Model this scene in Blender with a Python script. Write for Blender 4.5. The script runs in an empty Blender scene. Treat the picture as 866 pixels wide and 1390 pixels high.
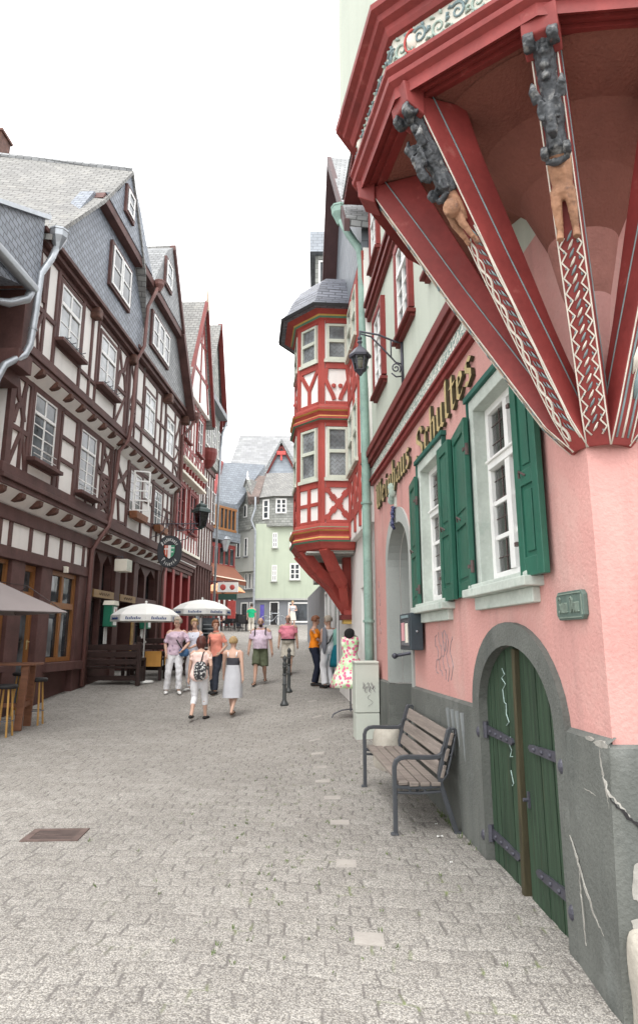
import bpy, bmesh, math, random
from math import radians, sin, cos, pi, hypot
from mathutils import Vector, Matrix
from mathutils.geometry import tessellate_polygon
random.seed(7)
SC = bpy.context.scene
COL = SC.collection

# ------------------------------------------------------------------ camera, world, sun, exposure
FP, PCX, PCY, PITCH, EYE = 948.0, 433.0, 650.0, radians(13.06), 1.6     # focal length in photo pixels, principal point
cd = bpy.data.cameras.new('camera'); cam = bpy.data.objects.new('camera', cd); COL.objects.link(cam)
cam.location = (0, 0, EYE); cam.rotation_euler = (radians(90) + PITCH, 0, 0)
cd.sensor_fit = 'VERTICAL'; cd.sensor_height = 36; cd.sensor_width = 36
cd.lens = FP / 1390 * 36; cd.shift_y = -45 / 1390; cd.clip_end = 2000; cd.clip_start = 0.05
SC.camera = cam
SUN_EL, SUN_AZ = radians(62), radians(-165)      # azimuth measured from +Y towards +X : the light comes from behind left
w = bpy.data.worlds.new('World'); SC.world = w; w.use_nodes = True
nt = w.node_tree; nt.nodes.clear()
sky = nt.nodes.new('ShaderNodeTexSky'); sky.sky_type = 'NISHITA'; sky.sun_disc = False
sky.sun_elevation = SUN_EL; sky.sun_rotation = SUN_AZ; sky.dust_density = 4; sky.air_density = 1.0
hs = nt.nodes.new('ShaderNodeHueSaturation'); hs.inputs['Saturation'].default_value = 0.10
mxw = nt.nodes.new('ShaderNodeMix'); mxw.data_type = 'RGBA'; mxw.inputs['Factor'].default_value = 0.72
mxw.inputs['B'].default_value = (11.0, 11.0, 11.1, 1)                 # the even white of the cloud layer
bgw = nt.nodes.new('ShaderNodeBackground'); bgw.inputs['Strength'].default_value = 0.15
ow = nt.nodes.new('ShaderNodeOutputWorld')
nt.links.new(sky.outputs[0], hs.inputs['Color']); nt.links.new(hs.outputs[0], mxw.inputs['A'])
nt.links.new(mxw.outputs['Result'], bgw.inputs['Color']); nt.links.new(bgw.outputs[0], ow.inputs[0])
sd = bpy.data.lights.new('sun', 'SUN'); sd.energy = 1.0; sd.angle = radians(35); sd.color = (1, .965, .92)
sun = bpy.data.objects.new('sun', sd); COL.objects.link(sun)
dirv = Vector((sin(SUN_AZ) * cos(SUN_EL), cos(SUN_AZ) * cos(SUN_EL), sin(SUN_EL)))
sun.rotation_euler = dirv.to_track_quat('Z', 'Y').to_euler(); sun.location = dirv * 40
SC.view_settings.view_transform = 'Standard'; SC.view_settings.look = 'None'
SC.view_settings.exposure = 1.0; SC.view_settings.gamma = 1; SC.view_settings.use_curve_mapping = False
SC.cycles.max_bounces = 6; SC.cycles.diffuse_bounces = 4; SC.cycles.glossy_bounces = 3; SC.cycles.transparent_max_bounces = 8
SC.cycles.use_denoising = True

# ------------------------------------------------------------------ geometry of the place
def ray(x, y):
    r = (x - PCX) / FP; u = (PCY - y) / FP
    return Vector((r, cos(PITCH) - sin(PITCH) * u, sin(PITCH) + cos(PITCH) * u))
def atY(x, y, Y):
    r = ray(x, y); t = Y / r.y
    return Vector((r.x * t, Y, EYE + r.z * t))
def interp(tab, v):
    if v <= tab[0][0]: return tab[0][1]
    for (a, b), (c, d) in zip(tab, tab[1:]):
        if v <= c: return b + (d - b) * (v - a) / (c - a)
    return tab[-1][1]
G_R = [(-8, -.2), (3, -.13), (4.2, -.08), (6.2, 0), (8.3, .04), (10.3, .2), (13, .33), (16, .42), (18.5, .5), (22, .72), (27, 1.08), (34, 1.6), (40, 2.1), (46, 2.6), (60, 3.9), (130, 8)]
G_L = [(-8, 0), (8, 0), (12, .05), (14, .12), (16, .28), (18.5, .48), (22, .72), (27, 1.08), (34, 1.6), (40, 2.1), (46, 2.6), (60, 3.9), (130, 8)]
def gz(X, Y):
    t = min(1, max(0, (X + .9) / 1.6)); t = t * t * (3 - 2 * t)
    s = sum(interp(G_L, Y + k) * (1 - t) + interp(G_R, Y + k) * t for k in (-.8, -.4, 0, .4, .8)) / 5
    return s
def ground(x, y):                       # the paving point a sight line meets
    r = ray(x, y); t = 2.0
    while t < 90:
        p = Vector((0, 0, EYE)) + r * t
        if p.z <= gz(p.x, p.y): break
        t += .02
    p.z = gz(p.x, p.y)
    return p
class Frame:                            # a facade: s along it, d out of it, z up
    def __init__(s, o, d, side):
        L = hypot(*d); s.o = Vector((o[0], o[1], 0)); s.t = Vector((d[0] / L, d[1] / L, 0)); s.n = Vector((side * s.t.y, -side * s.t.x, 0))
    def P(f, s, d, z): return f.o + f.t * s + f.n * d + Vector((0, 0, z))
    def shifted(f, s, d, turn=0):
        g = Frame((0, 0), (1, 0), 1); p = f.P(s, d, 0); g.o = p
        R = Matrix.Rotation(turn, 3, 'Z'); g.t = R @ f.t; g.n = R @ f.n
        return g
    def gz(f, s, d=0):
        p = f.P(s, d, 0); return gz(p.x, p.y)
RF = Frame((1.451, 3.876), (-.075, 1), -1)     # right hand facades, s = 0 at the near corner
LF = Frame((-6, 18.5), (.05, 1), 1)            # left hand facades
WF = Frame((0, 0), (1, 0), 1)                  # world: s = X, d = -Y

# ------------------------------------------------------------------ mesh builder
class MB:
    def __init__(s): s.v = []; s.f = []; s.m = []
    def add(s, vs, fs, mi=0):
        b = len(s.v); s.v += [Vector(p) for p in vs]
        for f in fs: s.f.append(tuple(b + i for i in f)); s.m.append(mi)
        return s
    def hexa(s, p, mi=0):                # 8 points: bottom 4 ccw, top 4 ccw
        return s.add(p, [(3, 2, 1, 0), (4, 5, 6, 7), (0, 1, 5, 4), (1, 2, 6, 5), (2, 3, 7, 6), (3, 0, 4, 7)], mi)
    def fbox(s, F, s0, s1, d0, d1, z0, z1, mi=0):
        return s.hexa([F.P(s0, d0, z0), F.P(s1, d0, z0), F.P(s1, d1, z0), F.P(s0, d1, z0), F.P(s0, d0, z1), F.P(s1, d0, z1), F.P(s1, d1, z1), F.P(s0, d1, z1)], mi)
    def box(s, x0, x1, y0, y1, z0, z1, mi=0):
        return s.hexa([(x0, y0, z0), (x1, y0, z0), (x1, y1, z0), (x0, y1, z0), (x0, y0, z1), (x1, y0, z1), (x1, y1, z1), (x0, y1, z1)], mi)
    def prism(s, A, B, mi=0):            # two matching loops of 3-D points
        n = len(A); t = tessellate_polygon([[Vector(p) for p in A]])
        fs = [tuple(reversed(x)) for x in t] + [tuple(i + n for i in x) for x in t] + [(i, (i + 1) % n, (i + 1) % n + n, i + n) for i in range(n)]
        return s.add(list(A) + list(B), fs, mi)
    def fprism(s, F, poly, d0, d1, mi=0):
        return s.prism([F.P(a, d0, z) for a, z in poly], [F.P(a, d1, z) for a, z in poly], mi)
    def fsheet(s, F, poly, holes, d, mi=0, depth=0, rmi=None):   # wall face with openings and their reveals
        loops = [poly] + list(holes); flat = [p for l in loops for p in l]
        tr = tessellate_polygon([[Vector((a, z, 0)) for a, z in l] for l in loops])
        s.add([F.P(a, d, z) for a, z in flat], [tuple(t) for t in tr], mi)
        if depth:
            for l in holes:
                n = len(l)
                s.add([F.P(a, d, z) for a, z in l] + [F.P(a, d - depth, z) for a, z in l], [(i, (i + 1) % n, (i + 1) % n + n, i + n) for i in range(n)], mi if rmi is None else rmi)
        return s
    def beam(s, F, p0, p1, w, d0, d1, mi=0):   # straight timber in the facade plane from (s,z) to (s,z)
        dx, dz = p1[0] - p0[0], p1[1] - p0[1]; L = hypot(dx, dz); nx, nz = -dz / L * w / 2, dx / L * w / 2
        return s.fprism(F, [(p0[0] + nx, p0[1] + nz), (p0[0] - nx, p0[1] - nz), (p1[0] - nx, p1[1] - nz), (p1[0] + nx, p1[1] + nz)], d0, d1, mi)
    def curve(s, F, pts, w, d0, d1, mi=0):     # curved timber as one strip
        A = []; B = []
        for i, p in enumerate(pts):
            q0 = pts[max(0, i - 1)]; q1 = pts[min(len(pts) - 1, i + 1)]
            dx, dz = q1[0] - q0[0], q1[1] - q0[1]; L = hypot(dx, dz) or 1
            A.append((p[0] - dz / L * w / 2, p[1] + dx / L * w / 2)); B.append((p[0] + dz / L * w / 2, p[1] - dx / L * w / 2))
        for i in range(len(pts) - 1):
            s.fprism(F, [A[i], B[i], B[i + 1], A[i + 1]], d0, d1 + .0005 * (i % 2), mi)
        return s
    def bar(s, a, b, w, h, mi=0, up=(0, 0, 1)):
        a, b = Vector(a), Vector(b); t = (b - a).normalized(); u = Vector(up)
        if abs(t.dot(u)) > .97: u = Vector((1, 0, 0))
        x = t.cross(u).normalized() * w / 2; y = x.cross(t).normalized() * h / 2
        return s.hexa([a - x - y, a + x - y, a + x + y, a - x + y, b - x - y, b + x - y, b + x + y, b - x + y], mi)
    def loft(s, rings, mi=0, caps=True, closed=True):
        n = len(rings[0]); vs = [p for r in rings for p in r]; fs = []
        for k in range(len(rings) - 1):
            for i in range(n if closed else n - 1):
                j = (i + 1) % n; fs.append((k * n + i, k * n + j, (k + 1) * n + j, (k + 1) * n + i))
        if caps: fs.append(tuple(reversed(range(n)))); fs.append(tuple((len(rings) - 1) * n + i for i in range(n)))
        return s.add(vs, fs, mi)
    def tube(s, pts, r, n=8, mi=0, flat=1.0, round_ends=False):
        pts = [Vector(p) for p in pts]; R = r if isinstance(r, (list, tuple)) else [r] * len(pts)
        if round_ends:
            t0 = (pts[0] - pts[1]).normalized(); t1 = (pts[-1] - pts[-2]).normalized()
            pts = [pts[0] + t0 * R[0] * .85, pts[0] + t0 * R[0] * .5] + pts + [pts[-1] + t1 * R[-1] * .5, pts[-1] + t1 * R[-1] * .85]
            R = [R[0] * .45, R[0] * .85] + list(R) + [R[-1] * .85, R[-1] * .45]
        rings = []; px = None
        for i, p in enumerate(pts):
            t = (pts[min(i + 1, len(pts) - 1)] - pts[max(i - 1, 0)]).normalized()
            if px is None: px = t.cross(Vector((0, 0, 1)) if abs(t.z) < .9 else Vector((0, 1, 0))).normalized()
            x = (px - t * px.dot(t)).normalized(); y = t.cross(x); px = x
            rings.append([p + x * cos(2 * pi * k / n) * R[i] + y * sin(2 * pi * k / n) * R[i] * flat for k in range(n)])
        return s.loft(rings, mi)
    def lathe(s, prof, c=(0, 0, 0), n=16, mi=0, sx=1, sy=1):
        c = Vector(c)
        return s.loft([[c + Vector((r * cos(2 * pi * k / n) * sx, r * sin(2 * pi * k / n) * sy, z)) for k in range(n)] for r, z in prof], mi)
    def ball(s, c, rx, ry=None, rz=None, n=12, m=8, mi=0, rot=None):
        ry = rx if ry is None else ry; rz = rx if rz is None else rz; c = Vector(c); rings = []
        for j in range(m + 1):
            a = -pi / 2 + pi * min(max(j, .15), m - .15) / m
            ring = [Vector((rx * cos(a) * cos(2 * pi * k / n), ry * cos(a) * sin(2 * pi * k / n), rz * sin(a))) for k in range(n)]
            rings.append([c + (rot @ p if rot else p) for p in ring])
        return s.loft(rings, mi)
    def build(s, name, mats, parent=None, smooth=False, bevel=0, remesh=0, sub=0):
        inv = ROOTM[parent.name].inverted() if parent is not None and parent.name in ROOTM else (Matrix.Identity(4))
        if parent is not None and parent.name not in ROOTM:      # a sub-part: same local space as its part
            inv = PARTM.get(parent.name, Matrix.Identity(4))
        me = bpy.data.meshes.new(name); me.from_pydata([tuple(inv @ p) for p in s.v], [], s.f)
        mats = mats if isinstance(mats, (list, tuple)) else [mats]
        for m in mats: me.materials.append(m)
        for p, mi in zip(me.polygons, s.m): p.material_index = mi
        bm = bmesh.new(); bm.from_mesh(me); bmesh.ops.recalc_face_normals(bm, faces=bm.faces)
        uv = bm.loops.layers.uv.new('UVMap'); Z = Vector((0, 0, 1))
        for f in bm.faces:
            f.smooth = smooth; n = f.normal
            t = Z.cross(n)
            if t.length < .15: t = Vector((1, 0, 0))
            t.normalize(); b = n.cross(t)
            for l in f.loops: l[uv].uv = (l.vert.co.dot(t), l.vert.co.dot(b))
        bm.to_mesh(me); bm.free()
        o = bpy.data.objects.new(name, me); COL.objects.link(o)
        if parent is not None: o.parent = parent
        PARTM[o.name] = inv
        if remesh:
            r = o.modifiers.new('remesh', 'REMESH'); r.mode = 'VOXEL'; r.voxel_size = remesh; r.use_smooth_shade = True
            q = o.modifiers.new('smooth', 'SMOOTH'); q.factor = .5; q.iterations = 2
        if bevel:
            b = o.modifiers.new('bevel', 'BEVEL'); b.width = bevel; b.segments = 2; b.limit_method = 'ANGLE'; b.angle_limit = radians(40)
        if sub:
            b = o.modifiers.new('sub', 'SUBSURF'); b.levels = sub; b.render_levels = sub
        return o
ROOTM = {}; PARTM = {}
def tag(o, label=None, cat=None, group=None, kind=None):
    if label: o['label'] = label
    if cat: o['category'] = cat
    if group: o['group'] = group
    if kind: o['kind'] = kind
    return o
def thing(name, label, cat, loc=(0, 0, 0), rz=0, group=None):
    o = bpy.data.objects.new(name, None); COL.objects.link(o); o.empty_display_size = .2
    o.location = loc; o.rotation_euler = (0, 0, rz)
    ROOTM[o.name] = Matrix.Translation(Vector(loc)) @ Matrix.Rotation(rz, 4, 'Z')
    return tag(o, label, cat, group)
def children(o): return [c for c in bpy.data.objects if c.parent == o]
def copy_tree(o, parent=None, loc=None, rz=None, label=None, group=None):
    c = o.copy(); COL.objects.link(c); c.parent = parent
    if loc is not None: c.location = loc
    if rz is not None: c.rotation_euler = (0, 0, rz)
    if label: c['label'] = label
    if group: c['group'] = group
    for k in children(o): copy_tree(k, c)
    return c

# ------------------------------------------------------------------ materials
def nodes(name):
    m = bpy.data.materials.new(name); m.use_nodes = True; t = m.node_tree
    return m, t, t.nodes['Principled BSDF']
def N(t, kind, **kw):
    n = t.nodes.new('ShaderNode' + kind)
    for k, v in kw.items():
        if k in n.inputs.keys(): n.inputs[k].default_value = v
        else: setattr(n, k, v)
    return n
def mixc(t, fac, a, b, mode='MIX'):
    n = t.nodes.new('ShaderNodeMix'); n.data_type = 'RGBA'; n.blend_type = mode
    for key, v in (('Factor', fac), ('A', a), ('B', b)):
        if isinstance(v, (int, float)): n.inputs[key].default_value = v
        elif isinstance(v, (tuple, list)): n.inputs[key].default_value = (*v[:3], 1)
        else: t.links.new(v, n.inputs[key])
    return n.outputs['Result']
def ramp(t, src, lo, hi):
    n = t.nodes.new('ShaderNodeMapRange'); n.inputs['From Min'].default_value = lo; n.inputs['From Max'].default_value = hi
    t.links.new(src, n.inputs['Value']); return n.outputs['Result']
def coords(t, mode='Object', scale=(1, 1, 1), rot=(0, 0, 0), rnd=False):
    c = t.nodes.new('ShaderNodeTexCoord'); mp = t.nodes.new('ShaderNodeMapping'); mp.inputs['Scale'].default_value = scale; mp.inputs['Rotation'].default_value = rot
    src = c.outputs[mode]
    if rnd:
        oi = t.nodes.new('ShaderNodeObjectInfo'); mm = t.nodes.new('ShaderNodeVectorMath'); mm.operation = 'MULTIPLY_ADD'
        mm.inputs[1].default_value = (1, 1, 1); t.links.new(src, mm.inputs[0])
        ml = t.nodes.new('ShaderNodeMath'); ml.operation = 'MULTIPLY'; ml.inputs[1].default_value = 37.0; t.links.new(oi.outputs['Random'], ml.inputs[0])
        t.links.new(ml.outputs[0], mm.inputs[2]); src = mm.outputs[0]
    t.links.new(src, mp.inputs['Vector']); return mp.outputs[0]
def noise(t, vec, scale, detail=4, rough=.55, dist=0):
    n = N(t, 'TexNoise'); n.inputs['Scale'].default_value = scale; n.inputs['Detail'].default_value = detail; n.inputs['Roughness'].default_value = rough; n.inputs['Distortion'].default_value = dist
    t.links.new(vec, n.inputs['Vector']); return n.outputs['Fac']
def bumpn(t, p, h, strength=.2, dist=.02):
    b = N(t, 'Bump'); b.inputs['Strength'].default_value = strength; b.inputs['Distance'].default_value = dist
    t.links.new(h, b.inputs['Height']); t.links.new(b.outputs[0], p.inputs['Normal'])
def lin(c): return tuple(((v / 255) / 12.92 if v / 255 <= .04045 else ((v / 255 + .055) / 1.055) ** 2.4) for v in c)
def mk(name, col, rough=.75, v=.18, sc=2.0, fine=.12, fsc=45, bump=.15, bdist=.01, spec=.35, metal=0, stain=None, stretch=None, rnd=True, streak=0):
    m, t, p = nodes(name)
    if stretch: vec = coords(t, 'UV', stretch, rnd=rnd)
    else: vec = coords(t, 'Object', rnd=rnd)
    a = tuple(c * (1 - v) for c in col); b = tuple(min(1, c * (1 + v)) for c in col)
    c = mixc(t, ramp(t, noise(t, vec, sc, 5), .3, .7), a, b)
    n2 = noise(t, vec, fsc, 3)
    c = mixc(t, ramp(t, n2, .25, .75), mixc(t, 1.0, c, (1 - fine,) * 3, 'MULTIPLY'), c)
    if stain:
        for scol, ssc, lo, hi in stain:
            c = mixc(t, ramp(t, noise(t, vec, ssc, 6, .65), lo, hi), c, scol)
    if streak:                 # rain streaks and patchy repaint, running down the wall
        sv = coords(t, 'Object', (2.6, 2.6, .22)); c = mixc(t, ramp(t, noise(t, sv, 1.6, 5, .6), .50, .78), c, mixc(t, 1.0, c, (1 - streak, 1 - streak * .9, 1 - streak * .85), 'MULTIPLY'))
        c = mixc(t, ramp(t, noise(t, coords(t, 'Object'), .55, 3, .5), .44, .50), c, mixc(t, 1.0, c, (1 - streak * .22,) * 3, 'MULTIPLY'))
    t.links.new(c, p.inputs['Base Color'])
    p.inputs['Roughness'].default_value = rough; p.inputs['Metallic'].default_value = metal; p.inputs['Specular IOR Level'].default_value = spec
    if bump: bumpn(t, p, n2, bump, bdist)
    return m
def slate(name, col, rh=.17, bw=.26, rot=0.0, v=.3, rough=.55, mort=.35, moss=None):
    m, t, p = nodes(name)
    vec = coords(t, 'UV', (1, 1, 1), (0, 0, rot))
    b = N(t, 'TexBrick'); b.offset = .5; b.inputs['Scale'].default_value = 1; b.inputs['Row Height'].default_value = rh; b.inputs['Brick Width'].default_value = bw
    b.inputs['Mortar Size'].default_value = .011; b.inputs['Mortar Smooth'].default_value = .3
    b.inputs['Color1'].default_value = (*[c * (1 - v) for c in col], 1); b.inputs['Color2'].default_value = (*[min(1, c * (1 + v)) for c in col], 1)
    b.inputs['Mortar'].default_value = (*[c * mort for c in col], 1)
    t.links.new(vec, b.inputs['Vector'])
    nz = noise(t, vec, 1.2, 5); c = mixc(t, ramp(t, nz, .3, .75), mixc(t, 1.0, b.outputs['Color'], (.78, .78, .8), 'MULTIPLY'), b.outputs['Color'])
    if moss: c = mixc(t, ramp(t, noise(t, vec, 2.5, 6, .7), .55, .8), c, moss)
    t.links.new(c, p.inputs['Base Color']); p.inputs['Roughness'].default_value = rough; p.inputs['Specular IOR Level'].default_value = .4
    sep = N(t, 'SeparateXYZ'); t.links.new(vec, sep.inputs[0])
    dv = N(t, 'Math', operation='DIVIDE'); t.links.new(sep.outputs['Y'], dv.inputs[0]); dv.inputs[1].default_value = rh
    fr = N(t, 'Math', operation='FRACT'); t.links.new(dv.outputs[0], fr.inputs[0])
    sb = N(t, 'Math', operation='SUBTRACT'); sb.inputs[0].default_value = 1; t.links.new(fr.outputs[0], sb.inputs[1])
    s2 = N(t, 'Math', operation='SUBTRACT'); t.links.new(sb.outputs[0], s2.inputs[0]); t.links.new(b.outputs['Fac'], s2.inputs[1])
    bumpn(t, p, s2.outputs[0], .55, .02)
    return m
def glassy(name, col=(.03, .035, .04), rough=.06, spec=.35, v=.6):
    m, t, p = nodes(name); vec = coords(t, 'Object', rnd=True)
    c = mixc(t, ramp(t, noise(t, vec, 1.7, 3), .35, .65), tuple(x * (1 - v) for x in col), tuple(x * (1 + v) for x in col))
    t.links.new(c, p.inputs['Base Color']); p.inputs['Roughness'].default_value = rough; p.inputs['Specular IOR Level'].default_value = spec
    bumpn(t, p, noise(t, vec, 2.2, 2), .06, .05)
    return m
def clear_glass(name):
    m, t, p = nodes(name); t.nodes.remove(p); out = t.nodes['Material Output']
    g = N(t, 'BsdfGlossy'); g.inputs['Roughness'].default_value = .02; tr = N(t, 'BsdfTransparent'); tr.inputs[0].default_value = (.86, .9, .88, 1)
    fr = N(t, 'Fresnel'); fr.inputs['IOR'].default_value = 1.9
    vec = coords(t, 'Object'); b = N(t, 'Bump'); b.inputs['Strength'].default_value = .08; b.inputs['Distance'].default_value = .03
    t.links.new(noise(t, vec, 3, 2), b.inputs['Height']); t.links.new(b.outputs[0], g.inputs['Normal'])
    mx = N(t, 'MixShader'); t.links.new(fr.outputs[0], mx.inputs[0]); t.links.new(tr.outputs[0], mx.inputs[1]); t.links.new(g.outputs[0], mx.inputs[2])
    t.links.new(mx.outputs[0], out.inputs['Surface'])
    return m
MT = {}
MT['pink'] = mk('pink_stucco', (.585, .31, .28), .9, .07, .9, .08, 38, .55, .012, .2, stain=[((.56, .37, .33), 1.3, .5, .8), ((.48, .27, .24), 9, .72, .84)], streak=0.22)
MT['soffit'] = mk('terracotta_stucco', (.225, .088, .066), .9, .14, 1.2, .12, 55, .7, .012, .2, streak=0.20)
MT['plinth'] = mk('grey_plinth_render', (.135, .142, .13), .85, .2, 1.4, .18, 50, .6, .012, .25, stain=[((.22, .23, .215), 1.8, .55, .8), ((.07, .075, .07), 5, .62, .8)], streak=0.30)
MT['palewall'] = mk('pale_green_render', (.50, .54, .465), .9, .05, .8, .05, 40, .25, .008, .2, stain=[((.42, .46, .39), 1.1, .6, .9)], streak=0.12)
MT['bayred'] = mk('oxblood_paint', (.245, .042, .038), .55, .2, 3, .16, 30, .25, .006, .3, stain=[((.38, .13, .11), 6, .62, .82), ((.20, .05, .045), 4, .62, .8)], streak=0.22)
MT['darkred'] = mk('dark_red_paint', (.155, .026, .022), .6, .18, 3, .15, 30, .2, .006, .35)
MT['orred'] = mk('vermilion_timber_paint', (.40, .075, .060), .62, .14, 2.5, .12, 30, .25, .006, .3, stain=[((.36, .05, .035), 3, .55, .8)], streak=0.18)
MT['white'] = mk('white_plaster', (.83, .81, .775), .9, .04, 1.2, .05, 40, .25, .008, .2, stain=[((.76, .74, .70), 1.6, .58, .9)], streak=0.10)
MT['brown'] = mk('dark_brown_timber', (.112, .056, .050), .7, .25, 2.4, .2, 30, .3, .008, .3, stain=[((.12, .066, .058), 3.5, .6, .85)])
MT['carve'] = mk('painted_beam_end', (.11, .052, .038), .7, .45, 8, .2, 30, .4, .01, .3)
MT['oak'] = mk('orange_oak_frame', (.27, .115, .036), .5, .2, 1.5, .15, 20, .2, .004, .4, stretch=(14, 1.2, 1))
MT['winwhite'] = mk('white_window_paint', (.78, .78, .76), .5, .06, 3, .06, 30, .1, .003, .4, stain=[((.6, .6, .57), 7, .66, .85)])
MT['stonegrn'] = mk('greenish_painted_stone', (.50, .55, .50), .8, .14, 3, .14, 30, .35, .008, .25, stain=[((.28, .36, .31), 5, .58, .8), ((.62, .64, .60), 9, .6, .8)])
MT['shutter'] = mk('green_shutter_paint', (.022, .118, .078), .45, .14, 2.5, .12, 26, .12, .004, .45, stain=[((.05, .17, .12), 4, .66, .9)], streak=0.20)
MT['shutterdk'] = mk('dark_green_cap', (.025, .11, .085), .6, .2, 3, .12, 26, .12, .004, .3)
MT['doorgreen'] = mk('weathered_green_boards', (.034, .066, .038), .65, .4, 1.2, .45, 7, .3, .006, .35, stretch=(26, 1.1, 1), stain=[((.075, .062, .032), 1.5, .60, .85), ((.018, .028, .016), 3, .62, .85), ((.25, .3, .26), 7, .78, .82)])
MT['rustwood'] = mk('worn_brown_batten', (.060, .052, .028), .7, .35, 2, .2, 20, .3, .006, .3, stretch=(14, 1.5, 1), stain=[((.25, .11, .03), 2.2, .64, .8)])
MT['iron'] = mk('wrought_iron', (.075, .075, .095), .5, .25, 6, .2, 40, .35, .006, .5, metal=.3)
MT['rust'] = mk('rusty_iron', (.12, .085, .08), .75, .4, 12, .3, 50, .4, .006, .3)
MT['benchmetal'] = mk('anthracite_cast_metal', (.055, .06, .068), .45, .12, 5, .1, 40, .12, .003, .45, stain=[((.11, .115, .12), 6, .65, .9)])
MT['benchwood'] = mk('silvered_bench_wood', (.235, .20, .175), .8, .22, 1.2, .25, 8, .3, .004, .25, stretch=(1.5, 26, 1), stain=[((.36, .31, .28), 1.8, .55, .85)])
MT['gold'] = mk('gilt_lettering', (.58, .46, .22), .42, .2, 8, .15, 40, .15, .003, .5, metal=.25, stain=[((.28, .22, .10), 12, .58, .75)])
MT['slate_dk'] = slate('dark_slate_cladding', (.225, .25, .285), .13, .20, .13, .16)
MT['slate_md'] = slate('grey_slate_cladding', (.25, .258, .258), .13, .20, .10, .2)
MT['slate_lt'] = slate('old_pale_slate_roof', (.235, .232, .218), .155, .24, .05, .14, .8, .40, (.30, .29, .26))
MT['slate_bl'] = slate('blue_slate_roof', (.185, .207, .23), .22, .30, 0, .12, .5, .55)
MT['slate_wall'] = slate('grey_green_slate_wall', (.29, .30, .275), .17, .3, 0, .24, .75, .5)
MT['slate_oriel'] = slate('oriel_slate', (.16, .17, .20), .085, .28, .06, .22, .4, .3)
MT['tile_br'] = slate('brown_tile_roof', (.20, .155, .135), .14, .2, 0, .2, .8, .5)
MT['pane'] = glassy('window_pane')
MT['paneb'] = glassy('bright_window_pane', (.07, .08, .088), .10, .3, .8)
MT['lead'] = glassy('leaded_pane', (.25, .27, .28), .12, .35, .5)
MT['clear'] = clear_glass('old_window_glass')
MT['copper'] = mk('verdigris_copper', (.23, .35, .30), .6, .18, 4, .15, 30, .15, .004, .4, stain=[((.12, .2, .18), 6, .6, .8)])
MT['zinc'] = mk('zinc_pipe', (.36, .385, .41), .38, .15, 5, .1, 40, .05, .002, .5, metal=.55)
MT['brownpipe'] = mk('brown_pipe_paint', (.16, .075, .065), .5, .15, 4, .1, 40, .05, .002, .4)
MT['frame_gr'] = mk('sage_window_paint', (.58, .61, .52), .6, .1, 4, .1, 30, .1, .003, .3)
MT['stripe_g'] = mk('green_stripe_paint', (.10, .26, .17), .6, .1, 4, .1, 30, .1, .003, .3)
MT['stripe_y'] = mk('yellow_stripe_paint', (.55, .36, .10), .6, .1, 4, .1, 30, .1, .003, .3)
MT['greyshop'] = mk('grey_shop_front', (.19, .20, .215), .6, .1, 1, .06, 30, .1, .004, .35)
MT['greyrender'] = mk('grey_render', (.42, .43, .40), .9, .06, .7, .06, 30, .2, .006, .2, streak=0.14)
MT['mint'] = mk('mint_render', (.44, .49, .39), .9, .05, .6, .05, 30, .2, .006, .2, stain=[((.37, .42, .33), .8, .6, .9)], streak=0.12)
MT['black'] = mk('near_black', (.018, .017, .018), .6, .2, 5, .1, 40, .1, .003, .35)
MT['darkwood'] = mk('dark_stained_wood', (.034, .017, .014), .55, .3, 3, .2, 20, .2, .004, .35)
MT['tablewood'] = mk('red_brown_table_wood', (.20, .085, .045), .55, .22, 1.5, .18, 9, .2, .004, .35, stretch=(3, 14, 1))
MT['yellowwood'] = mk('yellow_pine', (.44, .25, .07), .55, .18, 2, .15, 14, .1, .003, .35)
MT['canvas'] = mk('white_canvas', (.80, .80, .77), .85, .03, 2, .03, 60, .1, .002, .2)
MT['greycanvas'] = mk('taupe_canvas', (.25, .22, .215), .85, .05, 2, .05, 60, .1, .002, .2)
MT['orcanvas'] = mk('apricot_canvas', (.72, .33, .18), .85, .05, 2, .05, 60, .1, .002, .2)
MT['brcanvas'] = mk('brown_awning_canvas', (.17, .07, .045), .85, .1, 2, .05, 60, .1, .002, .2)
MT['blueink'] = mk('blue_print', (.03, .07, .22), .7, .1, 4, .05, 40, 0)
MT['orangecloth'] = mk('orange_cloth', (.70, .36, .10), .85, .06, 5, .06, 60, .1, .002, .2)
MT['cream'] = mk('cream_paint', (.72, .68, .58), .7, .06, 3, .05, 40, .1, .003, .3)
MT['stonewhite'] = mk('pale_limestone', (.42, .39, .335), .9, .14, 3, .14, 30, .6, .015, .2, stain=[((.3, .28, .25), 5, .62, .8)])
MT['cabinet'] = mk('pale_cabinet_plastic', (.50, .53, .47), .6, .06, 2, .05, 40, .1, .003, .35, stain=[((.36, .38, .34), 2.5, .6, .9)])
MT['graf'] = mk('graffiti_ink', (.22, .2, .21), .8, .3, 20, .1, 40, 0)
MT['grafw'] = mk('white_graffiti', (.36, .47, .44), .8, .3, 20, .1, 40, 0)
MT['plaque'] = mk('patinated_plaque', (.10, .145, .125), .5, .2, 8, .15, 40, .3, .004, .4)
MT['plaquehi'] = mk('plaque_relief', (.20, .25, .21), .5, .2, 8, .15, 40, .3, .004, .4)
MT['carvedark'] = mk('charcoal_carved_wood', (.045, .05, .056), .5, .5, 9, .3, 40, .5, .012, .45, stain=[((.27, .27, .26), 13, .54, .70), ((.24, .10, .07), 8, .64, .74)])
MT['carveflesh'] = mk('flesh_carved_wood', (.38, .205, .125), .75, .3, 9, .3, 40, .6, .01, .25, stain=[((.15, .09, .07), 14, .54, .68), ((.50, .40, .32), 9, .64, .76)])
MT['lace'] = mk('lace_curtain', (.72, .73, .76), .9, .12, 9, .2, 70, .3, .004, .2)
MT['paintwhite'] = mk('ornament_white', (.66, .62, .54), .7, .12, 12, .1, 50, .1, .003, .3)
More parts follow.
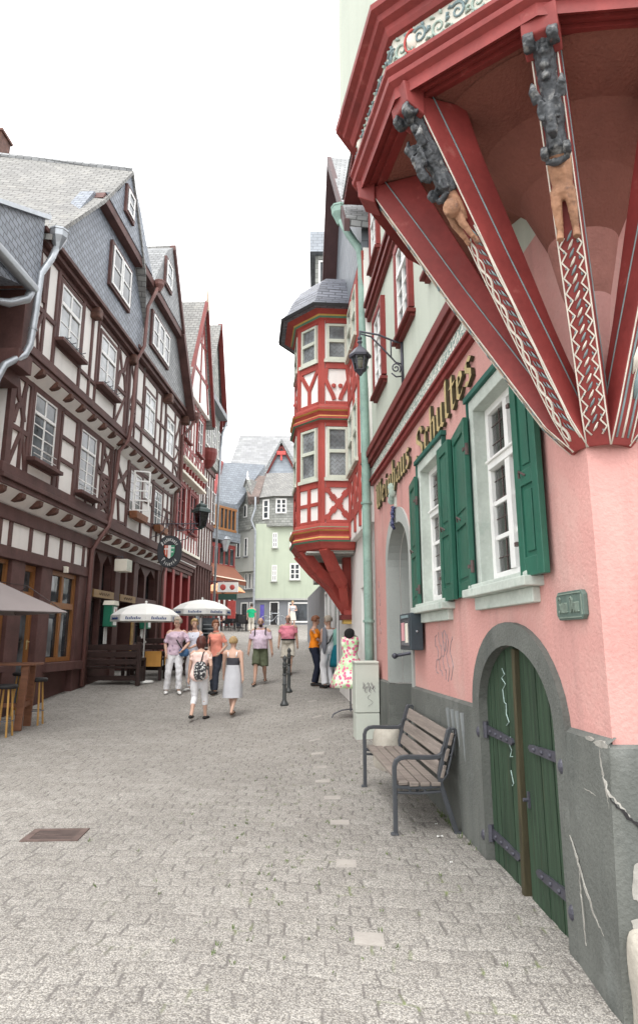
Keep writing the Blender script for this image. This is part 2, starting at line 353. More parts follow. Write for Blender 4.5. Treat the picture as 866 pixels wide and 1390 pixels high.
MT['painttan'] = mk('ornament_tan', (.42, .33, .25), .7, .15, 12, .1, 50, .1, .003, .3)
MT['paintblue'] = mk('ornament_grey_blue', (.20, .27, .28), .7, .15, 12, .1, 50, .1, .003, .3)
MT['paintgrn'] = mk('ornament_grey_green', (.32, .40, .35), .7, .15, 12, .1, 50, .1, .003, .3)
MT['paintred'] = mk('ornament_red', (.5, .09, .08), .7, .15, 12, .1, 50, .1, .003, .3)
def frieze_mat():
    m, t, p = nodes('scrollwork_frieze'); vec = coords(t, 'UV', (1, 1, 1))
    w1 = N(t, 'TexWave', wave_type='RINGS', rings_direction='SPHERICAL'); w1.inputs['Scale'].default_value = 5; w1.inputs['Distortion'].default_value = 14; w1.inputs['Detail'].default_value = 2; w1.inputs['Detail Scale'].default_value = 2.2
    t.links.new(vec, w1.inputs['Vector'])
    c = mixc(t, ramp(t, w1.outputs['Fac'], .45, .62), (.66, .66, .59), (.22, .30, .27))
    c = mixc(t, ramp(t, noise(t, vec, 9, 3), .62, .70), c, (.50, .52, .48))
    t.links.new(c, p.inputs['Base Color']); p.inputs['Roughness'].default_value = .8
    bumpn(t, p, w1.outputs['Fac'], .4, .01)
    return m
MT['frieze'] = frieze_mat()
def floral_mat():
    m, t, p = nodes('floral_print'); vec = coords(t, 'Object')
    vo = N(t, 'TexVoronoi'); vo.inputs['Scale'].default_value = 16; t.links.new(vec, vo.inputs['Vector'])
    base = mixc(t, ramp(t, noise(t, vec, 7, 2), .4, .6), (.42, .62, .33), (.78, .80, .66))
    c = mixc(t, ramp(t, vo.outputs['Distance'], .50, .40), base, (.66, .13, .26))
    c = mixc(t, ramp(t, noise(t, vec, 30, 2), .56, .62), c, (.72, .38, .42))
    c2 = mixc(t, ramp(t, vo.outputs['Distance'], .50, .44), base, c)
    t.links.new(c2, p.inputs['Base Color']); p.inputs['Roughness'].default_value = .8
    return m
MT['floral'] = floral_mat()
def print_mat(name, a, b, sc, lo=.5, hi=.56):
    m, t, p = nodes(name); vec = coords(t, 'Object')
    t.links.new(mixc(t, ramp(t, noise(t, vec, sc, 3), lo, hi), a, b), p.inputs['Base Color']); p.inputs['Roughness'].default_value = .85
    return m
def mth(t, op, a, b=None, clamp=False):
    n = t.nodes.new('ShaderNodeMath'); n.operation = op; n.use_clamp = clamp
    for i, v in enumerate((a, b)):
        if v is None: continue
        if isinstance(v, (int, float)): n.inputs[i].default_value = v
        else: t.links.new(v, n.inputs[i])
    return n.outputs[0]
def cobble_mat():
    m, t, p = nodes('sett_paving'); co = t.nodes.new('ShaderNodeTexCoord').outputs['Object']
    def wob(src, sc, amp):
        nz = N(t, 'TexNoise'); nz.inputs['Scale'].default_value = sc; nz.inputs['Detail'].default_value = 2; t.links.new(co, nz.inputs['Vector'])
        v = N(t, 'VectorMath', operation='MULTIPLY_ADD'); t.links.new(nz.outputs['Color'], v.inputs[0]); v.inputs[1].default_value = amp; t.links.new(src, v.inputs[2]); return v.outputs[0]
    v = wob(wob(co, .7, (.30, .28, 0)), 11, (.035, .035, 0))
    sx = N(t, 'SeparateXYZ'); t.links.new(v, sx.inputs[0]); so = N(t, 'SeparateXYZ'); t.links.new(co, so.inputs[0])
    rh, bw = .155, .205
    y = mth(t, 'DIVIDE', mth(t, 'ADD', sx.outputs['Y'], mth(t, 'MULTIPLY', sx.outputs['X'], .10)), rh); row = mth(t, 'FLOOR', y); fy = mth(t, 'FRACT', y)
    wn = N(t, 'TexWhiteNoise'); wn.noise_dimensions = '1D'; t.links.new(row, wn.inputs['W'])
    x = mth(t, 'ADD', mth(t, 'DIVIDE', sx.outputs['X'], bw), mth(t, 'ADD', mth(t, 'MULTIPLY', row, .5), mth(t, 'MULTIPLY', wn.outputs['Value'], .35))); ix = mth(t, 'FLOOR', x); fx = mth(t, 'FRACT', x)
    cm = N(t, 'CombineXYZ'); t.links.new(ix, cm.inputs[0]); t.links.new(row, cm.inputs[1])
    st = N(t, 'TexWhiteNoise'); st.noise_dimensions = '2D'; t.links.new(cm.outputs[0], st.inputs['Vector'])
    dx = mth(t, 'MULTIPLY', mth(t, 'MINIMUM', fx, mth(t, 'SUBTRACT', 1, fx)), bw); dy = mth(t, 'MULTIPLY', mth(t, 'MINIMUM', fy, mth(t, 'SUBTRACT', 1, fy)), rh)
    jx = ramp(t, dx, .013, .004); jy = ramp(t, dy, .012, .003)
    pres = ramp(t, noise(t, co, 3.0, 3), .36, .58)
    jf = mth(t, 'MAXIMUM', mth(t, 'MULTIPLY', jx, mth(t, 'ADD', mth(t, 'MULTIPLY', pres, .70), .12)), mth(t, 'MULTIPLY', jy, mth(t, 'MULTIPLY', pres, .30)), True)
    vo = N(t, 'TexVoronoi'); vo.inputs['Scale'].default_value = 125; t.links.new(co, vo.inputs['Vector'])
    sc_ = N(t, 'SeparateColor'); t.links.new(vo.outputs['Color'], sc_.inputs[0])
    c = mixc(t, ramp(t, st.outputs['Value'], 0, 1), (.325, .310, .288), (.385, .370, .345))
    c = mixc(t, 1.0, c, mixc(t, ramp(t, sc_.outputs[0], .05, .95), (.56, .555, .56), (1.30, 1.29, 1.26)), 'MULTIPLY')
    c = mixc(t, ramp(t, vo.outputs['Distance'], .42, .75), c, mixc(t, 1.0, c, (.60, .585, .565), 'MULTIPLY'))
    c = mixc(t, ramp(t, noise(t, co, .33, 5), .32, .70), mixc(t, 1.0, c, (.80, .80, .80), 'MULTIPLY'), c)
    mo = mth(t, 'MULTIPLY', mth(t, 'MULTIPLY', ramp(t, so.outputs['X'], -1.8, .1), ramp(t, so.outputs['Y'], 14, 6.5)), ramp(t, noise(t, co, 2.7, 4), .56, .66))
    c = mixc(t, jf, c, mixc(t, mo, (.115, .105, .098), (.15, .19, .06)))
    t.links.new(c, p.inputs['Base Color']); p.inputs['Roughness'].default_value = .85; p.inputs['Specular IOR Level'].default_value = .25
    edge = mth(t, 'MAXIMUM', ramp(t, dx, .03, .0), ramp(t, dy, .03, .0))
    bumpn(t, p, mth(t, 'SUBTRACT', mth(t, 'MULTIPLY', vo.outputs['Distance'], -.5), mth(t, 'MULTIPLY', edge, 1.1)), .42, .012)
    return m
MT['cobble'] = cobble_mat()
MT['slab'] = mk('pale_marker_slab', (.36, .335, .305), .85, .12, 5, .15, 60, .3, .004, .25)
# ------------------------------------------------------------------ paving
def build_ground():
    xs = [-90, -60, -40, -25, -16, -12] + [-10 + .4 * i for i in range(41)] + [7, 8.5, 12, 16, 25, 40, 60, 90]
    ys = [-30, -15, -6] + [-2 + .4 * i for i in range(120)] + [47, 48.5, 50, 53, 57, 62, 70, 80, 100, 130]
    mb = MB(); n = len(xs)
    mb.v = [Vector((x, y, gz(x, y))) for y in ys for x in xs]
    for j in range(len(ys) - 1):
        for i in range(n - 1): mb.f.append((j * n + i, j * n + i + 1, (j + 1) * n + i + 1, (j + 1) * n + i)); mb.m.append(0)
    tag(mb.build('street_paving', MT['cobble'], None, smooth=True), kind='structure')
build_ground()
def flush_slab(px, py, wx, wy, rot=0, name='paving_slab'):
    p = ground(px, py); mb = MB(); R = Matrix.Rotation(rot, 3, 'Z')
    cs = [R @ Vector(c) for c in ((-wx / 2, -wy / 2, 0), (wx / 2, -wy / 2, 0), (wx / 2, wy / 2, 0), (-wx / 2, wy / 2, 0))]
    top = [Vector((p.x + c.x, p.y + c.y, gz(p.x + c.x, p.y + c.y) + .005)) for c in cs]
    mb.hexa([q - Vector((0, 0, .05)) for q in top] + top)
    tag(mb.build(name, MT['slab']), kind='structure')
for q in ((501, 1276, .17, .16), (470, 1173, .15, .16), (461, 1117, .17, .14), (451, 1083, .17, .14), (438, 1061, .17, .13), (434, 1042, .17, .13), (431, 1023, .17, .13), (427, 1005, .17, .13), (430, 973, .17, .14), (424, 952, .17, .15)):
    flush_slab(*q, radians(-2))
def drain():
    p = ground(76, 1134); t = thing('drain_cover', 'rusty square drain grating set in the open paving', 'drain cover', (p.x, p.y, gz(p.x, p.y)), radians(3))
    M = ROOTM[t.name]; mb = MB(); W, D = .235, .19
    def bx(m, a, b, c, d, z0, z1): m.hexa([M @ Vector(q) for q in ((a, c, z0), (b, c, z0), (b, d, z0), (a, d, z0), (a, c, z1), (b, c, z1), (b, d, z1), (a, d, z1))])
    bx(mb, -W, W, -D, -D + .05, -.05, .008); bx(mb, -W, W, D - .05, D, -.05, .008); bx(mb, -W, -W + .06, -D + .05, D - .05, -.05, .008); bx(mb, W - .06, W, -D + .05, D - .05, -.05, .008)
    mat = mk('rusty_cast_grate', (.125, .088, .077), .75, .3, 8, .2, 50, .3, .005, .3)
    mb.build('frame', mat, t)
    for i in range(7):
        b = MB(); y = -D + .075 + i * .039; bx(b, -W + .06, W - .06, y, y + .02, -.03, .006); b.build('bar', mat, t)
    b = MB(); bx(b, -W + .06, W - .06, -D + .05, D - .05, -.05, .0046); b.build('shaft', MT['black'], t)
drain()

# ------------------------------------------------------------------ generic window
def window(F, s0, s1, z0, z1, d, parent, fw=.055, cols=2, rows=3, transom=None, frame='winwhite', pane='pane', sill=None, trim=None, proud=.05, name='window', bars=.024, curtain=None):
    m = MB(); mm = fw
    m.fbox(F, s0, s0 + mm, d, d + proud, z0, z1); m.fbox(F, s1 - mm, s1, d, d + proud, z0, z1)
    m.fbox(F, s0 + mm, s1 - mm, d, d + proud, z0, z0 + mm); m.fbox(F, s0 + mm, s1 - mm, d, d + proud, z1 - mm, z1)
    for i in range(1, cols):
        x = s0 + (s1 - s0) * i / cols; m.fbox(F, x - mm * .6, x + mm * .6, d + .002, d + proud - .006, z0 + mm, z1 - mm)
    zt = None
    if transom:
        zt = z0 + (z1 - z0) * transom; m.fbox(F, s0 + mm, s1 - mm, d + .004, d + proud + .012, zt - mm * .7, zt + mm * .7)
    lo, hi = z0 + mm, (zt if zt else z1 - mm)
    for i in range(1, rows):
        z = lo + (hi - lo) * i / rows; m.fbox(F, s0 + mm, s1 - mm, d + .006, d + proud - .012, z - bars / 2, z + bars / 2)
    w_ = m.build(name, MT[frame], parent)
    g = MB(); g.fbox(F, s0 + mm * .5, s1 - mm * .5, d - .004, d + .012, z0 + mm * .5, z1 - mm * .5); g.build('pane', MT[pane], w_)
    if curtain:
        c = MB(); half = (s1 - s0 - 2 * mm) * .30
        for a, b in ((s0 + mm, s0 + mm + half), (s1 - mm - half, s1 - mm)):
            if random.random() < curtain: c.fbox(F, a, b, d + .012, d + .015, z0 + mm, hi if random.random() < .6 else z1 - mm)
        if c.v: c.build('curtain', MT['lead'], w_)
    if sill:
        k = MB(); k.fbox(F, s0 - .06, s1 + .06, d - .02, d + sill[1], z0 - .07, z0 - .002); k.build('sill', MT[sill[0]], w_)
    if trim:
        k = MB(); tw = trim[1]; e = trim[2]
        k.fbox(F, s0 - tw, s0, d - .02, d + e, z0, z1 + tw); k.fbox(F, s1, s1 + tw, d - .02, d + e, z0, z1 + tw); k.fbox(F, s0, s1, d - .02, d + e, z1, z1 + tw)
        k.build('architrave', MT[trim[0]], w_)
    return w_
def arch(sa, sb, zs, zt, n=16):         # half ellipse from (sa,zs) over (.,zt) to (sb,zs)
    c = (sa + sb) / 2; r = (sb - sa) / 2
    return [(c - r * cos(pi * i / n), zs + (zt - zs) * sin(pi * i / n)) for i in range(n + 1)]

# ------------------------------------------------------------------ blackletter writing
GL = {
 'i': (.42, [[(.08, .88), (.18, 1), (.18, .1), (.32, 0)], [(.18, 1.34), (.21, 1.38)]]),
 'n': (.68, [[(.05, .9), (.15, 1), (.15, 0)], [(.15, .82), (.4, 1), (.5, .88), (.5, .1), (.62, 0)]]),
 'u': (.68, [[(.1, 1), (.1, .12), (.24, 0), (.48, .18)], [(.48, 1), (.48, .1), (.62, 0)]]),
 'h': (.66, [[(.15, 1.62), (.15, 0)], [(.15, .82), (.4, 1), (.5, .85), (.5, .12), (.36, -.28)]]),
 'a': (.64, [[(.1, .85), (.28, 1), (.45, .9), (.45, .1), (.58, 0)], [(.45, .58), (.12, .42), (.1, .12), (.24, 0), (.45, .16)]]),
 'e': (.56, [[(.1, .46), (.44, .70), (.40, .9), (.25, 1), (.1, .85), (.1, .15), (.26, 0), (.46, .16)]]),
 's': (.56, [[(.45, .88), (.3, 1), (.12, .85), (.15, .62), (.42, .42), (.42, .15), (.25, 0), (.08, .12)]]),
 'c': (.52, [[(.45, .86), (.3, 1), (.1, .85), (.1, .15), (.26, 0), (.44, .16)]]),
 'l': (.40, [[(.15, 1.62), (.15, .1), (.3, 0)]]),
 't': (.46, [[(.18, 1.36), (.18, .1), (.3, 0), (.42, .1)], [(.02, 1), (.40, 1)]]),
 'r': (.54, [[(.05, .9), (.15, 1), (.15, 0)], [(.15, .82), (.34, 1), (.46, .9)]]),
 'o': (.60, [[(.28, 1), (.1, .85), (.1, .15), (.28, 0), (.48, .15), (.48, .85), (.28, 1)]]),
 'm': (1.0, [[(.05, .9), (.15, 1), (.15, 0)], [(.15, .82), (.38, 1), (.48, .88), (.48, 0)], [(.48, .82), (.72, 1), (.82, .88), (.82, .1), (.94, 0)]]),
 'z': (.54, [[(.08, 1), (.42, 1), (.12, .52), (.32, .52), (.42, .3), (.3, 0), (.08, .05)]]),
 'W': (1.2, [[(.0, 1.42), (.12, 1.6), (.20, 1.4), (.20, .25), (.38, 0), (.58, .2), (.58, 1.6)], [(.58, .2), (.80, 0), (1.02, .3), (1.02, 1.15), (.90, 1.5), (1.12, 1.62)]]),
 'S': (.95, [[(.80, 1.30), (.66, 1.58), (.40, 1.62), (.18, 1.42), (.18, 1.12), (.40, .92), (.66, .74), (.80, .48), (.74, .16), (.46, 0), (.18, .06), (.04, .34)]]),
 'R': (.95, [[(.2, 1.55), (.2, .1), (.05, 0)], [(.03, 1.45), (.45, 1.65), (.68, 1.4), (.6, 1.0), (.22, .85)], [(.38, .85), (.7, 0), (.88, .1)]]),
 'P': (.9, [[(.2, 1.55), (.2, .05), (.05, -.1)], [(.03, 1.45), (.45, 1.65), (.72, 1.35), (.68, .9), (.4, .7), (.2, .8)]]),
 'D': (1.0, [[(.28, 1.3), (.28, .1)], [(.03, 1.45), (.5, 1.62), (.88, 1.2), (.84, .3), (.42, 0), (.08, .1)]]),
 'Z': (.85, [[(.1, 1.42), (.38, 1.65), (.64, 1.42), (.34, .92), (.6, .75), (.66, .3), (.35, 0), (.05, .18)]]),
 ' ': (.6, [])}
def glyph_mesh(mb, ch, put, nib=(.15, .11), th=1.0, side=0):
    """put(x, y, h) -> 3-D point on the sign, h from 0 (back) to 1 (front)"""
    k = 0
    for st in GL[ch][1]:
        for a, b in zip(st, st[1:]):
            dx, dy = b[0] - a[0], b[1] - a[1]; L = hypot(dx, dy) or 1; ex, ey = dx / L * .02, dy / L * .02
            nx, ny = nib[0] / 2, nib[1] / 2
            cr = abs(dx / L * ny - dy / L * nx)
            if cr < .035: nx += -dy / L * .03; ny += dx / L * .03
            q = [(a[0] - nx - ex, a[1] - ny - ey), (b[0] - nx + ex, b[1] - ny + ey), (b[0] + nx + ex, b[1] + ny + ey), (a[0] + nx - ex, a[1] + ny - ey)]
            h = th - .012 * (k % 5); k += 1
            P_ = [put(x, y, 0) for x, y in q] + [put(x, y, h) for x, y in q]; mb.add(P_, [(3, 2, 1, 0), (0, 1, 5, 4), (1, 2, 6, 5), (2, 3, 7, 6), (3, 0, 4, 7)], side); mb.add(P_[4:], [(0, 1, 2, 3)], 0)
    return mb
def text_width(txt, gap=.10): return sum(GL[c][0] + gap for c in txt)

# ------------------------------------------------------------------ the wine house on the right
CS = -.18                                # where the street wall reaches the corner
Kc = RF.P(CS, 0, 0); Kb = Vector((1.585, 3.78, 0))     # corner, and the point the bay brackets spring from
H_ = thing('tavern_house', 'pink tavern with green shutters under the big red bracketed corner bay', 'house', (1.451, 3.876, 0))
E0 = Frame((Kc.x, Kc.y), (1, .012), 1)       # the gable side turning to the right at the corner: s to the right, d towards the camera
def right_wall():
    F = RF; S1 = 7.38
    door_hole = [(.60, -.4)] + arch(.60, 1.95, 1.08, 1.58) + [(1.95, -.4)]
    doorway = [(4.62, .1)] + arch(4.62, 6.10, 2.62, 3.14) + [(6.10, .1)]
    wa = [(.74, 2.03), (.74, 3.50), (1.76, 3.50), (1.76, 2.03)]; wb = [(2.86, 1.99), (2.86, 3.48), (3.84, 3.48), (3.84, 1.99)]
    m = MB()
    dA = arch(.46, 1.94, 1.095, 1.57); dB = arch(4.62, 6.10, 2.62, 3.14)
    loop = [(CS, 1.03)] + [(.46, 1.03)] + dA + [(1.94, 1.03), (4.62, 1.03)] + dB + [(6.10, 1.03), (S1, 1.03), (S1, 4.22), (CS, 4.22)]
    m.fsheet(F, loop, [wa, wb], 0, 0, depth=.16)
    m.fsheet(E0, [(0, 1.02), (7, 1.02), (7, 4.62), (0, 4.62)], [], 0, 0)
    m.build('wall', MT['pink'], H_)
    for a, b, z, bo in ((CS - .03, .36, 1.10, .10), (2.13, 4.62, 1.07, .04), (6.10, S1, 1.03, .04)):      # battered plinth
        p = MB(); p.add([F.P(a - (bo if a < 0 else 0) * .4, bo, -.5), F.P(b, .038, -.5), F.P(b, .035, z), F.P(a, .035, z), F.P(b, -.01, z + .03), F.P(a, -.01, z + .03)], [(0, 1, 2, 3), (3, 2, 4, 5)])
        if a > 2 and a < 3: p.add([F.P(4.62, .035, -.5), F.P(4.62, -.95, -.5), F.P(4.62, -.95, 1.05), F.P(4.62, .035, 1.05)], [(0, 1, 2, 3)])
        if a > 5: p.add([F.P(6.10, .035, -.5), F.P(6.10, -.95, -.5), F.P(6.10, -.95, 1.03), F.P(6.10, .035, 1.03)], [(0, 1, 2, 3)])
        if a < 0: p.add([E0.P(-.035 - .08, .09, -.5), E0.P(7, .09, -.5), E0.P(7, .03, 1.08), E0.P(-.035, .03, 1.08), E0.P(7, -.01, 1.10), E0.P(-.035, -.01, 1.10)], [(0, 1, 2, 3), (3, 2, 4, 5)])
        p.build('plinth', MT['plinth'], H_)
    # deep doorway niche and its stone arch
    nch = MB(); aa = arch(4.62, 6.10, 2.62, 3.14)
    lp = [(4.62, 1.04)] + aa + [(6.10, 1.04)]
    nch.add([F.P(a, -.16, z) for a, z in lp] + [F.P(a, -.95, z) for a, z in lp], [(i, i + 1, i + 1 + len(lp), i + len(lp)) for i in range(len(lp) - 1)])
    lpo = [(a + (.03 if i > len(aa) // 2 else -.03) * 0, z) for i, (a, z) in enumerate(lp)]
    out = [(4.52, 1.05)] + arch(4.50, 6.27, 2.66, 3.34) + [(6.27, 1.05)]
    for i in range(len(lp) - 1):
        nch.fprism(F, [lp[i], lp[i + 1], out[i + 1], out[i]], -.155, .022)
    nch.fbox(F, 4.4, 6.3, -1.0, -.955, -.4, 3.3)
    nch.build('doorway_arch', MT['greyarch'], H_)
    dr = MB(); dr.fbox(F, 4.70, 5.95, -.95, -.90, .45, 2.75); o = dr.build('door', MT['darkwood'], H_)
    st = MB(); st.fbox(F, 4.64, 6.08, -.94, -.05, -.2, .42); st.fbox(F, 4.64, 6.08, -.94, -.42, .42, .58); st.build('doorstep', MT['plinth'], H_)
    hr = MB(); hr.tube([F.P(6.06, -.75, 1.50), F.P(6.04, -.40, 1.46), F.P(5.98, -.03, 1.40)], .022, 8); hr.ball(F.P(5.98, -.03, 1.40), .04); hr.tube([F.P(6.10, -.4, 1.42), F.P(6.04, -.4, 1.46)], .015, 6)
    hr.build('handrail', MT['iron'], H_, smooth=True)
MT['greyarch'] = mk('grey_painted_arch', (.36, .38, .36), .85, .08, 1.5, .08, 40, .3, .008, .2)
right_wall()
def cellar_door():
    F = RF; inn = arch(.46, 1.94, 1.08, 1.57, 20); out = arch(.30, 2.12, 1.08, 1.73, 20)
    m = MB(); lp = [(.46, -.4)] + inn + [(1.94, -.4)]; lo = [(.30, -.4)] + out + [(2.12, -.4)]
    for i in range(len(lp) - 1): m.fprism(F, [lp[i], lp[i + 1], lo[i + 1], lo[i]], -.14, .04)
    m.build('door_surround', MT['plinth'], H_)
    c = 1.235
    def topz(s): 
        k = (s - 1.20) / .742; return 1.08 + .49 * math.sqrt(max(0, 1 - k * k))
    for a, b in ((.465, c - .035), (c + .035, 1.935)):
        m = MB(); n = 7; wd = (b - a) / n
        for i in range(n):
            x0 = a + wd * i + .003; x1 = a + wd * (i + 1) - .003; dd = -.03 + random.uniform(-.004, .004)
            m.fprism(F, [(x0, -.30), (x1, -.30), (x1, topz(x1)), ((x0 + x1) / 2, topz((x0 + x1) / 2)), (x0, topz(x0))], -.10, dd)
        leaf = m.build('door_leaf', MT['doorgreen'], H_)
        left = a > 1
        for z in (.92, .17):
            h = MB(); p0, p1 = ((1.95, 1.38) if left else (.42, 1.02))
            tilt = -.02 if left else -.01
            h.fprism(F, [(p0, z - .034), (p1, z - .022 + tilt), (p1 + (.03 if p1 > p0 else -.03), z + tilt), (p1, z + .022 + tilt), (p0, z + .034)], -.034, -.012)
            for k in range(4):
                q = p0 + (p1 - p0) * (.2 + .22 * k); h.ball(F.P(q, -.010, z + tilt * (.2 + .22 * k)), .014, n=8, m=6)
            h.tube([F.P(p0, -.01, z - .06), F.P(p0, -.01, z + .06)], .028, 8); h.ball(F.P(p0 + (.03 if left else -.03), .03, z - .02), .03, .03, .045, n=8, m=6)
            h.build('strap_hinge', [MT['iron']], leaf)
    b = MB(); b.beam(F, (c + .045, -.28), (c - .045, 1.545), .055, -.10, .004); bt = b.build('centre_batten', MT['rustwood'], H_, bevel=.006)
    l = MB(); l.fbox(F, c - .115, c - .09, -.04, -.02, .52, .62); l.tube([F.P(c - .10, -.025, .57), F.P(c - .10, .01, .57)], .012, 8); l.build('latch', MT['iron'], bt)
    # white scrawl on the left leaf
    g = MB(); x = 1.47
    pts = [(x + .05, 1.40), (x + .0, 1.36), (x + .07, 1.33), (x - .01, 1.29), (x + .06, 1.25), (x + .04, 1.16), (x + .0, 1.15), (x + .01, 1.08), (x - .04, 1.03), (x + .02, 1.00)]
    g.tube([F.P(a, -.025, z) for a, z in pts], .004, 5)
    g.build('graffiti', MT['grafw'], H_); g = MB()
    g.tube([F.P(a, -.025, z) for a, z in ((x - .05, .93), (x - .01, .88), (x - .06, .84), (x - .02, .79), (x - .07, .80))], .004, 5)
    g.build('graffiti', MT['grafw'], H_); g = MB()
    g.tube([F.P(a, -.025, z) for a, z in ((x - .02, .70), (x - .06, .62), (x - .03, .60))], .004, 5)
    g.build('graffiti', MT['grafw'], H_)
cellar_door()
def hero_window(s0, s1, z0, z1):
    F = RF; d0 = -.13
    fr = MB(); tw = .10
    fr.fbox(F, s0 - tw, s0 + .012, -.155, .028, z0, z1 + tw); fr.fbox(F, s1 - .012, s1 + tw, -.155, .028, z0, z1 + tw); fr.fbox(F, s0 + .012, s1 - .012, -.155, .03, z1 - .012, z1 + tw)
    w_ = fr.build('window', MT['stonegrn'], H_, bevel=.006)
    cap = MB(); cap.fbox(F, s0 - tw - .05, s1 + tw + .05, -.01, .06, z1 + tw, z1 + tw + .05); cap.fbox(F, s0 - tw - .025, s0 - tw, -.01, .045, z0, z1 + tw); cap.fbox(F, s1 + tw, s1 + tw + .025, -.01, .045, z0, z1 + tw)
    cap.build('window_hood', MT['shutterdk'], w_, bevel=.005)
    m = MB(); a, b = s0 + .012, s1 - .012; fw = .07; zt = z0 + (z1 - z0) * .66; c = (a + b) / 2
    m.fbox(F, a, a + fw, d0, d0 + .055, z0, z1); m.fbox(F, b - fw, b, d0, d0 + .055, z0, z1); m.fbox(F, a + fw, b - fw, d0, d0 + .055, z0, z0 + .08); m.fbox(F, a + fw, b - fw, d0, d0 + .055, z1 - .07, z1)
    m.fbox(F, a + fw, b - fw, d0, d0 + .075, zt - .05, zt + .03); m.fbox(F, a + fw, b - fw, d0 + .0, d0 + .095, zt + .005, zt + .025)
    m.fbox(F, c - .05, c + .05, d0 + .003, d0 + .068, z0 + .08, zt - .05); m.fbox(F, c - .04, c + .04, d0 + .003, d0 + .062, zt + .03, z1 - .07)
    for x0, x1 in ((a + fw, c - .05), (c + .05, b - fw)):
        for k in (1, 2):
            z = z0 + .08 + (zt - .13 - z0) * k / 3; m.fbox(F, x0, x1, d0 + .008, d0 + .04, z - .018, z + .018)
    m.build('sash', MT['winwhite'], w_, bevel=.004)
    g = MB(); g.fbox(F, a + .02, b - .02, d0 + .014, d0 + .020, z0 + .02, z1 - .02); g.build('pane', MT['clear'], w_)
    ld = MB()
    for x0, x1 in ((a + fw, c - .05), (c + .05, b - fw)):
        xm = (x0 + x1) / 2; ld.fbox(F, xm - .003, xm + .003, d0 + .020, d0 + .026, z0 + .08, z1 - .07)
        zz = z0 + .2
        while zz < z1 - .1: ld.fbox(F, x0, x1, d0 + .0205, d0 + .0265, zz - .0025, zz + .0025); zz += .155
    ld.build('lead_came', MT['rust'], w_)
    rm = MB(); rm.fsheet(F, [(a, z0), (b, z0), (b, z1), (a, z1)], [], -.60)
    for pl in ([(a, z0), (a, z1)], [(b, z0), (b, z1)], [(a, z0), (b, z0)], [(a, z1), (b, z1)]):
        (x0, q0), (x1, q1) = pl; rm.add([F.P(x0, -.16, q0), F.P(x1, -.16, q1), F.P(x1, -.60, q1), F.P(x0, -.60, q0)], [(0, 1, 2, 3)])
    rm.build('room_behind', MT['room'], w_)
    cu = MB()
    for x0, x1, zh in ((a + .02, c - .06, zt - .42), (c + .04, b - .02, zt - .30)):
        n = 14; tp = []; bt = []
        for i in range(n + 1):
            x = x0 + (x1 - x0) * i / n; dd = -.128 + .005 * sin(i * 2.1); tp.append(F.P(x, dd, zh)); bt.append(F.P(x, dd - .002, z0 + .06 + .03 * abs(sin(i * .8)))) 
        cu.loft([bt, tp], 0, caps=False, closed=False)
    cu.build('curtain', MT['lace'], w_, smooth=True)
    sl = MB(); sl.fbox(F, s0 - .20, s1 + .20, -.15, .13, z0 - .10, z0 - .035); sl.fbox(F, s0 - .15, s1 + .15, -.15, .09, z0 - .035, z0); sl.fbox(F, s0 - .12, s1 + .12, -.02, .05, z0 - .20, z0 - .10)
    sl.build('sill', MT['stonegrn'], w_, bevel=.008)
MT['room'] = mk('dim_room', (.09, .085, .08), .9, .4, 1.5)
hero_window(.74, 1.76, 2.04, 3.50); hero_window(2.86, 3.84, 1.99, 3.47)
def shutter(s0, s1, z0, z1, d, ang, hinge):      # hinge at s0 or s1; ang = how far it stands off the wall
    G = RF.shifted(hinge, d, ang if hinge == s1 else -ang); a, b = (s0 - hinge, s1 - hinge)
    m = MB(); t = .042; st = .085
    m.fbox(G, a, a + st, 0, t, z0, z1); m.fbox(G, b - st, b, 0, t, z0, z1)
    zs = [z0, z0 + .12, z0 + (z1 - z0) * .40, z0 + (z1 - z0) * .40 + .10, z1 - .10, z1]
    m.fbox(G, a + st, b - st, 0, t, zs[0], zs[1]); m.fbox(G, a + st, b - st, 0, t, zs[2], zs[3]); m.fbox(G, a + st, b - st, 0, t, zs[4], zs[5])
    sh = m.build('shutter', MT['shutter'], H_, bevel=.004)
    p = MB(); p.fbox(G, a + st - .005, b - st + .005, .008, t - .016, zs[1] - .005, zs[2] + .005); p.fbox(G, a + st - .005, b - st + .005, .008, t - .016, zs[3] - .005, zs[4] + .005)
    for q0, q1 in ((zs[1], zs[2]), (zs[3], zs[4])): p.fbox(G, a + st + .035, b - st - .035, t - .016, t - .006, q0 + .035, q1 - .035)
    p.build('panel', MT['shutter'], sh, bevel=.003)
    hs_ = a if hinge == s0 else b
    for z in (z0 + .22, z1 - .28):
        h = MB(); h.tube([G.P(hs_, .02, z - .05), G.P(hs_, .02, z + .05)], .016, 8); h.fbox(G, min(hs_, hs_ + .04), max(hs_, hs_ + .04), t - .01, t + .012, z - .014, z + .014); h.build('hinge', MT['rust'], sh)
    h = MB(); zm = z0 + (z1 - z0) * .44; h.tube([G.P((a + b) / 2, t, zm), G.P((a + b) / 2 + .03, t + .03, zm + .03), G.P((a + b) / 2 + .05, t + .02, zm - .01)], .009, 6)
    h.build('shutter_catch', MT['rust'], sh)
shutter(.35, .70, 2.0, 3.46, .05, radians(3), .70)
shutter(1.82, 2.47, 1.97, 3.46, .05, radians(6), 1.82)
shutter(2.42, 2.84, 1.96, 3.44, .035, radians(0), 2.84)
shutter(3.86, 4.38, 1.93, 3.42, .045, radians(5), 3.86)

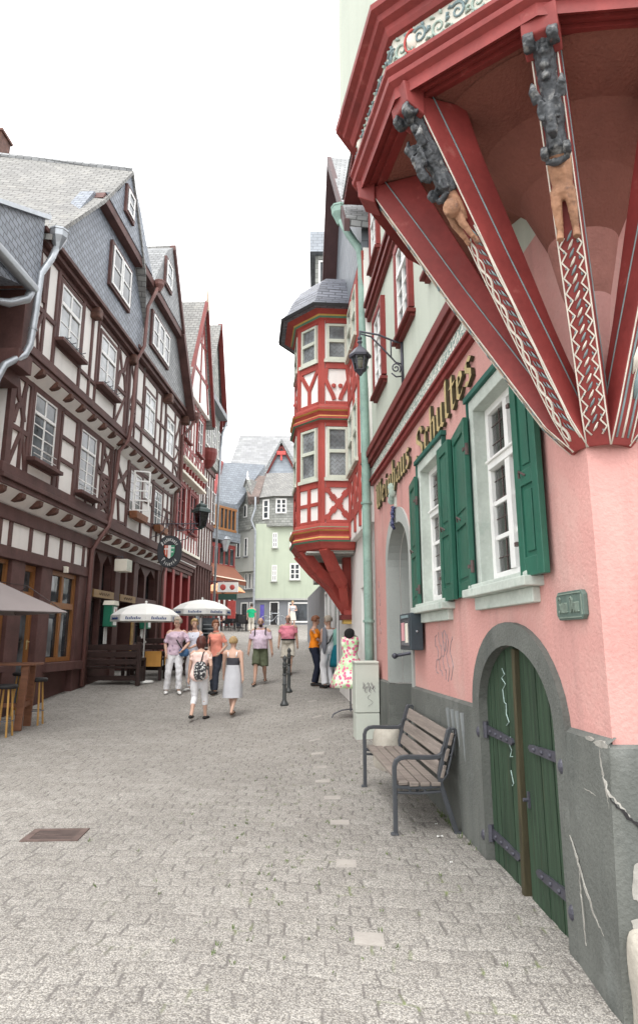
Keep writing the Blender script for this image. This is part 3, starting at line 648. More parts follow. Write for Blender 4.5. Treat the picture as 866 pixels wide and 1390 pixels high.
def upper_right():
    F = RF; S1 = 7.42
    m = MB(); wins = [(3.92, 4.86, 5.50, 6.80), (5.92, 6.84, 5.42, 6.72), (6.2, 7.0, 7.75, 8.9), (3.9, 4.8, 7.75, 8.9), (2.2, 3.1, 5.5, 6.8)]
    m.fsheet(F, [(CS, 4.22), (S1, 4.22), (S1, 9.55), (CS, 9.55)], [], .0)
    m.fsheet(E0, [(0, 4.62), (7, 4.62), (7, 9.55), (0, 9.55)], [], 0)
    m.add([F.P(S1, 0, 4.2), F.P(S1, -6, 4.2), F.P(S1, -6, 9.55), F.P(S1, 0, 9.55)], [(0, 1, 2, 3)])
    m.build('upper_wall', MT['palewall'], H_)
    f = MB(); f.fbox(F, 1.0, S1, -.02, .02, 4.22, 4.40); f.build('painted_frieze', MT['frieze'], H_)
    c = MB()
    c.fbox(F, .9, S1, -.02, .05, 4.09, 4.15); c.fbox(F, .9, S1, -.02, .075, 4.15, 4.185); c.fbox(F, .9, S1, -.02, .04, 4.185, 4.22)
    c.build('string_course', MT['bayred'], H_, bevel=.006)
    c = MB(); c.fbox(F, .9, S1 + .02, -.02, .05, 4.40, 4.46); c.fbox(F, .9, S1 + .03, -.02, .09, 4.46, 4.56); c.fbox(F, .9, S1 + .03, -.02, .12, 4.56, 4.66); c.fbox(F, .9, S1 + .03, -.02, .10, 4.66, 4.72)
    c.build('sill_beam', MT['darkred'], H_, bevel=.006)
    c = MB()
    for k, (z, e) in enumerate(((7.02, .06), (7.10, .10), (7.20, .07), (7.28, .12))): c.fbox(F, .3, S1, -.02, e, z, z + (.08 if k % 2 else .10))
    c.build('floor_beam', MT['darkred'], H_, bevel=.006)
    for s0, s1, z0, z1 in wins:
        w_ = window(F, s0 + .1, s1 - .1, z0 + .06, z1 - .06, -.0, H_, fw=.05, cols=2, rows=3, transom=.68, pane='paneb', curtain=.6, sill=None, trim=('bayred', .10, .07))
        k = MB(); k.fbox(F, s0 - .06, s1 + .06, -.02, .11, z0 - .04, z0 + .01); k.fbox(F, s0 - .03, s1 + .03, -.02, .06, z0 - .08, z0 - .04); k.build('sill', MT['darkred'], w_, bevel=.005)
    r = MB(); r.fbox(F, -.2, S1 + .25, -.1, .42, 9.50, 9.60); r.build('eave', MT['darkred'], H_)
    r = MB(); r.prism([F.P(-.3, .45, 9.6), F.P(-.3, -3.5, 14), F.P(-.3, -7.5, 9.6)], [F.P(S1 + .25, .45, 9.6), F.P(S1 + .25, -3.5, 14), F.P(S1 + .25, -7.5, 9.6)]); r.build('roof', MT['slate_md'], H_)
upper_right()

# ---- corner bay
def off(P, o):
    r = []; n = len(P)
    for i, p in enumerate(P):
        es = []
        if i > 0: es.append((P[i] - P[i - 1]).normalized())
        if i < n - 1: es.append((P[i + 1] - P[i]).normalized())
        ns = []
        for e in es:
            q = Vector((e.y, -e.x, 0))
            if q.dot(p - Kc) < 0: q = -q
            ns.append(q)
        b = sum(ns, Vector()).normalized(); k = b.dot(ns[0]); r.append(p + b * o / max(.4, k))
    return r
BP = [RF.P(1.72, 0, 0), Vector((.70, 5.02, 0)), Vector((.268, 4.236, 0)), Vector((.425, 3.345, 0)), Vector((1.06, 2.80, 0)), Vector((1.90, 2.72, 0)), Vector((2.72, 3.10, 0)), E0.P(1.75, 0, 0)]
ZB = 4.60
def bay():
    def ring(o, z): return [p + Vector((0, 0, z)) for p in off(BP, o)]
    low = MB(); low.loft([ring(*q) for q in ((-.16, 4.595), (-.10, 4.57), (-.10, 4.60), (-.05, 4.575), (-.05, 4.60), (0, 4.565), (0, 4.64), (.035, 4.66), (.04, 4.69), (.015, 4.71), (.05, 4.735), (.05, 4.76), (.0, 4.775))], 0, False, False)
    low.build('lower_cornice', MT['bayred'], H_)
    fr = MB(); fr.loft([ring(*q) for q in ((0.0, 4.775), (0.0, 4.965))], 0, False, False); fr.build('bay_frieze', MT['frieze2'], H_)
    up = MB(); up.loft([ring(*q) for q in ((0, 4.965), (.03, 4.97), (.045, 5.0), (.05, 5.03), (.09, 5.045), (.10, 5.08), (.14, 5.095), (.145, 5.13), (.10, 5.15))], 0, False, False); up.build('upper_cornice', MT['bayred'], H_)
    wl = MB(); wl.loft([ring(*q) for q in ((.10, 5.15), (.115, 5.17), (.115, 9.4))], 0, False, False); wl.build('bay_wall', MT['palewall'], H_)
    ev = MB(); R0 = ring(.35, 9.4); R1 = ring(.35, 9.5); top = [Kc + Vector((.3, .3, 12.6))] * len(BP)
    ev.loft([ring(.10, 9.4), R0, R1, [Kc * .75 + q * .25 + Vector((.2, .2, 12.4 - .25 * q.z - 0)) if False else Vector((Kc.x + .25 * (q.x - Kc.x), Kc.y + .25 * (q.y - Kc.y), 12.4)) for q in R1]], 0, True, False); ev.build('bay_roof', MT['slate_md'], H_)
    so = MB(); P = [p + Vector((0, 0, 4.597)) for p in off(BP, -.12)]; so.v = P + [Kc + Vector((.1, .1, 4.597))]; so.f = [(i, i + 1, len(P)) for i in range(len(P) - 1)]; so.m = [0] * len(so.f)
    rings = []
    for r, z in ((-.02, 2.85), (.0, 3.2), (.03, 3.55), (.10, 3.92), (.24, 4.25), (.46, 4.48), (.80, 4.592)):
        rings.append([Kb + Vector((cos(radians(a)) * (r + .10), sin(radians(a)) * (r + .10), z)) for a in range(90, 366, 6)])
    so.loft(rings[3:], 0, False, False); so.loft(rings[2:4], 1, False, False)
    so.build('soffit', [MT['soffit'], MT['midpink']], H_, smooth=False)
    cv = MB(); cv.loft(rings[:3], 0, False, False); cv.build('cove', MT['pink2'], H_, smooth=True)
    # scrollwork in relief on the frieze, one spray per face
    FP_ = off(BP, .004)
    for i in range(1, len(BP) - 2):
        a, b = FP_[i], FP_[i + 1]; L = (b - a).length; G = Frame((a.x, a.y), ((b - a).x, (b - a).y), 1)
        if G.n.dot(a - Kc) < 0: G = Frame((a.x, a.y), ((b - a).x, (b - a).y), -1)
        sc = MB(); n = max(4, int(L / .105))
        for k in range(n):
            cx = (k + .5) * L / n; up_ = 1 if k % 2 else -1
            sp = [(cx + (.008 + .040 * u / 14) * cos(u * .62 + (0 if up_ > 0 else pi)), 4.87 + up_ * .012 + (.008 + .052 * u / 14) * sin(u * .62) * up_) for u in range(15)]
            sc.tube([G.P(s_, .0, z_) for s_, z_ in sp], [.004 + .006 * u / 14 for u in range(15)], 5, mi=k % 2)
            for q in range(7):
                an = q * .9 + k; c0 = (cx + .050 * cos(an), 4.87 + .066 * sin(an)); c1 = (c0[0] + .035 * cos(an + .8), c0[1] + .03 * sin(an + .8))
                sc.tube([G.P(c0[0], 0, c0[1]), G.P((c0[0] + c1[0]) / 2, .004, (c0[1] + c1[1]) / 2 + .004), G.P(c1[0], 0, c1[1])], [.004, .011, .002], 5, mi=(k + q) % 2)
        cx = L * .16; sc.ball(G.P(cx, .0, 4.87), .035, .02, .05, mi=3, rot=None)                   # a red-rimmed profile head near the corner
        sc.tube([G.P(cx + .05 * cos(u), .004, 4.872 + .072 * sin(u)) for u in [1.2 + .35 * j for j in range(12)]], .008, 5, mi=2)
        sc.build('scroll_relief', [MT['paintgrn'], MT['paintblue'], MT['paintred'], MT['paintwhite']], H_, smooth=True)
MT['frieze2'] = mk('ivory_frieze_ground', (.60, .585, .51), .8, .1, 5, .12, 40, .3, .006, .25, stain=[((.36, .40, .36), 10, .56, .72)])
MT['pink2'] = MT['pink']; MT['midpink'] = mk('mid_pink_terracotta', (.38, .175, .145), .9, .25, 3, .14, 50, .7, .012, .2)  # tone between pink cove and darker soffit, for the band joining them
bay()
TXC = bpy.data.textures.new('chisel_marks', 'CLOUDS'); TXC.noise_scale = .020; TXC.noise_depth = 3
def rough(o, k):
    d = o.modifiers.new('chisel', 'DISPLACE'); d.texture = TXC; d.strength = k; d.mid_level = .5; d.texture_coords = 'LOCAL'
def bracket(V, kind):
    r_ = V - Kb; th = math.atan2(r_.y, r_.x); Rr = r_.length; G = Frame((Kb.x, Kb.y), (cos(th), sin(th)), -1); hw = .068
    f_ = (Rr - .09) / 1.08; out = [(.15, 2.63), (.22 * f_ + .02, 2.78), (.42 * f_, 3.16), (.66 * f_, 3.66), (.86 * f_, 4.10), (Rr - .09, 4.575)]
    inn = [(Rr - .42, 4.595), (.84 * f_ - .17, 4.30), (.66 * f_ - .16, 3.86), (.42 * f_ - .13, 3.30), (.24 * f_ - .11, 2.92), (.05, 2.66)]
    m = MB(); m.fprism(G, out + inn, -hw, hw); b = m.build('bay_bracket', MT['bayred'], H_, bevel=.006)
    # head block at the top
    k = MB(); k.fprism(G, [(Rr - .14, 4.44), (Rr - .03, 4.50), (Rr - .01, 4.63), (Rr - .14, 4.63)], -hw - .02, hw + .02); k.build('head_block', MT['bayred'], b, bevel=.008)
    seg = []; L = 0
    for p, q in zip(out, out[1:]): l = hypot(q[0] - p[0], q[1] - p[1]); seg.append((L, l, p, q)); L += l
    def on(u, v, h=.004):
        u = max(0, min(1, u)) * L
        for l0, l, p, q in seg:
            if u <= l0 + l + 1e-9:
                f = (u - l0) / l; tx, tz = (q[0] - p[0]) / l, (q[1] - p[1]) / l
                return G.P(p[0] + (q[0] - p[0]) * f + tz * h, v * hw, p[1] + (q[1] - p[1]) * f - tx * h)
    o = MB()
    for e in (-.9, .9): o.tube([on(i / 20, e, .001) for i in range(21)], .0045, 5, mi=0)
    if kind == 'wave':
        o.tube([on(.03 + i / 90 * .94, .45 * sin(i * .42), .001) for i in range(91)], .010, 5, mi=1, flat=.5)
        o.tube([on(.03 + i / 90 * .94, .45 * sin(i * .42 + pi) * .8, .001) for i in range(0, 91)], .005, 5, mi=2, flat=.5)
        for k in range(22): u = .05 + k * .042; o.tube([on(u, .55 * (-1) ** k), on(u + .008, .3 * (-1) ** k), on(u + .02, .05 * (-1) ** k)], [.003, .010, .002], 5, mi=2, flat=.4)
    elif kind == 'braid':
        for ph in (0, pi): o.tube([on(.03 + i / 80 * .58, -.45 + .24 * sin(i * .52 + ph), .002) for i in range(81)], .0085, 5, mi=0, flat=.5)
        for k in range(20): u = .05 + k * .029; o.tube([on(u, .62), on(u + .012, .42, .006), on(u + .026, .30)], [.003, .014, .003], 6, mi=2, flat=.4); o.tube([on(u + .012, .20), on(u + .02, .08, .004), on(u + .032, .02)], [.002, .009, .002], 6, mi=2, flat=.4)
        o.tube([on(.03 + i / 30 * .6, .78 - .06 * sin(i * .9), .001) for i in range(31)], .006, 5, mi=0)
    elif kind == 'zigzag':
        for sg in (-1, 1): o.tube([on(.03 + i / 26 * .49, sg * (.82 if i % 2 else .40), .002) for i in range(27)], .008, 5, mi=0, flat=.5)
        for k in range(24): u = .04 + k * .0205; o.tube([on(u, -.22), on(u + .010, 0, .006), on(u + .022, .20)], [.004, .010, .004], 6, mi=(2 if k % 2 else 0), flat=.4)
        for k in range(26): u = .035 + k * .0195; o.tube([on(u, .55 * (-1) ** k), on(u + .008, .48 * (-1) ** k, .004)], [.008, .003], 5, mi=2, flat=.4)
    else:
        for v in (-.55, .0, .5): o.tube([on(.02 + i / 20 * .9, v, .001) for i in range(21)], .007, 5, mi=2 if v else 0, flat=.5)
        for k in range(5): u = .12 + k * .15; o.tube([on(u, .25), on(u + .04, .30, .01), on(u + .09, .2)], [.004, .028, .004], 6, mi=2, flat=.35); o.tube([on(u + .06, -.3), on(u + .10, -.25, .01), on(u + .14, -.2)], [.004, .024, .004], 6, mi=0, flat=.35)
    # thin line on both cheeks
    for sd in (-1, 1): o.tube([G.P(p[0] - .10, sd * (hw + .001), p[1] + .05) for p in out[1:]], .0045, 5, mi=2)
    o.build('painted_ornament', [MT['paintwhite'], MT['painttan'], MT['paintblue']], b, smooth=True)
    if kind not in ('braid', 'zigzag'): return b
    # carved grotesque and the figure below it
    u0 = .735 if kind == 'braid' else .70
    g = MB(); N_ = 12
    def sect(u, wv, hh, n=12): 
        return [on(u, wv * cos(2 * pi * k / n), max(-.03, hh * sin(2 * pi * k / n))) for k in range(n)]
    us = [u0, u0 + .025, u0 + .065, u0 + .11, u0 + .155, u0 + .20, u0 + .24, .985]
    ww = [.74, .82, .70, .88, .66, .74, .80, .74]; hh = [.05, .085, .07, .105, .06, .055, .075, .06]
    g.loft([sect(u, a, h) for u, a, h in zip(us, ww, hh)])
    def scroll(u, v0, v1, r, h): g.tube([on(u, v0, h), on(u, v1, h)], r, 12)
    for e in (-1, 1):
        scroll(.965, e * .45, e * 1.05, .046, .065); scroll(.965, e * 1.05, e * 1.15, .024, .065)
        g.tube([on(.965 - .0 + .018 * cos(t_) , e * 1.12, .065 + .03 * sin(t_)) for t_ in [i * .6 for i in range(10)]], .009, 6)
        scroll(u0 + .015, e * .55, e * 1.05, .034, .085)
        # hollow eyes and ears
        c0 = u0 + .105; g.tube([on(c0 + .022 * cos(i * pi / 5), e * .52 + e * .20 * sin(i * pi / 5), .115 + .0 * i) for i in range(11)], .011, 6)
        g.tube([on(u0 + .13, e * .75, .08), on(u0 + .155, e * 1.0, .10), on(u0 + .18, e * 1.05, .06)], [.030, .022, .006], 8)
    g.tube([on(u0 + .12, 0, .10), on(u0 + .08, 0, .135), on(u0 + .055, 0, .13), on(u0 + .043, 0, .10)], [.022, .026, .030, .016], 8)
    for k in range(3): g.ball(on(u0 + .185 + k * .026, .35 if kind == 'braid' else 0, .065), .026, n=8, m=6)
    if kind == 'braid': g.tube([on(u0 + .16, -.7, .06), on(u0 + .10, -1.35, .05), on(u0 + .085, -2.0, .03), on(u0 + .12, -2.4, .02)], [.03, .026, .02, .006], 8); g.tube([on(u0 + .10, -1.35, .05), on(u0 + .15, -1.75, .05)], [.022, .005], 8)
    g.tube([on(u0 - .004, -.8, .07), on(u0 - .012, 0, .09), on(u0 - .004, .8, .07)], [.014, .022, .014], 8)
    rough(g.build('carved_mask', MT['carvedark'], b, smooth=True, remesh=.006), .012)
    f = MB()
    if kind == 'zigzag':
        f.loft([sect(u, a, h) for u, a, h in ((u0 + .01, .86, .06), (u0 - .025, .88, .075), (u0 - .055, .76, .06), (u0 - .078, .92, .07), (u0 - .095, .8, .05))])
        for e in (-1, 1):
            f.tube([on(u0 - .07, e * .46, .035), on(u0 - .105, e * .54, .04), on(u0 - .14, e * .54, .034), on(u0 - .17, e * .56, .03)], [.031, .027, .021, .017], 10)
            f.tube([on(u0 - .165, e * .56, .03), on(u0 - .185, e * .60, .06)], [.018, .020], 8)
    else:
        f.loft([sect(u, a, h) for u, a, h in ((u0 + .01, .5, .05), (u0 - .03, .62, .07), (u0 - .06, .60, .06), (u0 - .08, .4, .04))])
        f.ball(on(u0 - .045, .55, .085), .048, .048, .055, n=12, m=9)
        f.ball(on(u0 - .055, .55, .128), .012, n=6, m=5)
        f.tube([on(u0 - .04, -.35, .05), on(u0 - .08, -.42, .05), on(u0 - .12, -.40, .03)], [.03, .024, .014], 10)
        f.tube([on(u0 - .045, .30, .05), on(u0 - .09, .60, .06), on(u0 - .135, .72, .04)], [.028, .022, .013], 10)
        for q in range(4): f.tube([on(u0 - .13, .72 + (q - 1.5) * .12, .04), on(u0 - .155, .74 + (q - 1.5) * .15, .03)], [.007, .005], 6); f.tube([on(u0 - .115, -.40 + (q - 1.5) * .12, .03), on(u0 - .14, -.40 + (q - 1.5) * .15, .02)], [.007, .005], 6)
    rough(f.build('carved_figure', MT['carveflesh'], b, smooth=True, remesh=.005), .006)
    return b
for V, k in zip(off(BP, 0)[1:7], ('wave', 'wave', 'braid', 'zigzag', 'leaf', 'leaf')): 
    if V.x < .8 and V.y > 4.8: continue
    bracket(V, k)

MT['letterside'] = mk('dark_letter_edge', (.07, .065, .035), .6, .2, 8, .1, 40, 0)
def sign_text():
    t = thing('lettering', 'gilt blackletter sign reading Weinhaus Schultes across the pink wall', 'sign', tuple(RF.P(4.3, .05, 3.7)))
    def word(txt, s0, s1, zb0, zb1, xh):
        W = text_width(txt); k = (s0 - s1) / W; x = 0
        for ch in txt:
            f0 = x / W; zb = zb0 + (zb1 - zb0) * f0; mb = MB()
            glyph_mesh(mb, ch, lambda a, y, h, x=x, zb=zb: RF.P(s0 - (x + a) * k, .008 + .034 * h, zb + y * xh), nib=(.15, .12), side=1)
            mb.build('letter', [MT['gold'], MT['letterside']], t); x += GL[ch][0] + .10
    word('Weinhaus', 6.90, 4.27, 3.60, 3.68, .225); word('Schultes', 3.94, 1.62, 3.58, 3.77, .225)
sign_text()
def plaque():
    t = thing('plaque', 'small green metal plaque reading Zum Dom beside the arched cellar door', 'sign', tuple(RF.P(.13, .02, 1.8)))
    a, b, z0, z1, c = -.045, .305, 1.715, 1.875, .025
    m = MB(); m.fprism(RF, [(a + c, z0), (b - c, z0), (b, z0 + c), (b, z1 - c), (b - c, z1), (a + c, z1), (a, z1 - c), (a, z0 + c)], .0, .03); m.build('plate', MT['plaque'], t, bevel=.004)
    r = MB(); g = .014
    for p, q in (((a + c, z0 + g), (b - c, z0 + g)), ((a + c, z1 - g), (b - c, z1 - g)), ((a + g, z0 + c), (a + g, z1 - c)), ((b - g, z0 + c), (b - g, z1 - c))): r.beam(RF, p, q, .006, .03, .036)
    r.build('rim', MT['plaquehi'], t)
    W = text_width('Zum Dom'); k = .27 / W; x = 0
    for ch in 'Zum Dom':
        if ch != ' ':
            mb = MB(); glyph_mesh(mb, ch, lambda p, y, h, x=x: RF.P(b - .04 - (x + p) * k, .03 + .009 * h, 1.757 + y * .052), nib=(.16, .11)); mb.build('letter', MT['plaquehi'], t)
        x += GL[ch][0] + .10
plaque()
# ------------------------------------------------------------------ things on and before the right hand wall
def grape():
    t = thing('grape_ornament', 'painted bunch of grapes hanging over the tavern doorway arch', 'ornament', tuple(RF.P(5.35, .05, 3.4)))
    m = MB(); c = 5.42
    for k in range(26):
        u = k / 26; m.ball(RF.P(c + random.uniform(-1, 1) * .075 * (1 - u * .75), .05 + random.uniform(-.01, .02), 3.36 - .30 * u), .022, n=8, m=6)
    m.build('grapes', mk('blue_grapes', (.05, .055, .12), .4, .4, 9, .1, 40, 0), t, smooth=True)
    l = MB()
    for k in range(5):
        a = k * 1.3; p = RF.P(c + .05 * cos(a), .06, 3.46 + .045 * k); l.ball(p, .05, .02, .06, n=8, m=6)
    l.build('leaves', MT['paintgrn'], t)
    s = MB(); s.fbox(RF, c - .035, c + .035, -.005, .03, 3.36, 3.70); s.build('backing', MT['stonegrn'], t)
grape()
def showcase():
    t = thing('menu_showcase', 'dark wall mounted menu showcase between the doorway and the first window', 'showcase', tuple(RF.P(4.2, .1, 1.5)))
    m = MB(); m.fbox(RF, 3.90, 4.50, .03, .17, 1.50, 1.90); m.build('case', mk('blue_black_case', (.035, .05, .06), .4, .1, 5, .1, 40, .1), t, bevel=.01)
    g = MB(); g.fbox(RF, 3.96, 4.44, .17, .175, 1.55, 1.83); g.build('display', MT['paneb'], t)
    g = MB()
    for a, b, z0, z1, mi in ((4.02, 4.16, 1.58, 1.79, 0), (4.22, 4.38, 1.60, 1.80, 1)): g.fbox(RF, a, b, .175, .178, z0, z1, mi)
    g.fbox(RF, 4.0, 4.4, .171, .176, 1.85, 1.88, 2)
    g.build('menu_sheet', [MT['cream'], mk('pink_sheet', (.6, .3, .32), .8, .1), MT['paintblue']], t)
    k = MB(); k.ball(RF.P(3.89, .10, 1.70), .012); k.build('lock', MT['zinc'], t)
showcase()
def downpipe(name, label, pts, r, mats, group=None, hopper=None, clips=()):
    t = thing(name, label, 'downpipe', tuple(pts[-1])); m = MB(); m.tube(pts, r, 10); m.build('pipe', mats, t, smooth=True)
    if hopper:
        h = MB(); c = Vector(hopper[0]); R_ = hopper[1]; h.lathe([(R_ * .35, -R_ * 1.7), (R_ * .6, -R_ * 1.1), (R_ * .95, -R_ * .4), (R_, .25 * R_), (R_ * 1.06, .3 * R_), (R_ * 1.06, R_ * .5)], c, 8); h.build('hopper', mats, t)
    for p in clips:
        c = MB(); p = Vector(p); c.tube([p - Vector((0, 0, .02)), p + Vector((0, 0, .02))], r * 1.22, 10); c.build('clip', mats, t)
    return t
F = RF
downpipe('downpipe', 'verdigris copper downpipe with a hopper at the far end of the pink tavern', [F.P(8.0, .45, 9.42), F.P(7.86, .30, 9.0), F.P(7.62, .14, 8.55), F.P(7.55, .12, 8.2), F.P(7.50, .12, 6.0), F.P(7.42, .12, 4.4), F.P(7.36, .12, 2.4), F.P(7.32, .12, .1)], .075, MT['copper'], hopper=(F.P(8.0, .45, 9.58), .17), clips=[F.P(7.34, .12, 1.9), F.P(7.40, .12, 3.8), F.P(7.5, .12, 6.2)])
downpipe('downpipe', 'thin grey downpipe just beyond the verdigris copper one', [F.P(7.75, .12, 5.6), F.P(7.70, .10, 5.2), F.P(7.66, .10, 4.9), F.P(7.64, .10, .1)], .045, MT['zinc'], clips=[F.P(7.64, .1, 2.6), F.P(7.64, .1, 4.0)])

def street_lantern(t, c, r, hgt):        # six sided lantern hanging with its top at c
    m = MB(); c = Vector(c)
    m.lathe([(r * 1.32, -.03), (r * 1.36, 0), (r * .75, .085), (r * .22, .13), (.02, .16), (.035, .19), (.012, .23)], c, 6); m.build('lantern_roof', MT['iron'], t)
    b = MB()
    for k in range(6):
        a = pi / 3 * k; a2 = a + pi / 3; p = Vector((cos(a), sin(a), 0)); q = Vector((cos(a2), sin(a2), 0))
        b.tube([c + p * r - Vector((0, 0, .02)), c + p * r * .62 - Vector((0, 0, hgt))], .009, 5); b.tube([c + p * r * .62 - Vector((0, 0, hgt)), c + q * r * .62 - Vector((0, 0, hgt))], .010, 5); b.tube([c + p * r * .85 - Vector((0, 0, hgt * .4)), c + q * r * .85 - Vector((0, 0, hgt * .4))], .005, 5)
    b.lathe([(.015, -.07), (r * .45, -.02), (r * .62, 0)], c - Vector((0, 0, hgt)), 6); b.build('lantern_frame', MT['iron'], t)
    g = MB(); g.lathe([(r * .60, -hgt + .005), (r * .97, -.02)], c, 6); g.build('lantern_glass', MT['clear'], t)
    l = MB(); l.ball(c - Vector((0, 0, hgt * .45)), .05, .05, .08); l.build('bulb', MT['cream'], t, smooth=True)
def right_lamp():
    s = 4.68; t = thing('wall_lamp', 'six sided wrought iron lantern on a scrolled arm above the gilt lettering', 'street lamp', tuple(RF.P(s, .05, 5.2)))
    p = MB(); p.fbox(RF, s - .025, s + .025, 0, .03, 4.86, 5.48); p.fprism(RF, [(s - .025, 4.86), (s, 4.78), (s + .025, 4.86)], 0, .03)
    p.tube([RF.P(s, .03, 5.42), RF.P(s, .10, 5.43), RF.P(s, .32, 5.52), RF.P(s, .57, 5.56)], .013, 6); p.tube([RF.P(s, .03, 5.12), RF.P(s, .10, 5.14), RF.P(s, .28, 5.34), RF.P(s, .42, 5.49), RF.P(s, .57, 5.53)], .011, 6)
    p.tube([RF.P(s, .16, 5.20), RF.P(s, .16, 5.44)], .009, 6)
    p.tube([RF.P(s, .10 + (.012 + .045 * i / 14) * cos(i * .6), 5.06 + (.012 + .055 * i / 14) * sin(i * .6)) for i in range(18)], .010, 6); p.tube([RF.P(s, .03, 4.95), RF.P(s, .10, 4.94), RF.P(s, .16, 4.99)], .010, 6)
    p.tube([RF.P(s, .57, 5.57), RF.P(s, .57, 5.40)], .010, 6); p.ball(RF.P(s, .57, 5.46), .03)
    p.build('bracket_arm', MT['iron'], t, smooth=True)
    street_lantern(t, RF.P(s, .57, 5.22), .11, .21)
right_lamp()
def cabinet():
    c = ground(508, 1003); z0 = gz(c.x, c.y) - .05; t = thing('utility_cabinet', 'tall pale grey utility cabinet with scribbles against the pink wall', 'cabinet', (c.x, c.y, z0))
    s = (Vector((c.x, c.y, 0)) - RF.o).dot(RF.t); a, b, d0, d1 = s, s + .36, .05, .40
    z0 -= 0
    m = MB(); m.fbox(RF, a, b, d0, d1, z0, z0 + .40); m.build('base', MT['cabinet'], t, bevel=.008)
    m = MB(); m.fbox(RF, a + .004, b, d0, d1 + .004, z0 + .41, z0 + 1.10); bd = m.build('door', MT['cabinet'], t, bevel=.008)
    m = MB(); m.fbox(RF, a - .01, b + .01, d0, d1 + .015, z0 + 1.10, z0 + 1.14); m.build('lid', MT['cabinet'], t, bevel=.012)
    g = MB(); G = Frame(tuple(RF.P(a + .002, d0, 0))[:2], (RF.n.x, RF.n.y), 1)
    if G.n.dot(RF.t) > 0: G = Frame(tuple(RF.P(a + .002, d0, 0))[:2], (RF.n.x, RF.n.y), -1)
    for k in range(6):
        x = .08 + .03 * k; pts = [(x + .02 * sin(i * 1.9 + k), z0 + .74 + .05 * k % .1 + .05 * cos(i * 1.3 + k * 2)) for i in range(7)]; g.tube([G.P(p, .004, q) for p, q in pts], .0025, 4)
    g.tube([G.P(p, .004, q) for p, q in [(.14 + .04 * sin(i * .9), z0 + .66 - .02 * i) for i in range(9)]], .002, 4)
    g.build('scribble', MT['graf'], bd)
cabinet()
def stone():
    p = RF.P(5.35, .20, 0); z = gz(p.x, p.y); t = thing('corner_stone', 'worn pale limestone block at the foot of the doorway behind the bench', 'stone', (p.x, p.y, z))
    m = MB(); R3 = Matrix.Rotation(math.atan2(RF.t.y, RF.t.x), 3, 'Z')
    m.ball((p.x, p.y, z + .14), .42, .20, .40, n=20, m=14, rot=R3)
    for v in m.v:
        q = R3.inverted() @ (v - Vector((p.x, p.y, z + .14))); q = Vector((max(-.34, min(.34, q.x)), max(-.17, min(.17, q.y)), max(-.2, min(.30, q.z)))); q += Vector((random.uniform(-.01, .01),) * 3); v.xyz = R3 @ q + Vector((p.x, p.y, z + .14))
    m.build('block', MT['stonewhite'], t, smooth=True, sub=1)
    tag(t, 'worn pale limestone block at the foot of the doorway behind the bench', 'stone')
    p = E0.P(.14, .12, 0); z = gz(p.x, p.y); t = thing('corner_stone', 'pale limestone guard stone at the near corner under the cracked plinth', 'stone', (p.x, p.y, z))
    m = MB(); m.ball((p.x + .03, p.y + .03, z + .12), .30, .20, .42, n=20, m=14)
    for v in m.v:
        q = v - Vector((p.x + .03, p.y + .03, z + .12)); q = Vector((max(-.22, min(.24, q.x)), max(-.13, min(.13, q.y)), max(-.3, min(.28, q.z)))) + Vector((random.uniform(-.012, .012), random.uniform(-.012, .012), random.uniform(-.012, .012))); v.xyz = q + Vector((p.x + .03, p.y + .03, z + .12))
    m.build('block', MT['stonewhite'], t, smooth=True, sub=1)
stone()
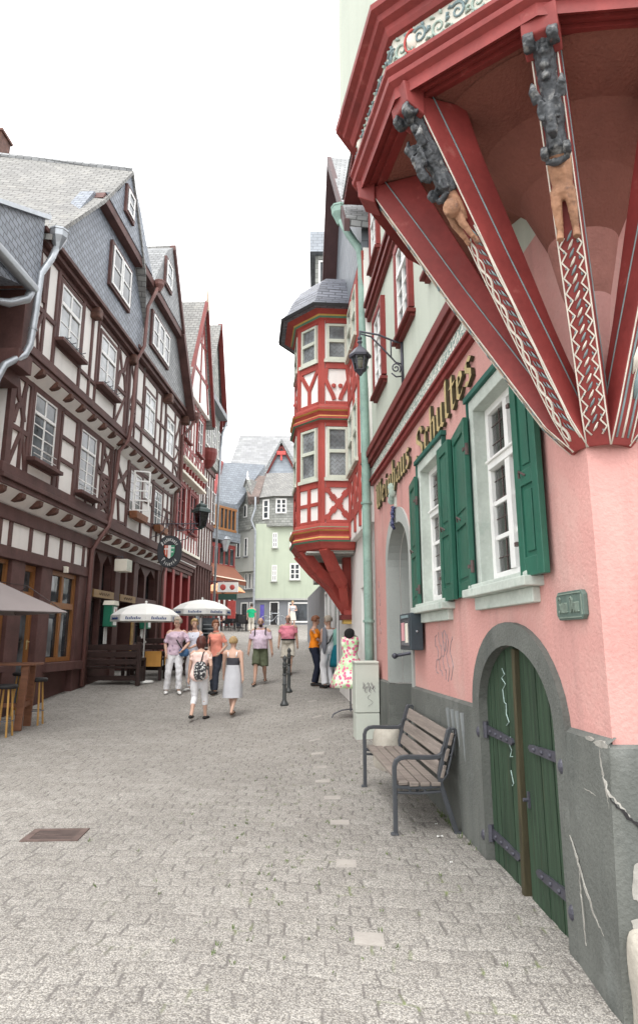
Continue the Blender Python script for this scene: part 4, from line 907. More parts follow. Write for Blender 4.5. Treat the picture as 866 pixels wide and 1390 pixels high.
def cracks():        # flaked render and the long crack in the plinth at the corner
    def dpl(z): return .10 - (z + .5) * .0406       # the battered face of the near plinth
    def flake(m, F, c, rs, rz, d, n=22, th=.003):
        R = [random.uniform(.55, 1.15) for _ in range(n)]; R = [(R[i] + R[i - 1] * .6) / 1.6 for i in range(n)]
        pts = [(c[0] + rs * R[i] * cos(2 * pi * i / n), c[1] + rz * R[i] * sin(2 * pi * i / n)) for i in range(n)]
        m.prism([F.P(a, (d(z) if callable(d) else d) - .004, z) for a, z in pts], [F.P(a, (d(z) if callable(d) else d) + th, z) for a, z in pts])
    def line(m, F, pts, w, d, th=.002):
        q = []
        for (a, b), (c, e) in zip(pts, pts[1:]):
            for i in range(6): f = i / 6; q.append((a + (c - a) * f + random.uniform(-.006, .006), b + (e - b) * f + random.uniform(-.006, .006)))
        q.append(pts[-1]); W = [w * random.uniform(.3, 1.5) * min(1, 4 * i / len(q) + .15, 4 * (len(q) - 1 - i) / len(q) + .15) for i in range(len(q))]
        L_, R_ = [], []
        for i, (a, z) in enumerate(q):
            p0, p1 = q[max(0, i - 1)], q[min(len(q) - 1, i + 1)]; l = hypot(p1[0] - p0[0], p1[1] - p0[1]) or 1; nx, nz = -(p1[1] - p0[1]) / l * W[i] / 2, (p1[0] - p0[0]) / l * W[i] / 2
            L_.append((a + nx, z + nz)); R_.append((a - nx, z - nz))
        D = lambda z: (d(z) if callable(d) else d)
        for i in range(len(q) - 1):
            l4 = [L_[i], R_[i], R_[i + 1], L_[i + 1]]; m.hexa([F.P(a, D(z) - .004, z) for a, z in l4] + [F.P(a, D(z) + th + .0003 * (i % 3), z) for a, z in l4])
    for F_, pts, w, d, th in ((RF, [(.30, .56), (.22, .47), (.14, .36), (.04, .26), (-.06, .20)], .014, dpl, .001), (RF, [(.20, .44), (.19, .33), (.17, .22), (.15, .08)], .006, dpl, .001), (RF, [(.10, .84), (-.04, .83)], .005, dpl, .001), (RF, [(-.10, 1.08), (-.12, .98), (-.15, .90), (-.18, .80)], .010, dpl, .001)):
        m = MB(); line(m, F_, pts, w, d, th); m.build('render_crack', MT['flake'], H_)
    if 0: m = MB(); line(m, RF, [(.30, .56), (.22, .47), (.14, .36), (.04, .26), (-.06, .20)], .020, dpl); line(m, RF, [(.20, .44), (.19, .33), (.17, .22), (.15, .08)], .010, dpl); line(m, RF, [(.10, .84), (-.04, .83)], .008, dpl); line(m, RF, [(-.10, 1.08), (-.12, .98), (-.15, .90), (-.18, .80)], .014, dpl)
    for c, rs, rz in (((-.12, 1.09), .09, .02), ((.0, 1.10), .05, .012)):
        m = MB(); flake(m, RF, c, rs, rz, .03, th=.008); m.build('flaked_render', MT['flake'], H_)
    for c, rs, rz in (((.05, .47), .05, .10), ((.12, .36), .09, .09), ((.03, .30), .05, .05)):
        m = MB(); flake(m, E0, c, rs, rz, lambda z: .09 - (z + .5) * .038); m.build('flaked_render', MT['flake'], H_)
    k = MB(); line(k, E0, [(-.06, .86), (.02, .78), (.07, .73), (.09, .62), (.12, .5), (.14, .42)], .012, lambda z: .091 - (z + .5) * .038, .004); k.build('crack', MT['black'], H_)
    m = MB(); line(m, E0, [(-.08, .98), (-.06, .88), (.01, .80), (.06, .74)], .012, lambda z: .091 - (z + .5) * .038, .001); m.build('render_crack', MT['flake'], H_)
MT['flake'] = mk('bare_lime_plaster', (.34, .33, .30), .95, .2, 14, .2, 60, .6, .006, .2)
cracks()
def wall_graffiti():
    g = MB()
    for k in range(5):
        x = 3.42 - .14 * k; pts = [(x + .06 * sin(i * 1.1 + k), 1.66 - .045 * i + .03 * sin(i * 2.3 + k)) for i in range(10)]; g.tube([RF.P(a, .001, z) for a, z in pts], .004, 4)
    g.tube([RF.P(a, .001, z) for a, z in [(3.1 + .06 * cos(i * .5), 1.60 + .10 * sin(i * .5)) for i in range(14)]], .004, 4)
    for k in range(7): x = 7.05 - .05 * (k % 3); z = 2.5 - .14 * k; g.tube([RF.P(x, .001, z), RF.P(x - .04, .001, z - .06), RF.P(x - .01, .001, z - .10)], .005, 4)
    g.build('graffiti', MT['graf'], H_)
    w_ = MB()
    for k in range(4): x = 2.9 - .16 * k; w_.tube([RF.P(x, .036, 1.0), RF.P(x - .01, .036, .85), RF.P(x, .036, .70 - .1 * (k % 2))], [.03, .022, .004], 6, flat=.2)
    w_.build('faded_paint', mk('faded_grey_paint', (.20, .215, .215), .85, .1), H_)
wall_graffiti()

# ------------------------------------------------------------------ bench
def bench():
    f0 = ground(538, 1135); f1 = ground(495, 1067); b0 = RF.P((f0 - RF.o).dot(RF.t), .07, 0); b0.z = gz(b0.x, b0.y)
    L = (f1 - f0).length; ang = math.atan2(f1.y - f0.y, f1.x - f0.x); z0 = gz(f0.x, f0.y); dz = gz(f1.x, f1.y) - z0
    t = thing('park_bench', 'weathered slatted bench with anthracite cast arms against the grey plinth', 'bench', (f0.x, f0.y, z0))
    ax = (f1 - f0); ax.z = 0; ax.normalize(); pn = Vector((ax.y, -ax.x, 0))          # ax along the bench, pn from its front to its back
    dep = .53
    def Q(a, y, z): return Vector((f0.x, f0.y, z0)) + ax * a + pn * y + Vector((0, 0, z + dz * a / L))
    def sweep(m, a, pts, w, h):       # flat bar following a path in the end plane
        n = len(pts); rings = []
        for i, (y, z) in enumerate(pts):
            q0 = pts[max(0, i - 1)]; q1 = pts[min(n - 1, i + 1)]; l = hypot(q1[0] - q0[0], q1[1] - q0[1]); nx, nz = -(q1[1] - q0[1]) / l * h / 2, (q1[0] - q0[0]) / l * h / 2
            rings.append([Q(a - w / 2, y + nx, z + nz), Q(a + w / 2, y + nx, z + nz), Q(a + w / 2, y - nx, z - nz), Q(a - w / 2, y - nx, z - nz)])
        m.loft(rings)
    for a in (.03, L - .03):
        m = MB()
        sweep(m, a, [(0, 0), (.0, .30), (.0, .54), (.015, .585), (.05, .61), (.10, .618), (.30, .612), (.385, .615), (.425, .64), (.445, .70)], .048, .036)
        sweep(m, a, [(.51, .845), (.49, .83), (.44, .66), (.395, .47), (.40, .40), (.445, .25), (.50, .08), (.53, .0)], .048, .04)
        sweep(m, a, [(.0, .385), (.12, .372), (.28, .372), (.40, .385)], .044, .03); sweep(m, a, [(.02, .335), (.20, .325), (.40, .335)], .04, .02)
        for y in (.13, .26): sweep(m, a, [(y, .33), (y, .37)], .03, .022)
        for p, q in (((.51, .845), (.55, .845)), ((.55, .845), (.545, .79)), ((.545, .79), (.50, .62)), ((.50, .62), (.455, .47)), ((.455, .47), (.41, .42))): sweep(m, a, [p, q], .05, .018)
        for y, z in ((.535, .765), (.49, .63), (.455, .50)): sweep(m, a, [(y - .045, z + .012), (y + .005, z)], .046, .022)
        for y in (-.01, .535): m.hexa([Q(a - .03, y - .035, 0), Q(a + .03, y - .035, 0), Q(a + .03, y + .035, 0), Q(a - .03, y + .035, 0), Q(a - .022, y - .025, .02), Q(a + .022, y - .025, .02), Q(a + .022, y + .025, .02), Q(a - .022, y + .025, .02)])
        m.build('end_frame', MT['benchmetal'], t, bevel=.006)
    for y in (.03, .125, .22, .315):
        m = MB(); zz = .40 + (.012 if y < .1 else 0); m.hexa([Q(a, yy, z) for z in (zz - .018, zz + .014) for a, yy in ((.0, y), (L, y), (L, y + .082), (.0, y + .082))]); m.build('seat_slat', MT['benchwood'], t, bevel=.006)
    for y, z in ((.405, .50), (.44, .635), (.482, .765)):
        m = MB(); m.hexa([Q(0, y - .012, z - .052), Q(L, y - .012, z - .052), Q(L, y + .018, z - .058), Q(0, y + .018, z - .058), Q(0, y + .02, z + .052), Q(L, y + .02, z + .052), Q(L, y + .05, z + .046), Q(0, y + .05, z + .046)]); m.build('back_slat', MT['benchwood'], t, bevel=.006)
    m = MB(); m.tube([Q(.05, .2, .345), Q(L - .05, .2, .345)], .014, 8); m.build('stretcher', MT['benchmetal'], t)
bench()

# ------------------------------------------------------------------ the red oriel house
O_ = thing('oriel_house', 'white house with a two storey vermilion half timbered oriel on a bracket', 'house', tuple(RF.P(10, 0, .3)))
MT['darkverge'] = mk('dark_verge_board', (.07, .035, .035), .6, .2, 3, .12, 30, .1)
def oriel_house():
    F = RF
    m = MB(); m.fsheet(F, [(7.42, 0), (13.2, 0), (13.2, 3.5), (7.42, 3.5)], [[(8.25, .2), (9.25, .2), (9.25, 2.55), (8.25, 2.55)]], -.02, depth=.25)
    m.fbox(F, 7.42, 13.2, -5, -.28, 0, 8.4); m.build('ground_floor_wall', MT['white'], O_)
    d = MB(); d.fbox(F, 8.27, 9.23, -.2, -.15, .2, 2.5); d.build('door', MT['greyshop'], O_)
    m = MB(); m.fbox(F, 7.46, 9.85, -.3, .10, 3.5, 8.5); m.build('jettied_wall', MT['white'], O_)
    tb = MB()
    for s in (7.55, 8.25, 8.95, 9.75): tb.fbox(F, s - .08, s + .08, .09, .13, 3.56, 8.45)
    for z in (3.95, 4.72, 6.35, 7.15, 8.35): tb.fbox(F, 7.46, 9.85, .09, .125, z - .09, z + .09)
    for s in (7.9, 8.6, 9.35):
        for z0, z1 in ((4.02, 4.64), (6.42, 7.06)): tb.beam(F, (s - .25, z0), (s + .25, z1), .09, .09, .121); tb.beam(F, (s - .25, z1), (s + .25, z0), .09, .09, .122)
    tb.build('timber_frame', MT['orred'], O_)
    for s0, s1 in ((8.33, 8.87), (9.03, 9.67)):
        for z0, z1 in ((4.82, 5.95), (7.25, 8.25)): window(F, s0, s1, z0, z1, .10, O_, cols=1, rows=1, transom=.5, frame='frame_gr', pane='lead', sill=('frame_gr', .09))
    # oriel plan, in facade coordinates
    PL = [(9.86, .0), (9.86, .68), (10.45, 1.13), (11.45, 1.16), (12.15, .68), (12.15, .0)]
    def prof(o, z, rnd_=0):
        P = [Vector((a, b, 0)) for a, b in PL]; c = Vector((11.0, .0, 0)); r = []
        for i, p in enumerate(P):
            e = []
            if i > 0: e.append((P[i] - P[i - 1]).normalized())
            if i < 5: e.append((P[i + 1] - P[i]).normalized())
            ns = [Vector((-q.y, q.x, 0)) for q in e]; ns = [q if q.dot(p - c) > 0 else -q for q in ns]
            b = sum(ns, Vector()).normalized(); r.append(p + b * o / b.dot(ns[0]))
        return [F.P(q.x, q.y, z) for q in r]
    core = MB(); core.loft([prof(-.03, 3.42), prof(-.03, 8.42)], 0, True, False); core.build('oriel_infill', MT['white'], O_)
    for lv in ([(0, 3.88, 0), (.03, 3.86, 0), (.05, 3.80, 1), (.09, 3.78, 0), (.09, 3.73, 2), (.06, 3.71, 0), (.03, 3.64, 0), (.05, 3.60, 2), (.08, 3.57, 0), (.08, 3.53, 1), (.05, 3.50, 0), (.0, 3.44, 0), (-.03, 3.38, 0), (-.12, 3.34, 0)],
               [(0, 6.36, 0), (.03, 6.34, 0), (.05, 6.28, 1), (.10, 6.26, 0), (.10, 6.21, 2), (.06, 6.19, 0), (.03, 6.13, 0), (.05, 6.10, 2), (.09, 6.07, 0), (.09, 6.02, 1), (.05, 6.0, 0), (.0, 5.95, 0)],
               [(0, 8.22, 0), (.05, 8.26, 1), (.08, 8.29, 2), (.10, 8.32, 0), (.28, 8.40, 0), (.30, 8.40, 0)]):
        m = MB()
        for (o0, z0, k), (o1, z1, _) in zip(lv, lv[1:]): m.loft([prof(o0, z0), prof(o1, z1)], k, False, False)
        m.build('moulding', [MT['orred'], MT['stripe_g'], MT['stripe_y']], O_)
    # timber skeleton and windows per facet
    tm = MB(); wv = []
    for i in range(5):
        a = Vector((*PL[i], 0)); b = Vector((*PL[i + 1], 0)); p0 = F.P(a.x, a.y, 0); p1 = F.P(b.x, b.y, 0); L = (p1 - p0).length
        G = Frame((p0.x, p0.y), ((p1 - p0).x, (p1 - p0).y), 1)
        if G.n.dot(F.P(11, .2, 0) - p0) > 0: G = Frame((p0.x, p0.y), ((p1 - p0).x, (p1 - p0).y), -1)
        e = .005
        for base, top, zp, zw0, zw1 in ((3.88, 5.96, 4.62, 4.78, 5.88), (6.36, 8.24, 7.16, 7.32, 8.16)):
            for s0, s1 in ((0, .085), (L - .085, L)): tm.fbox(G, s0, s1, -.08, e, base, top)
            tm.fbox(G, .10, L - .10, -.08, e, base, base + .06); tm.fbox(G, .10, L - .10, -.08, e, zp - .02, zw0); tm.fbox(G, .10, L - .10, -.08, e, zw1, top)
            x0, x1, q0, q1 = .10, L - .10, base + .06, zp - .02; cx = (x0 + x1) / 2; cz = (q0 + q1) / 2
            if base < 5:
                if i in (0, 2, 4):
                    for sg in (1, -1):
                        for k in range(8):
                            f0, f1 = k / 8, (k + 1) / 8; A_ = (x0 + (x1 - x0) * f0, q0 + (q1 - q0) * (f0 if sg > 0 else 1 - f0)); B_ = (x0 + (x1 - x0) * f1, q0 + (q1 - q0) * (f1 if sg > 0 else 1 - f1)); tm.beam(G, A_, B_, (.075 + .045 * (k % 2)) * (1 if L > .5 else .7), -.08, e - .001 * (k % 2) - .002 * (sg > 0))
                else:
                    tm.fbox(G, cx - .04, cx + .04, -.08, e - .002, q0, q1); tm.fbox(G, x0, x1, -.08, e - .003, cz - .035, cz + .035)
            else:
                if i in (1, 3): tm.beam(G, (x0, q1), (cx, cz - .05), .085, -.08, e - .002); tm.beam(G, (x1, q1), (cx, cz - .05), .085, -.08, e - .003); tm.fbox(G, cx - .042, cx + .042, -.08, e - .001, q0, cz)
                else:
                    pts = [(x0 + .02, q1), (x0 + .0, cz + .12), (x0 + .07, cz - .05), (x0 + .15, q0 + .14), (cx - .06, q0 + .04)]
                    tm.curve(G, pts, .085, -.08, e - .002); tm.curve(G, [(x0 + x1 - a_, z_) for a_, z_ in pts], .085, -.08, e - .003)
                    for sx in (x0 + .17, x1 - .17): tm.ball(G.P(sx, 0, cz - .02), .05, .01, .05, n=8, m=6)
            if L > .5:
                o = window(G, .13, L - .13, zw0 + .02, zw1 - .02, -.03, O_, fw=.05, cols=1, rows=1, transom=.52, frame='frame_gr', pane='lead', proud=.05, sill=('frame_gr', .07))
                wv.append(o)
                h = MB(); W_ = L - .26
                for zz0, zz1 in ((zw0 + .09, zw0 + .45), (zw0 + .58, zw1 - .1)):
                    n = 6
                    for r in range(5):
                        zc = zz0 + (zz1 - zz0) * r / 4; h.tube([G.P(.18 + (W_ - .10) * k / n, -.016, zc + (.035 if k % 2 else -.035)) for k in range(n + 1)], .0035, 4)
                h.build('lead_came', MT['rust'], o)
    tm.build('oriel_timber', MT['orred'], O_)
    # bell roof of the oriel
    rf = MB(); rf.loft([prof(.34, 8.38), prof(.34, 8.46), prof(.24, 8.60), prof(.12, 8.88), prof(-.06, 9.15), prof(-.30, 9.36), prof(-.62, 9.46)], 0, True, False); rf.build('oriel_roof', MT['slate_oriel'], O_)
    gt = MB(); gt.loft([prof(.30, 8.39), prof(.36, 8.37), prof(.38, 8.44)], 0, False, False); gt.build('oriel_gutter', MT['black'], O_)
    # brackets meeting in one foot on the wall
    br = MB()
    foot = F.P(10.9, .06, 2.2)
    for a, b in ((9.95, .60), (10.5, 1.02), (11.4, 1.05), (12.05, .60)):
        top = F.P(a, b, 3.40); mid = top.lerp(foot, .55) + F.n * -.12 + Vector((0, 0, -.03)); q0 = top
        for q1 in (top.lerp(mid, .5) + Vector((0, 0, -.05)), mid, foot): br.bar(q0, q1, .17, .20); q0 = q1
    br.fbox(F, 10.75, 11.05, -.02, .14, 2.12, 3.40); br.build('oriel_bracket', MT['orred'], O_)
    cb = MB(); cb.fbox(F, 10.70, 11.10, -.02, .20, 2.02, 2.12); cb.fbox(F, 10.74, 11.06, -.02, .15, 1.94, 2.02, 1); cb.build('corbel', [MT['darkred'], MT['stripe_y']], O_)
    un = MB(); un.loft([prof(-.1, 3.345), prof(-.12, 3.335)], 0, True, False)
    for k in range(7): un.fbox(F, 10.05 + .3 * k, 10.25 + .3 * k, 0, .95, 3.30, 3.332)
    un.build('oriel_floor', MT['greyrender'], O_)
    # street gable with its dark verge
    g = MB(); g.fprism(F, [(7.5, 8.5), (13.2, 8.5), (13.2, 9.0), (10.75, 12.65), (9.0, 11.0), (7.5, 9.2)], -.3, .12); g.build('slate_gable', MT['slate_bl'], O_)
    r = MB()
    for pl in ([(13.5, 8.6), (10.7, 12.85), (10.7, 12.65), (13.45, 8.4)], [(7.3, 9.0), (10.7, 12.85), (10.7, 12.65), (7.3, 8.8)]): r.fprism(F, pl, -6, .42)
    r.build('roof', MT['slate_md'], O_)
    v = MB()
    v.fprism(F, [(13.52, 8.55), (10.7, 12.87), (10.7, 12.6), (13.45, 8.3)], .36, .46); v.fprism(F, [(7.28, 8.95), (10.7, 12.87), (10.7, 12.6), (7.28, 8.7)], .36, .46); v.fprism(F, [(13.5, 8.35), (10.7, 12.62), (10.7, 12.5), (13.4, 8.3)], .12, .40)
    v.build('barge_board', MT['darkverge'], O_)
oriel_house()
def beyond_right():
    t = thing('grey_shop_house', 'narrow house with grey shop front and slate tower beyond the red oriel', 'house', tuple(RF.P(16, 0, .6)))
    F = RF
    m = MB(); m.fbox(F, 13.22, 17.2, -5, -.05, 0, 3.6); m.fbox(F, 17.2, 30, -5, -.25, 0, 3.6); m.build('shop_front', MT['greyshop'], t)
    m = MB(); m.fbox(F, 13.22, 22, -5, .02, 3.6, 9.5); m.build('upper_wall', MT['greyrender'], t)
    for s in (13.5, 14.9, 16.1): window(F, s, s + 1.0, .9, 3.0, -.04, t, cols=1, rows=1, pane='pane', frame='winwhite', fw=.08)
    for s in (14, 16, 18, 20): window(F, s, s + .9, 5, 6.6, .02, t, rows=3, transom=.66)
    r = MB(); r.prism([F.P(13.22, .3, 9.5), F.P(13.22, -2.5, 12.5), F.P(13.22, -5, 9.5)], [F.P(22, .3, 9.5), F.P(22, -2.5, 12.5), F.P(22, -5, 9.5)]); r.build('roof', MT['slate_md'], t)
    # hipped slate tower rising behind the oriel
    Y = 20.5; a = atY(428, 383, Y); b = atY(470, 383, Y); 
    tw = MB(); tw.box(a.x, a.x + 1.9, Y, Y + 2.2, 9.0, a.z + 1.05); tw.build('tower_wall', MT['slate_wall'], t)
    TF = Frame((0, Y), (1, 0), 1)
    for x0 in (a.x + .10, a.x + .70): window(TF, x0, x0 + .48, a.z - .1, a.z + .75, .0, t, cols=1, rows=1, fw=.06)
    h = a.z + .95; top = atY(419, 301, Y).z
    r = MB(); e = [(a.x - .18, Y - .25), (a.x + 2.1, Y - .25), (a.x + 2.1, Y + 2.4), (a.x - .18, Y + 2.4)]
    r.loft([[Vector((x, y, h)) for x, y in e], [Vector((a.x + 1 + (x - a.x - 1) * 1.0, Y + .9 + (y - Y - .9) * .3, top)) for x, y in e]]); r.build('tower_roof', MT['slate_bl'], t)
beyond_right()
# ------------------------------------------------------------------ the half timbered houses on the left
def joists(m, F, s0, s1, z, d0, d1, step=.62, mi=0, hh=.20, P=None, mat='carve'):
    n = max(2, int((s1 - s0) / step))
    for k in range(n + 1):
        s = s0 + .10 + (s1 - s0 - .20) * k / n; m = MB()
        q = [(d0, z + .02), (d1 - .13, z + .05), (d1 - .06, z + .07), (d1 - .01, z + .11), (d1, z + hh), (d0, z + hh)]; m.prism([F.P(s - .08, *p) for p in q], [F.P(s + .08, *p) for p in q])
        m.build('joist_end', MT[mat], P)
def coving(m, F, s0, s1, z0, z1, d0, d1, mi=0):
    m.prism([F.P(s0, d0, z0), F.P(s0, d1, z1), F.P(s0, d0, z1)], [F.P(s1, d0, z0), F.P(s1, d1, z1), F.P(s1, d0, z1)], mi)
def beams(m, F, d, L, e=.035):
    for k, (p, q, w_) in enumerate(L): m.beam(F, p, q, w_ * .72, d - .05, d + e - .0007 * (k % 9))
def gable_window(F, s0, s1, z0, z1, d, par, n):
    m = MB(); m.fbox(F, s0 - .08, s1 + .08, d - .02, d + .07, z0 - .09, z1 + .10)
    o = m.build('window', MT['brown'], par)
    m = MB(); wd = (s1 - s0) / n
    for i in range(n):
        a, b = s0 + wd * i + .03, s0 + wd * (i + 1) - .03
        m.fbox(F, a, a + .06, d + .07, d + .10, z0, z1); m.fbox(F, b - .06, b, d + .07, d + .10, z0, z1); m.fbox(F, a + .06, b - .06, d + .07, d + .10, z0, z0 + .06); m.fbox(F, a + .06, b - .06, d + .07, d + .10, z1 - .06, z1); m.fbox(F, a + .06, b - .06, d + .072, d + .096, (z0 + z1) / 2 - .02, (z0 + z1) / 2 + .02)
    m.build('sash', MT['winwhite'], o)
    g = MB(); g.fbox(F, s0, s1, d + .07, d + .076, z0, z1); g.build('pane', MT['paneb'], o)
def spikes(F, s0, s1, z, d, o):
    m = MB(); n = 4
    for i in range(n):
        s = s0 + (s1 - s0) * (i + .5) / n; m.tube([F.P(s, d, z), F.P(s - .06, d + .10, z + .05), F.P(s + .04, d + .18, z + .12)], .012, 5)
    m.tube([F.P(s0, d + .12, z + .06), F.P(s1, d + .12, z + .06)], .010, 5); m.build('flower_box_rail', MT['iron'], o)
A_ = thing('timber_house', 'tall dark half timbered house with pale roof and orange framed ground floor windows', 'house', tuple(LF.P(-2.6, 0, .3)))
B_ = thing('timber_house', 'narrower half timbered restaurant house with a slate gable behind the white parasols', 'house', tuple(LF.P(3.5, 0, .6)))
def house_a():
    F = LF; P = A_
    bk = MB(); bk.fbox(F, -5.6, -.4, -8, -.30, -.2, 4.2); bk.fbox(F, -5.6, .3, -8, -.1, 4.2, 9.7); bk.build('core_wall', MT['darkwood'], P)
    m = MB()
    for a, b in ((-5.75, -5.25), (-4.40, -3.82), (-3.02, -2.46), (-.88, -.36)): m.fbox(F, a, b, -.32, .05, -.1, 3.3)
    m.fbox(F, -5.75, -.36, -.3, .09, 3.20, 3.44); m.fbox(F, -5.75, -.30, -.3, .10, 3.94, 4.22)
    m.fbox(F, -2.56, -.40, -.3, .14, .92, 1.12); m.fbox(F, -2.48, -.86, -.3, -.10, -.1, .92); m.fbox(F, -5.3, -4.38, -.3, -.08, -.1, 1.0); m.fbox(F, -5.3, -4.38, -.3, .1, 1.0, 1.12)
    for s in (-5.6, -5.05, -4.62, -3.72, -2.92, -2.14, -1.42, -.75, -.42): m.fbox(F, s - .075, s + .075, -.02, .07, 3.44, 3.94)
    m.build('ground_floor_frame', MT['brown'], P, bevel=.012)
    m = MB(); m.fbox(F, -5.7, -.36, -.2, .045, 3.44, 3.94); m.build('white_band', MT['white'], P)
    w_ = window(F, -2.44, -.90, 1.13, 3.19, -.10, P, fw=.10, cols=2, rows=1, transom=.62, frame='oak', pane='pane', proud=.07)
    w2 = window(F, -5.22, -4.42, 1.13, 3.19, -.10, P, fw=.09, cols=1, rows=1, transom=.62, frame='oak', pane='pane', proud=.07)
    # paler things standing inside the shop window
    m = MB(); m.fbox(F, -2.2, -1.95, -.088, -.082, 1.25, 2.1); m.fbox(F, -1.55, -1.35, -.088, -.082, 1.2, 2.2); m.build('blind', MT['lead'], w_)
    dz = F.gz(-3.4, 0); d = window(F, -3.80, -3.04, dz, 3.19, -.16, P, fw=.13, cols=1, rows=1, transom=.78, frame='oak', pane='paneb', proud=.07, name='glazed_door')
    h = MB(); h.fbox(F, -3.17, -3.13, -.10, -.08, 1.42, 1.62); h.tube([F.P(-3.15, -.08, 1.58), F.P(-3.15, -.04, 1.58), F.P(-3.28, -.04, 1.58)], .012, 6); h.build('handle', MT['gold'], d)
    l = MB(); l.tube([F.P(-2.0, .09, 3.3), F.P(-2.0, .16, 3.3)], .012, 6); l.fbox(F, -2.05, -1.95, .12, .20, 3.16, 3.3); l.build('spot_lamp', MT['cream'], P)
    # jetty one
    joists(None, F, -5.7, .1, 4.27, -.1, .36, .80, P=P, mat='carve')
    m = MB(); coving(m, F, -5.7, .1, 4.21, 4.50, .02, .31); m.build('coving', MT['white'], P)
    m = MB(); m.fbox(F, -5.75, .12, -.1, .33, 4.50, 4.62); m.fbox(F, -5.75, .14, -.1, .38, 4.62, 4.72); m.fbox(F, -5.75, .15, -.1, .34, 4.72, 4.92); m.build('sill_beam', MT['brown'], P, bevel=.012)
    m = MB(); m.fbox(F, -5.65, .3, -.1, .27, 4.9, 6.85); m.build('infill', MT['white'], P)
    d = .28; t = MB()
    beams(t, F, d, [((-5.55, 4.9), (-5.55, 6.85), .28), ((-5.05, 4.9), (-5.05, 6.85), .13), ((-4.76, 4.9), (-4.76, 6.85), .20), ((-3.40, 4.9), (-3.40, 6.85), .24), ((-2.95, 4.9), (-2.95, 6.85), .10) if False else ((-3.2, 4.9), (-3.2, 6.85), .14),
                    ((-2.28, 4.9), (-2.28, 6.85), .26), ((-.92, 4.9), (-.92, 6.85), .20), ((-.55, 4.9), (-.55, 6.85), .16), ((.15, 4.9), (.15, 6.85), .22),
                    ((-4.76, 5.18), (-3.4, 5.18), .14), ((-3.2, 5.62), (-2.28, 5.62), .13), ((-3.2, 6.16), (-2.28, 6.16), .12), ((-2.28, 5.04), (-.92, 5.04), .12), ((-5.6, 6.78), (.2, 6.78), .16), ((-5.55, 5.7), (-4.76, 5.7), .14),
                    ((-.92, 5.9), (.15, 5.9), .13), ((-5.45, 4.95), (-5.1, 5.65), .12), ((-4.98, 5.65), (-4.80, 4.95), .10), ((-.9, 6.1), (-.58, 5.95), .09), ((-1.5, 4.92), (-1.5, 5.0), .1)])
    t.curve(F, [(-5.42, 6.7), (-5.30, 6.35), (-5.12, 6.2), (-5.0, 5.9)], .15, d - .05, d + .03); t.curve(F, [(-5.42, 5.8), (-5.32, 6.12), (-5.12, 6.3), (-5.02, 6.7)], .13, d - .05, d + .028)
    for k in range(4):                      # carved lattice between the houses
        z = 4.98 + .22 * k
        for a, b in (((-.48, z), (.08, z + .22)), ((.08, z), (-.48, z + .22))): t.beam(F, a, b, .10, d - .05, d + .030 - .001 * k - .0005 * (a[0] > 0))
    t.curve(F, [(-.5, 6.0), (-.38, 6.28), (-.2, 6.4), (-.02, 6.28), (.1, 6.0)], .11, d - .05, d + .031); t.curve(F, [(-.5, 6.75), (-.38, 6.5), (-.2, 6.4), (-.02, 6.5), (.1, 6.75)], .11, d - .05, d + .029)
    t.build('timber_frame', MT['brown'], P, bevel=.008)
    for s0, s1, z0, z1 in ((-4.62, -3.54, 5.27, 6.70), (-2.08, -1.06, 5.13, 6.68)):
        o = window(F, s0, s1, z0, z1, d - .005, P, cols=2, rows=4, transom=.70, pane='paneb', curtain=.35, fw=.045, proud=.035, trim=('brown', .10, .045))
        k = MB(); k.fbox(F, s0 - .18, s1 + .16, d - .05, d + .22, z0 - .10, z0 - .02); k.build('sill', MT['brown'], o, bevel=.008)
        g = MB()
        for q in range(2): g.tube([F.P(s0, d + .10, z0 + .10 + .14 * q), F.P(s1, d + .10, z0 + .10 + .14 * q)], .010, 5)
        g.build('window_rail', MT['winwhite'], o)
    # jetty two
    joists(None, F, -5.7, .35, 6.86, .1, .58, .74, P=P, mat='carve')
    m = MB(); coving(m, F, -5.7, .35, 6.80, 7.06, .28, .52); m.build('coving', MT['white'], P)
    m = MB(); m.fbox(F, -5.75, .4, -.1, .54, 7.06, 7.16); m.fbox(F, -5.75, .42, -.1, .58, 7.16, 7.24); m.fbox(F, -5.75, .42, -.1, .55, 7.24, 7.38); m.build('sill_beam', MT['brown'], P, bevel=.012)
    m = MB(); m.fbox(F, -5.65, .5, -.1, .47, 7.3, 9.7); m.build('infill', MT['white'], P)
    d = .48; t = MB()
    beams(t, F, d, [((-5.5, 7.3), (-5.5, 9.7), .22), ((-4.98, 7.3), (-4.98, 9.7), .14), ((-4.42, 7.3), (-4.42, 9.7), .18), ((-2.98, 7.3), (-2.98, 9.7), .16), ((-2.36, 7.3), (-2.36, 9.7), .15), ((-1.95, 7.3), (-1.95, 9.7), .14),
                    ((-.44, 7.3), (-.44, 9.7), .16), ((.38, 7.3), (.38, 9.7), .24), ((-4.42, 7.92), (-2.98, 7.92), .15), ((-2.98, 7.86), (-1.95, 7.86), .12), ((-1.95, 7.86), (-.44, 7.86), .14), ((-5.5, 8.3), (-4.42, 8.3), .15), ((-.44, 8.4), (.38, 8.4), .13),
                    ((-5.42, 7.4), (-5.06, 8.25), .12), ((-5.1, 7.4), (-5.3, 8.2), .09), ((-2.9, 9.6), (-2.4, 9.6), .1), ((-.36, 7.4), (.3, 8.3), .11), ((-5.6, 9.62), (.45, 9.62), .16)])
    t.curve(F, [(-5.4, 9.5), (-5.3, 9.1), (-5.12, 8.95), (-5.04, 8.5)], .15, d - .05, d + .03); t.curve(F, [(-5.42, 8.4), (-5.3, 8.75), (-5.1, 8.95), (-5.02, 9.5)], .13, d - .05, d + .028)
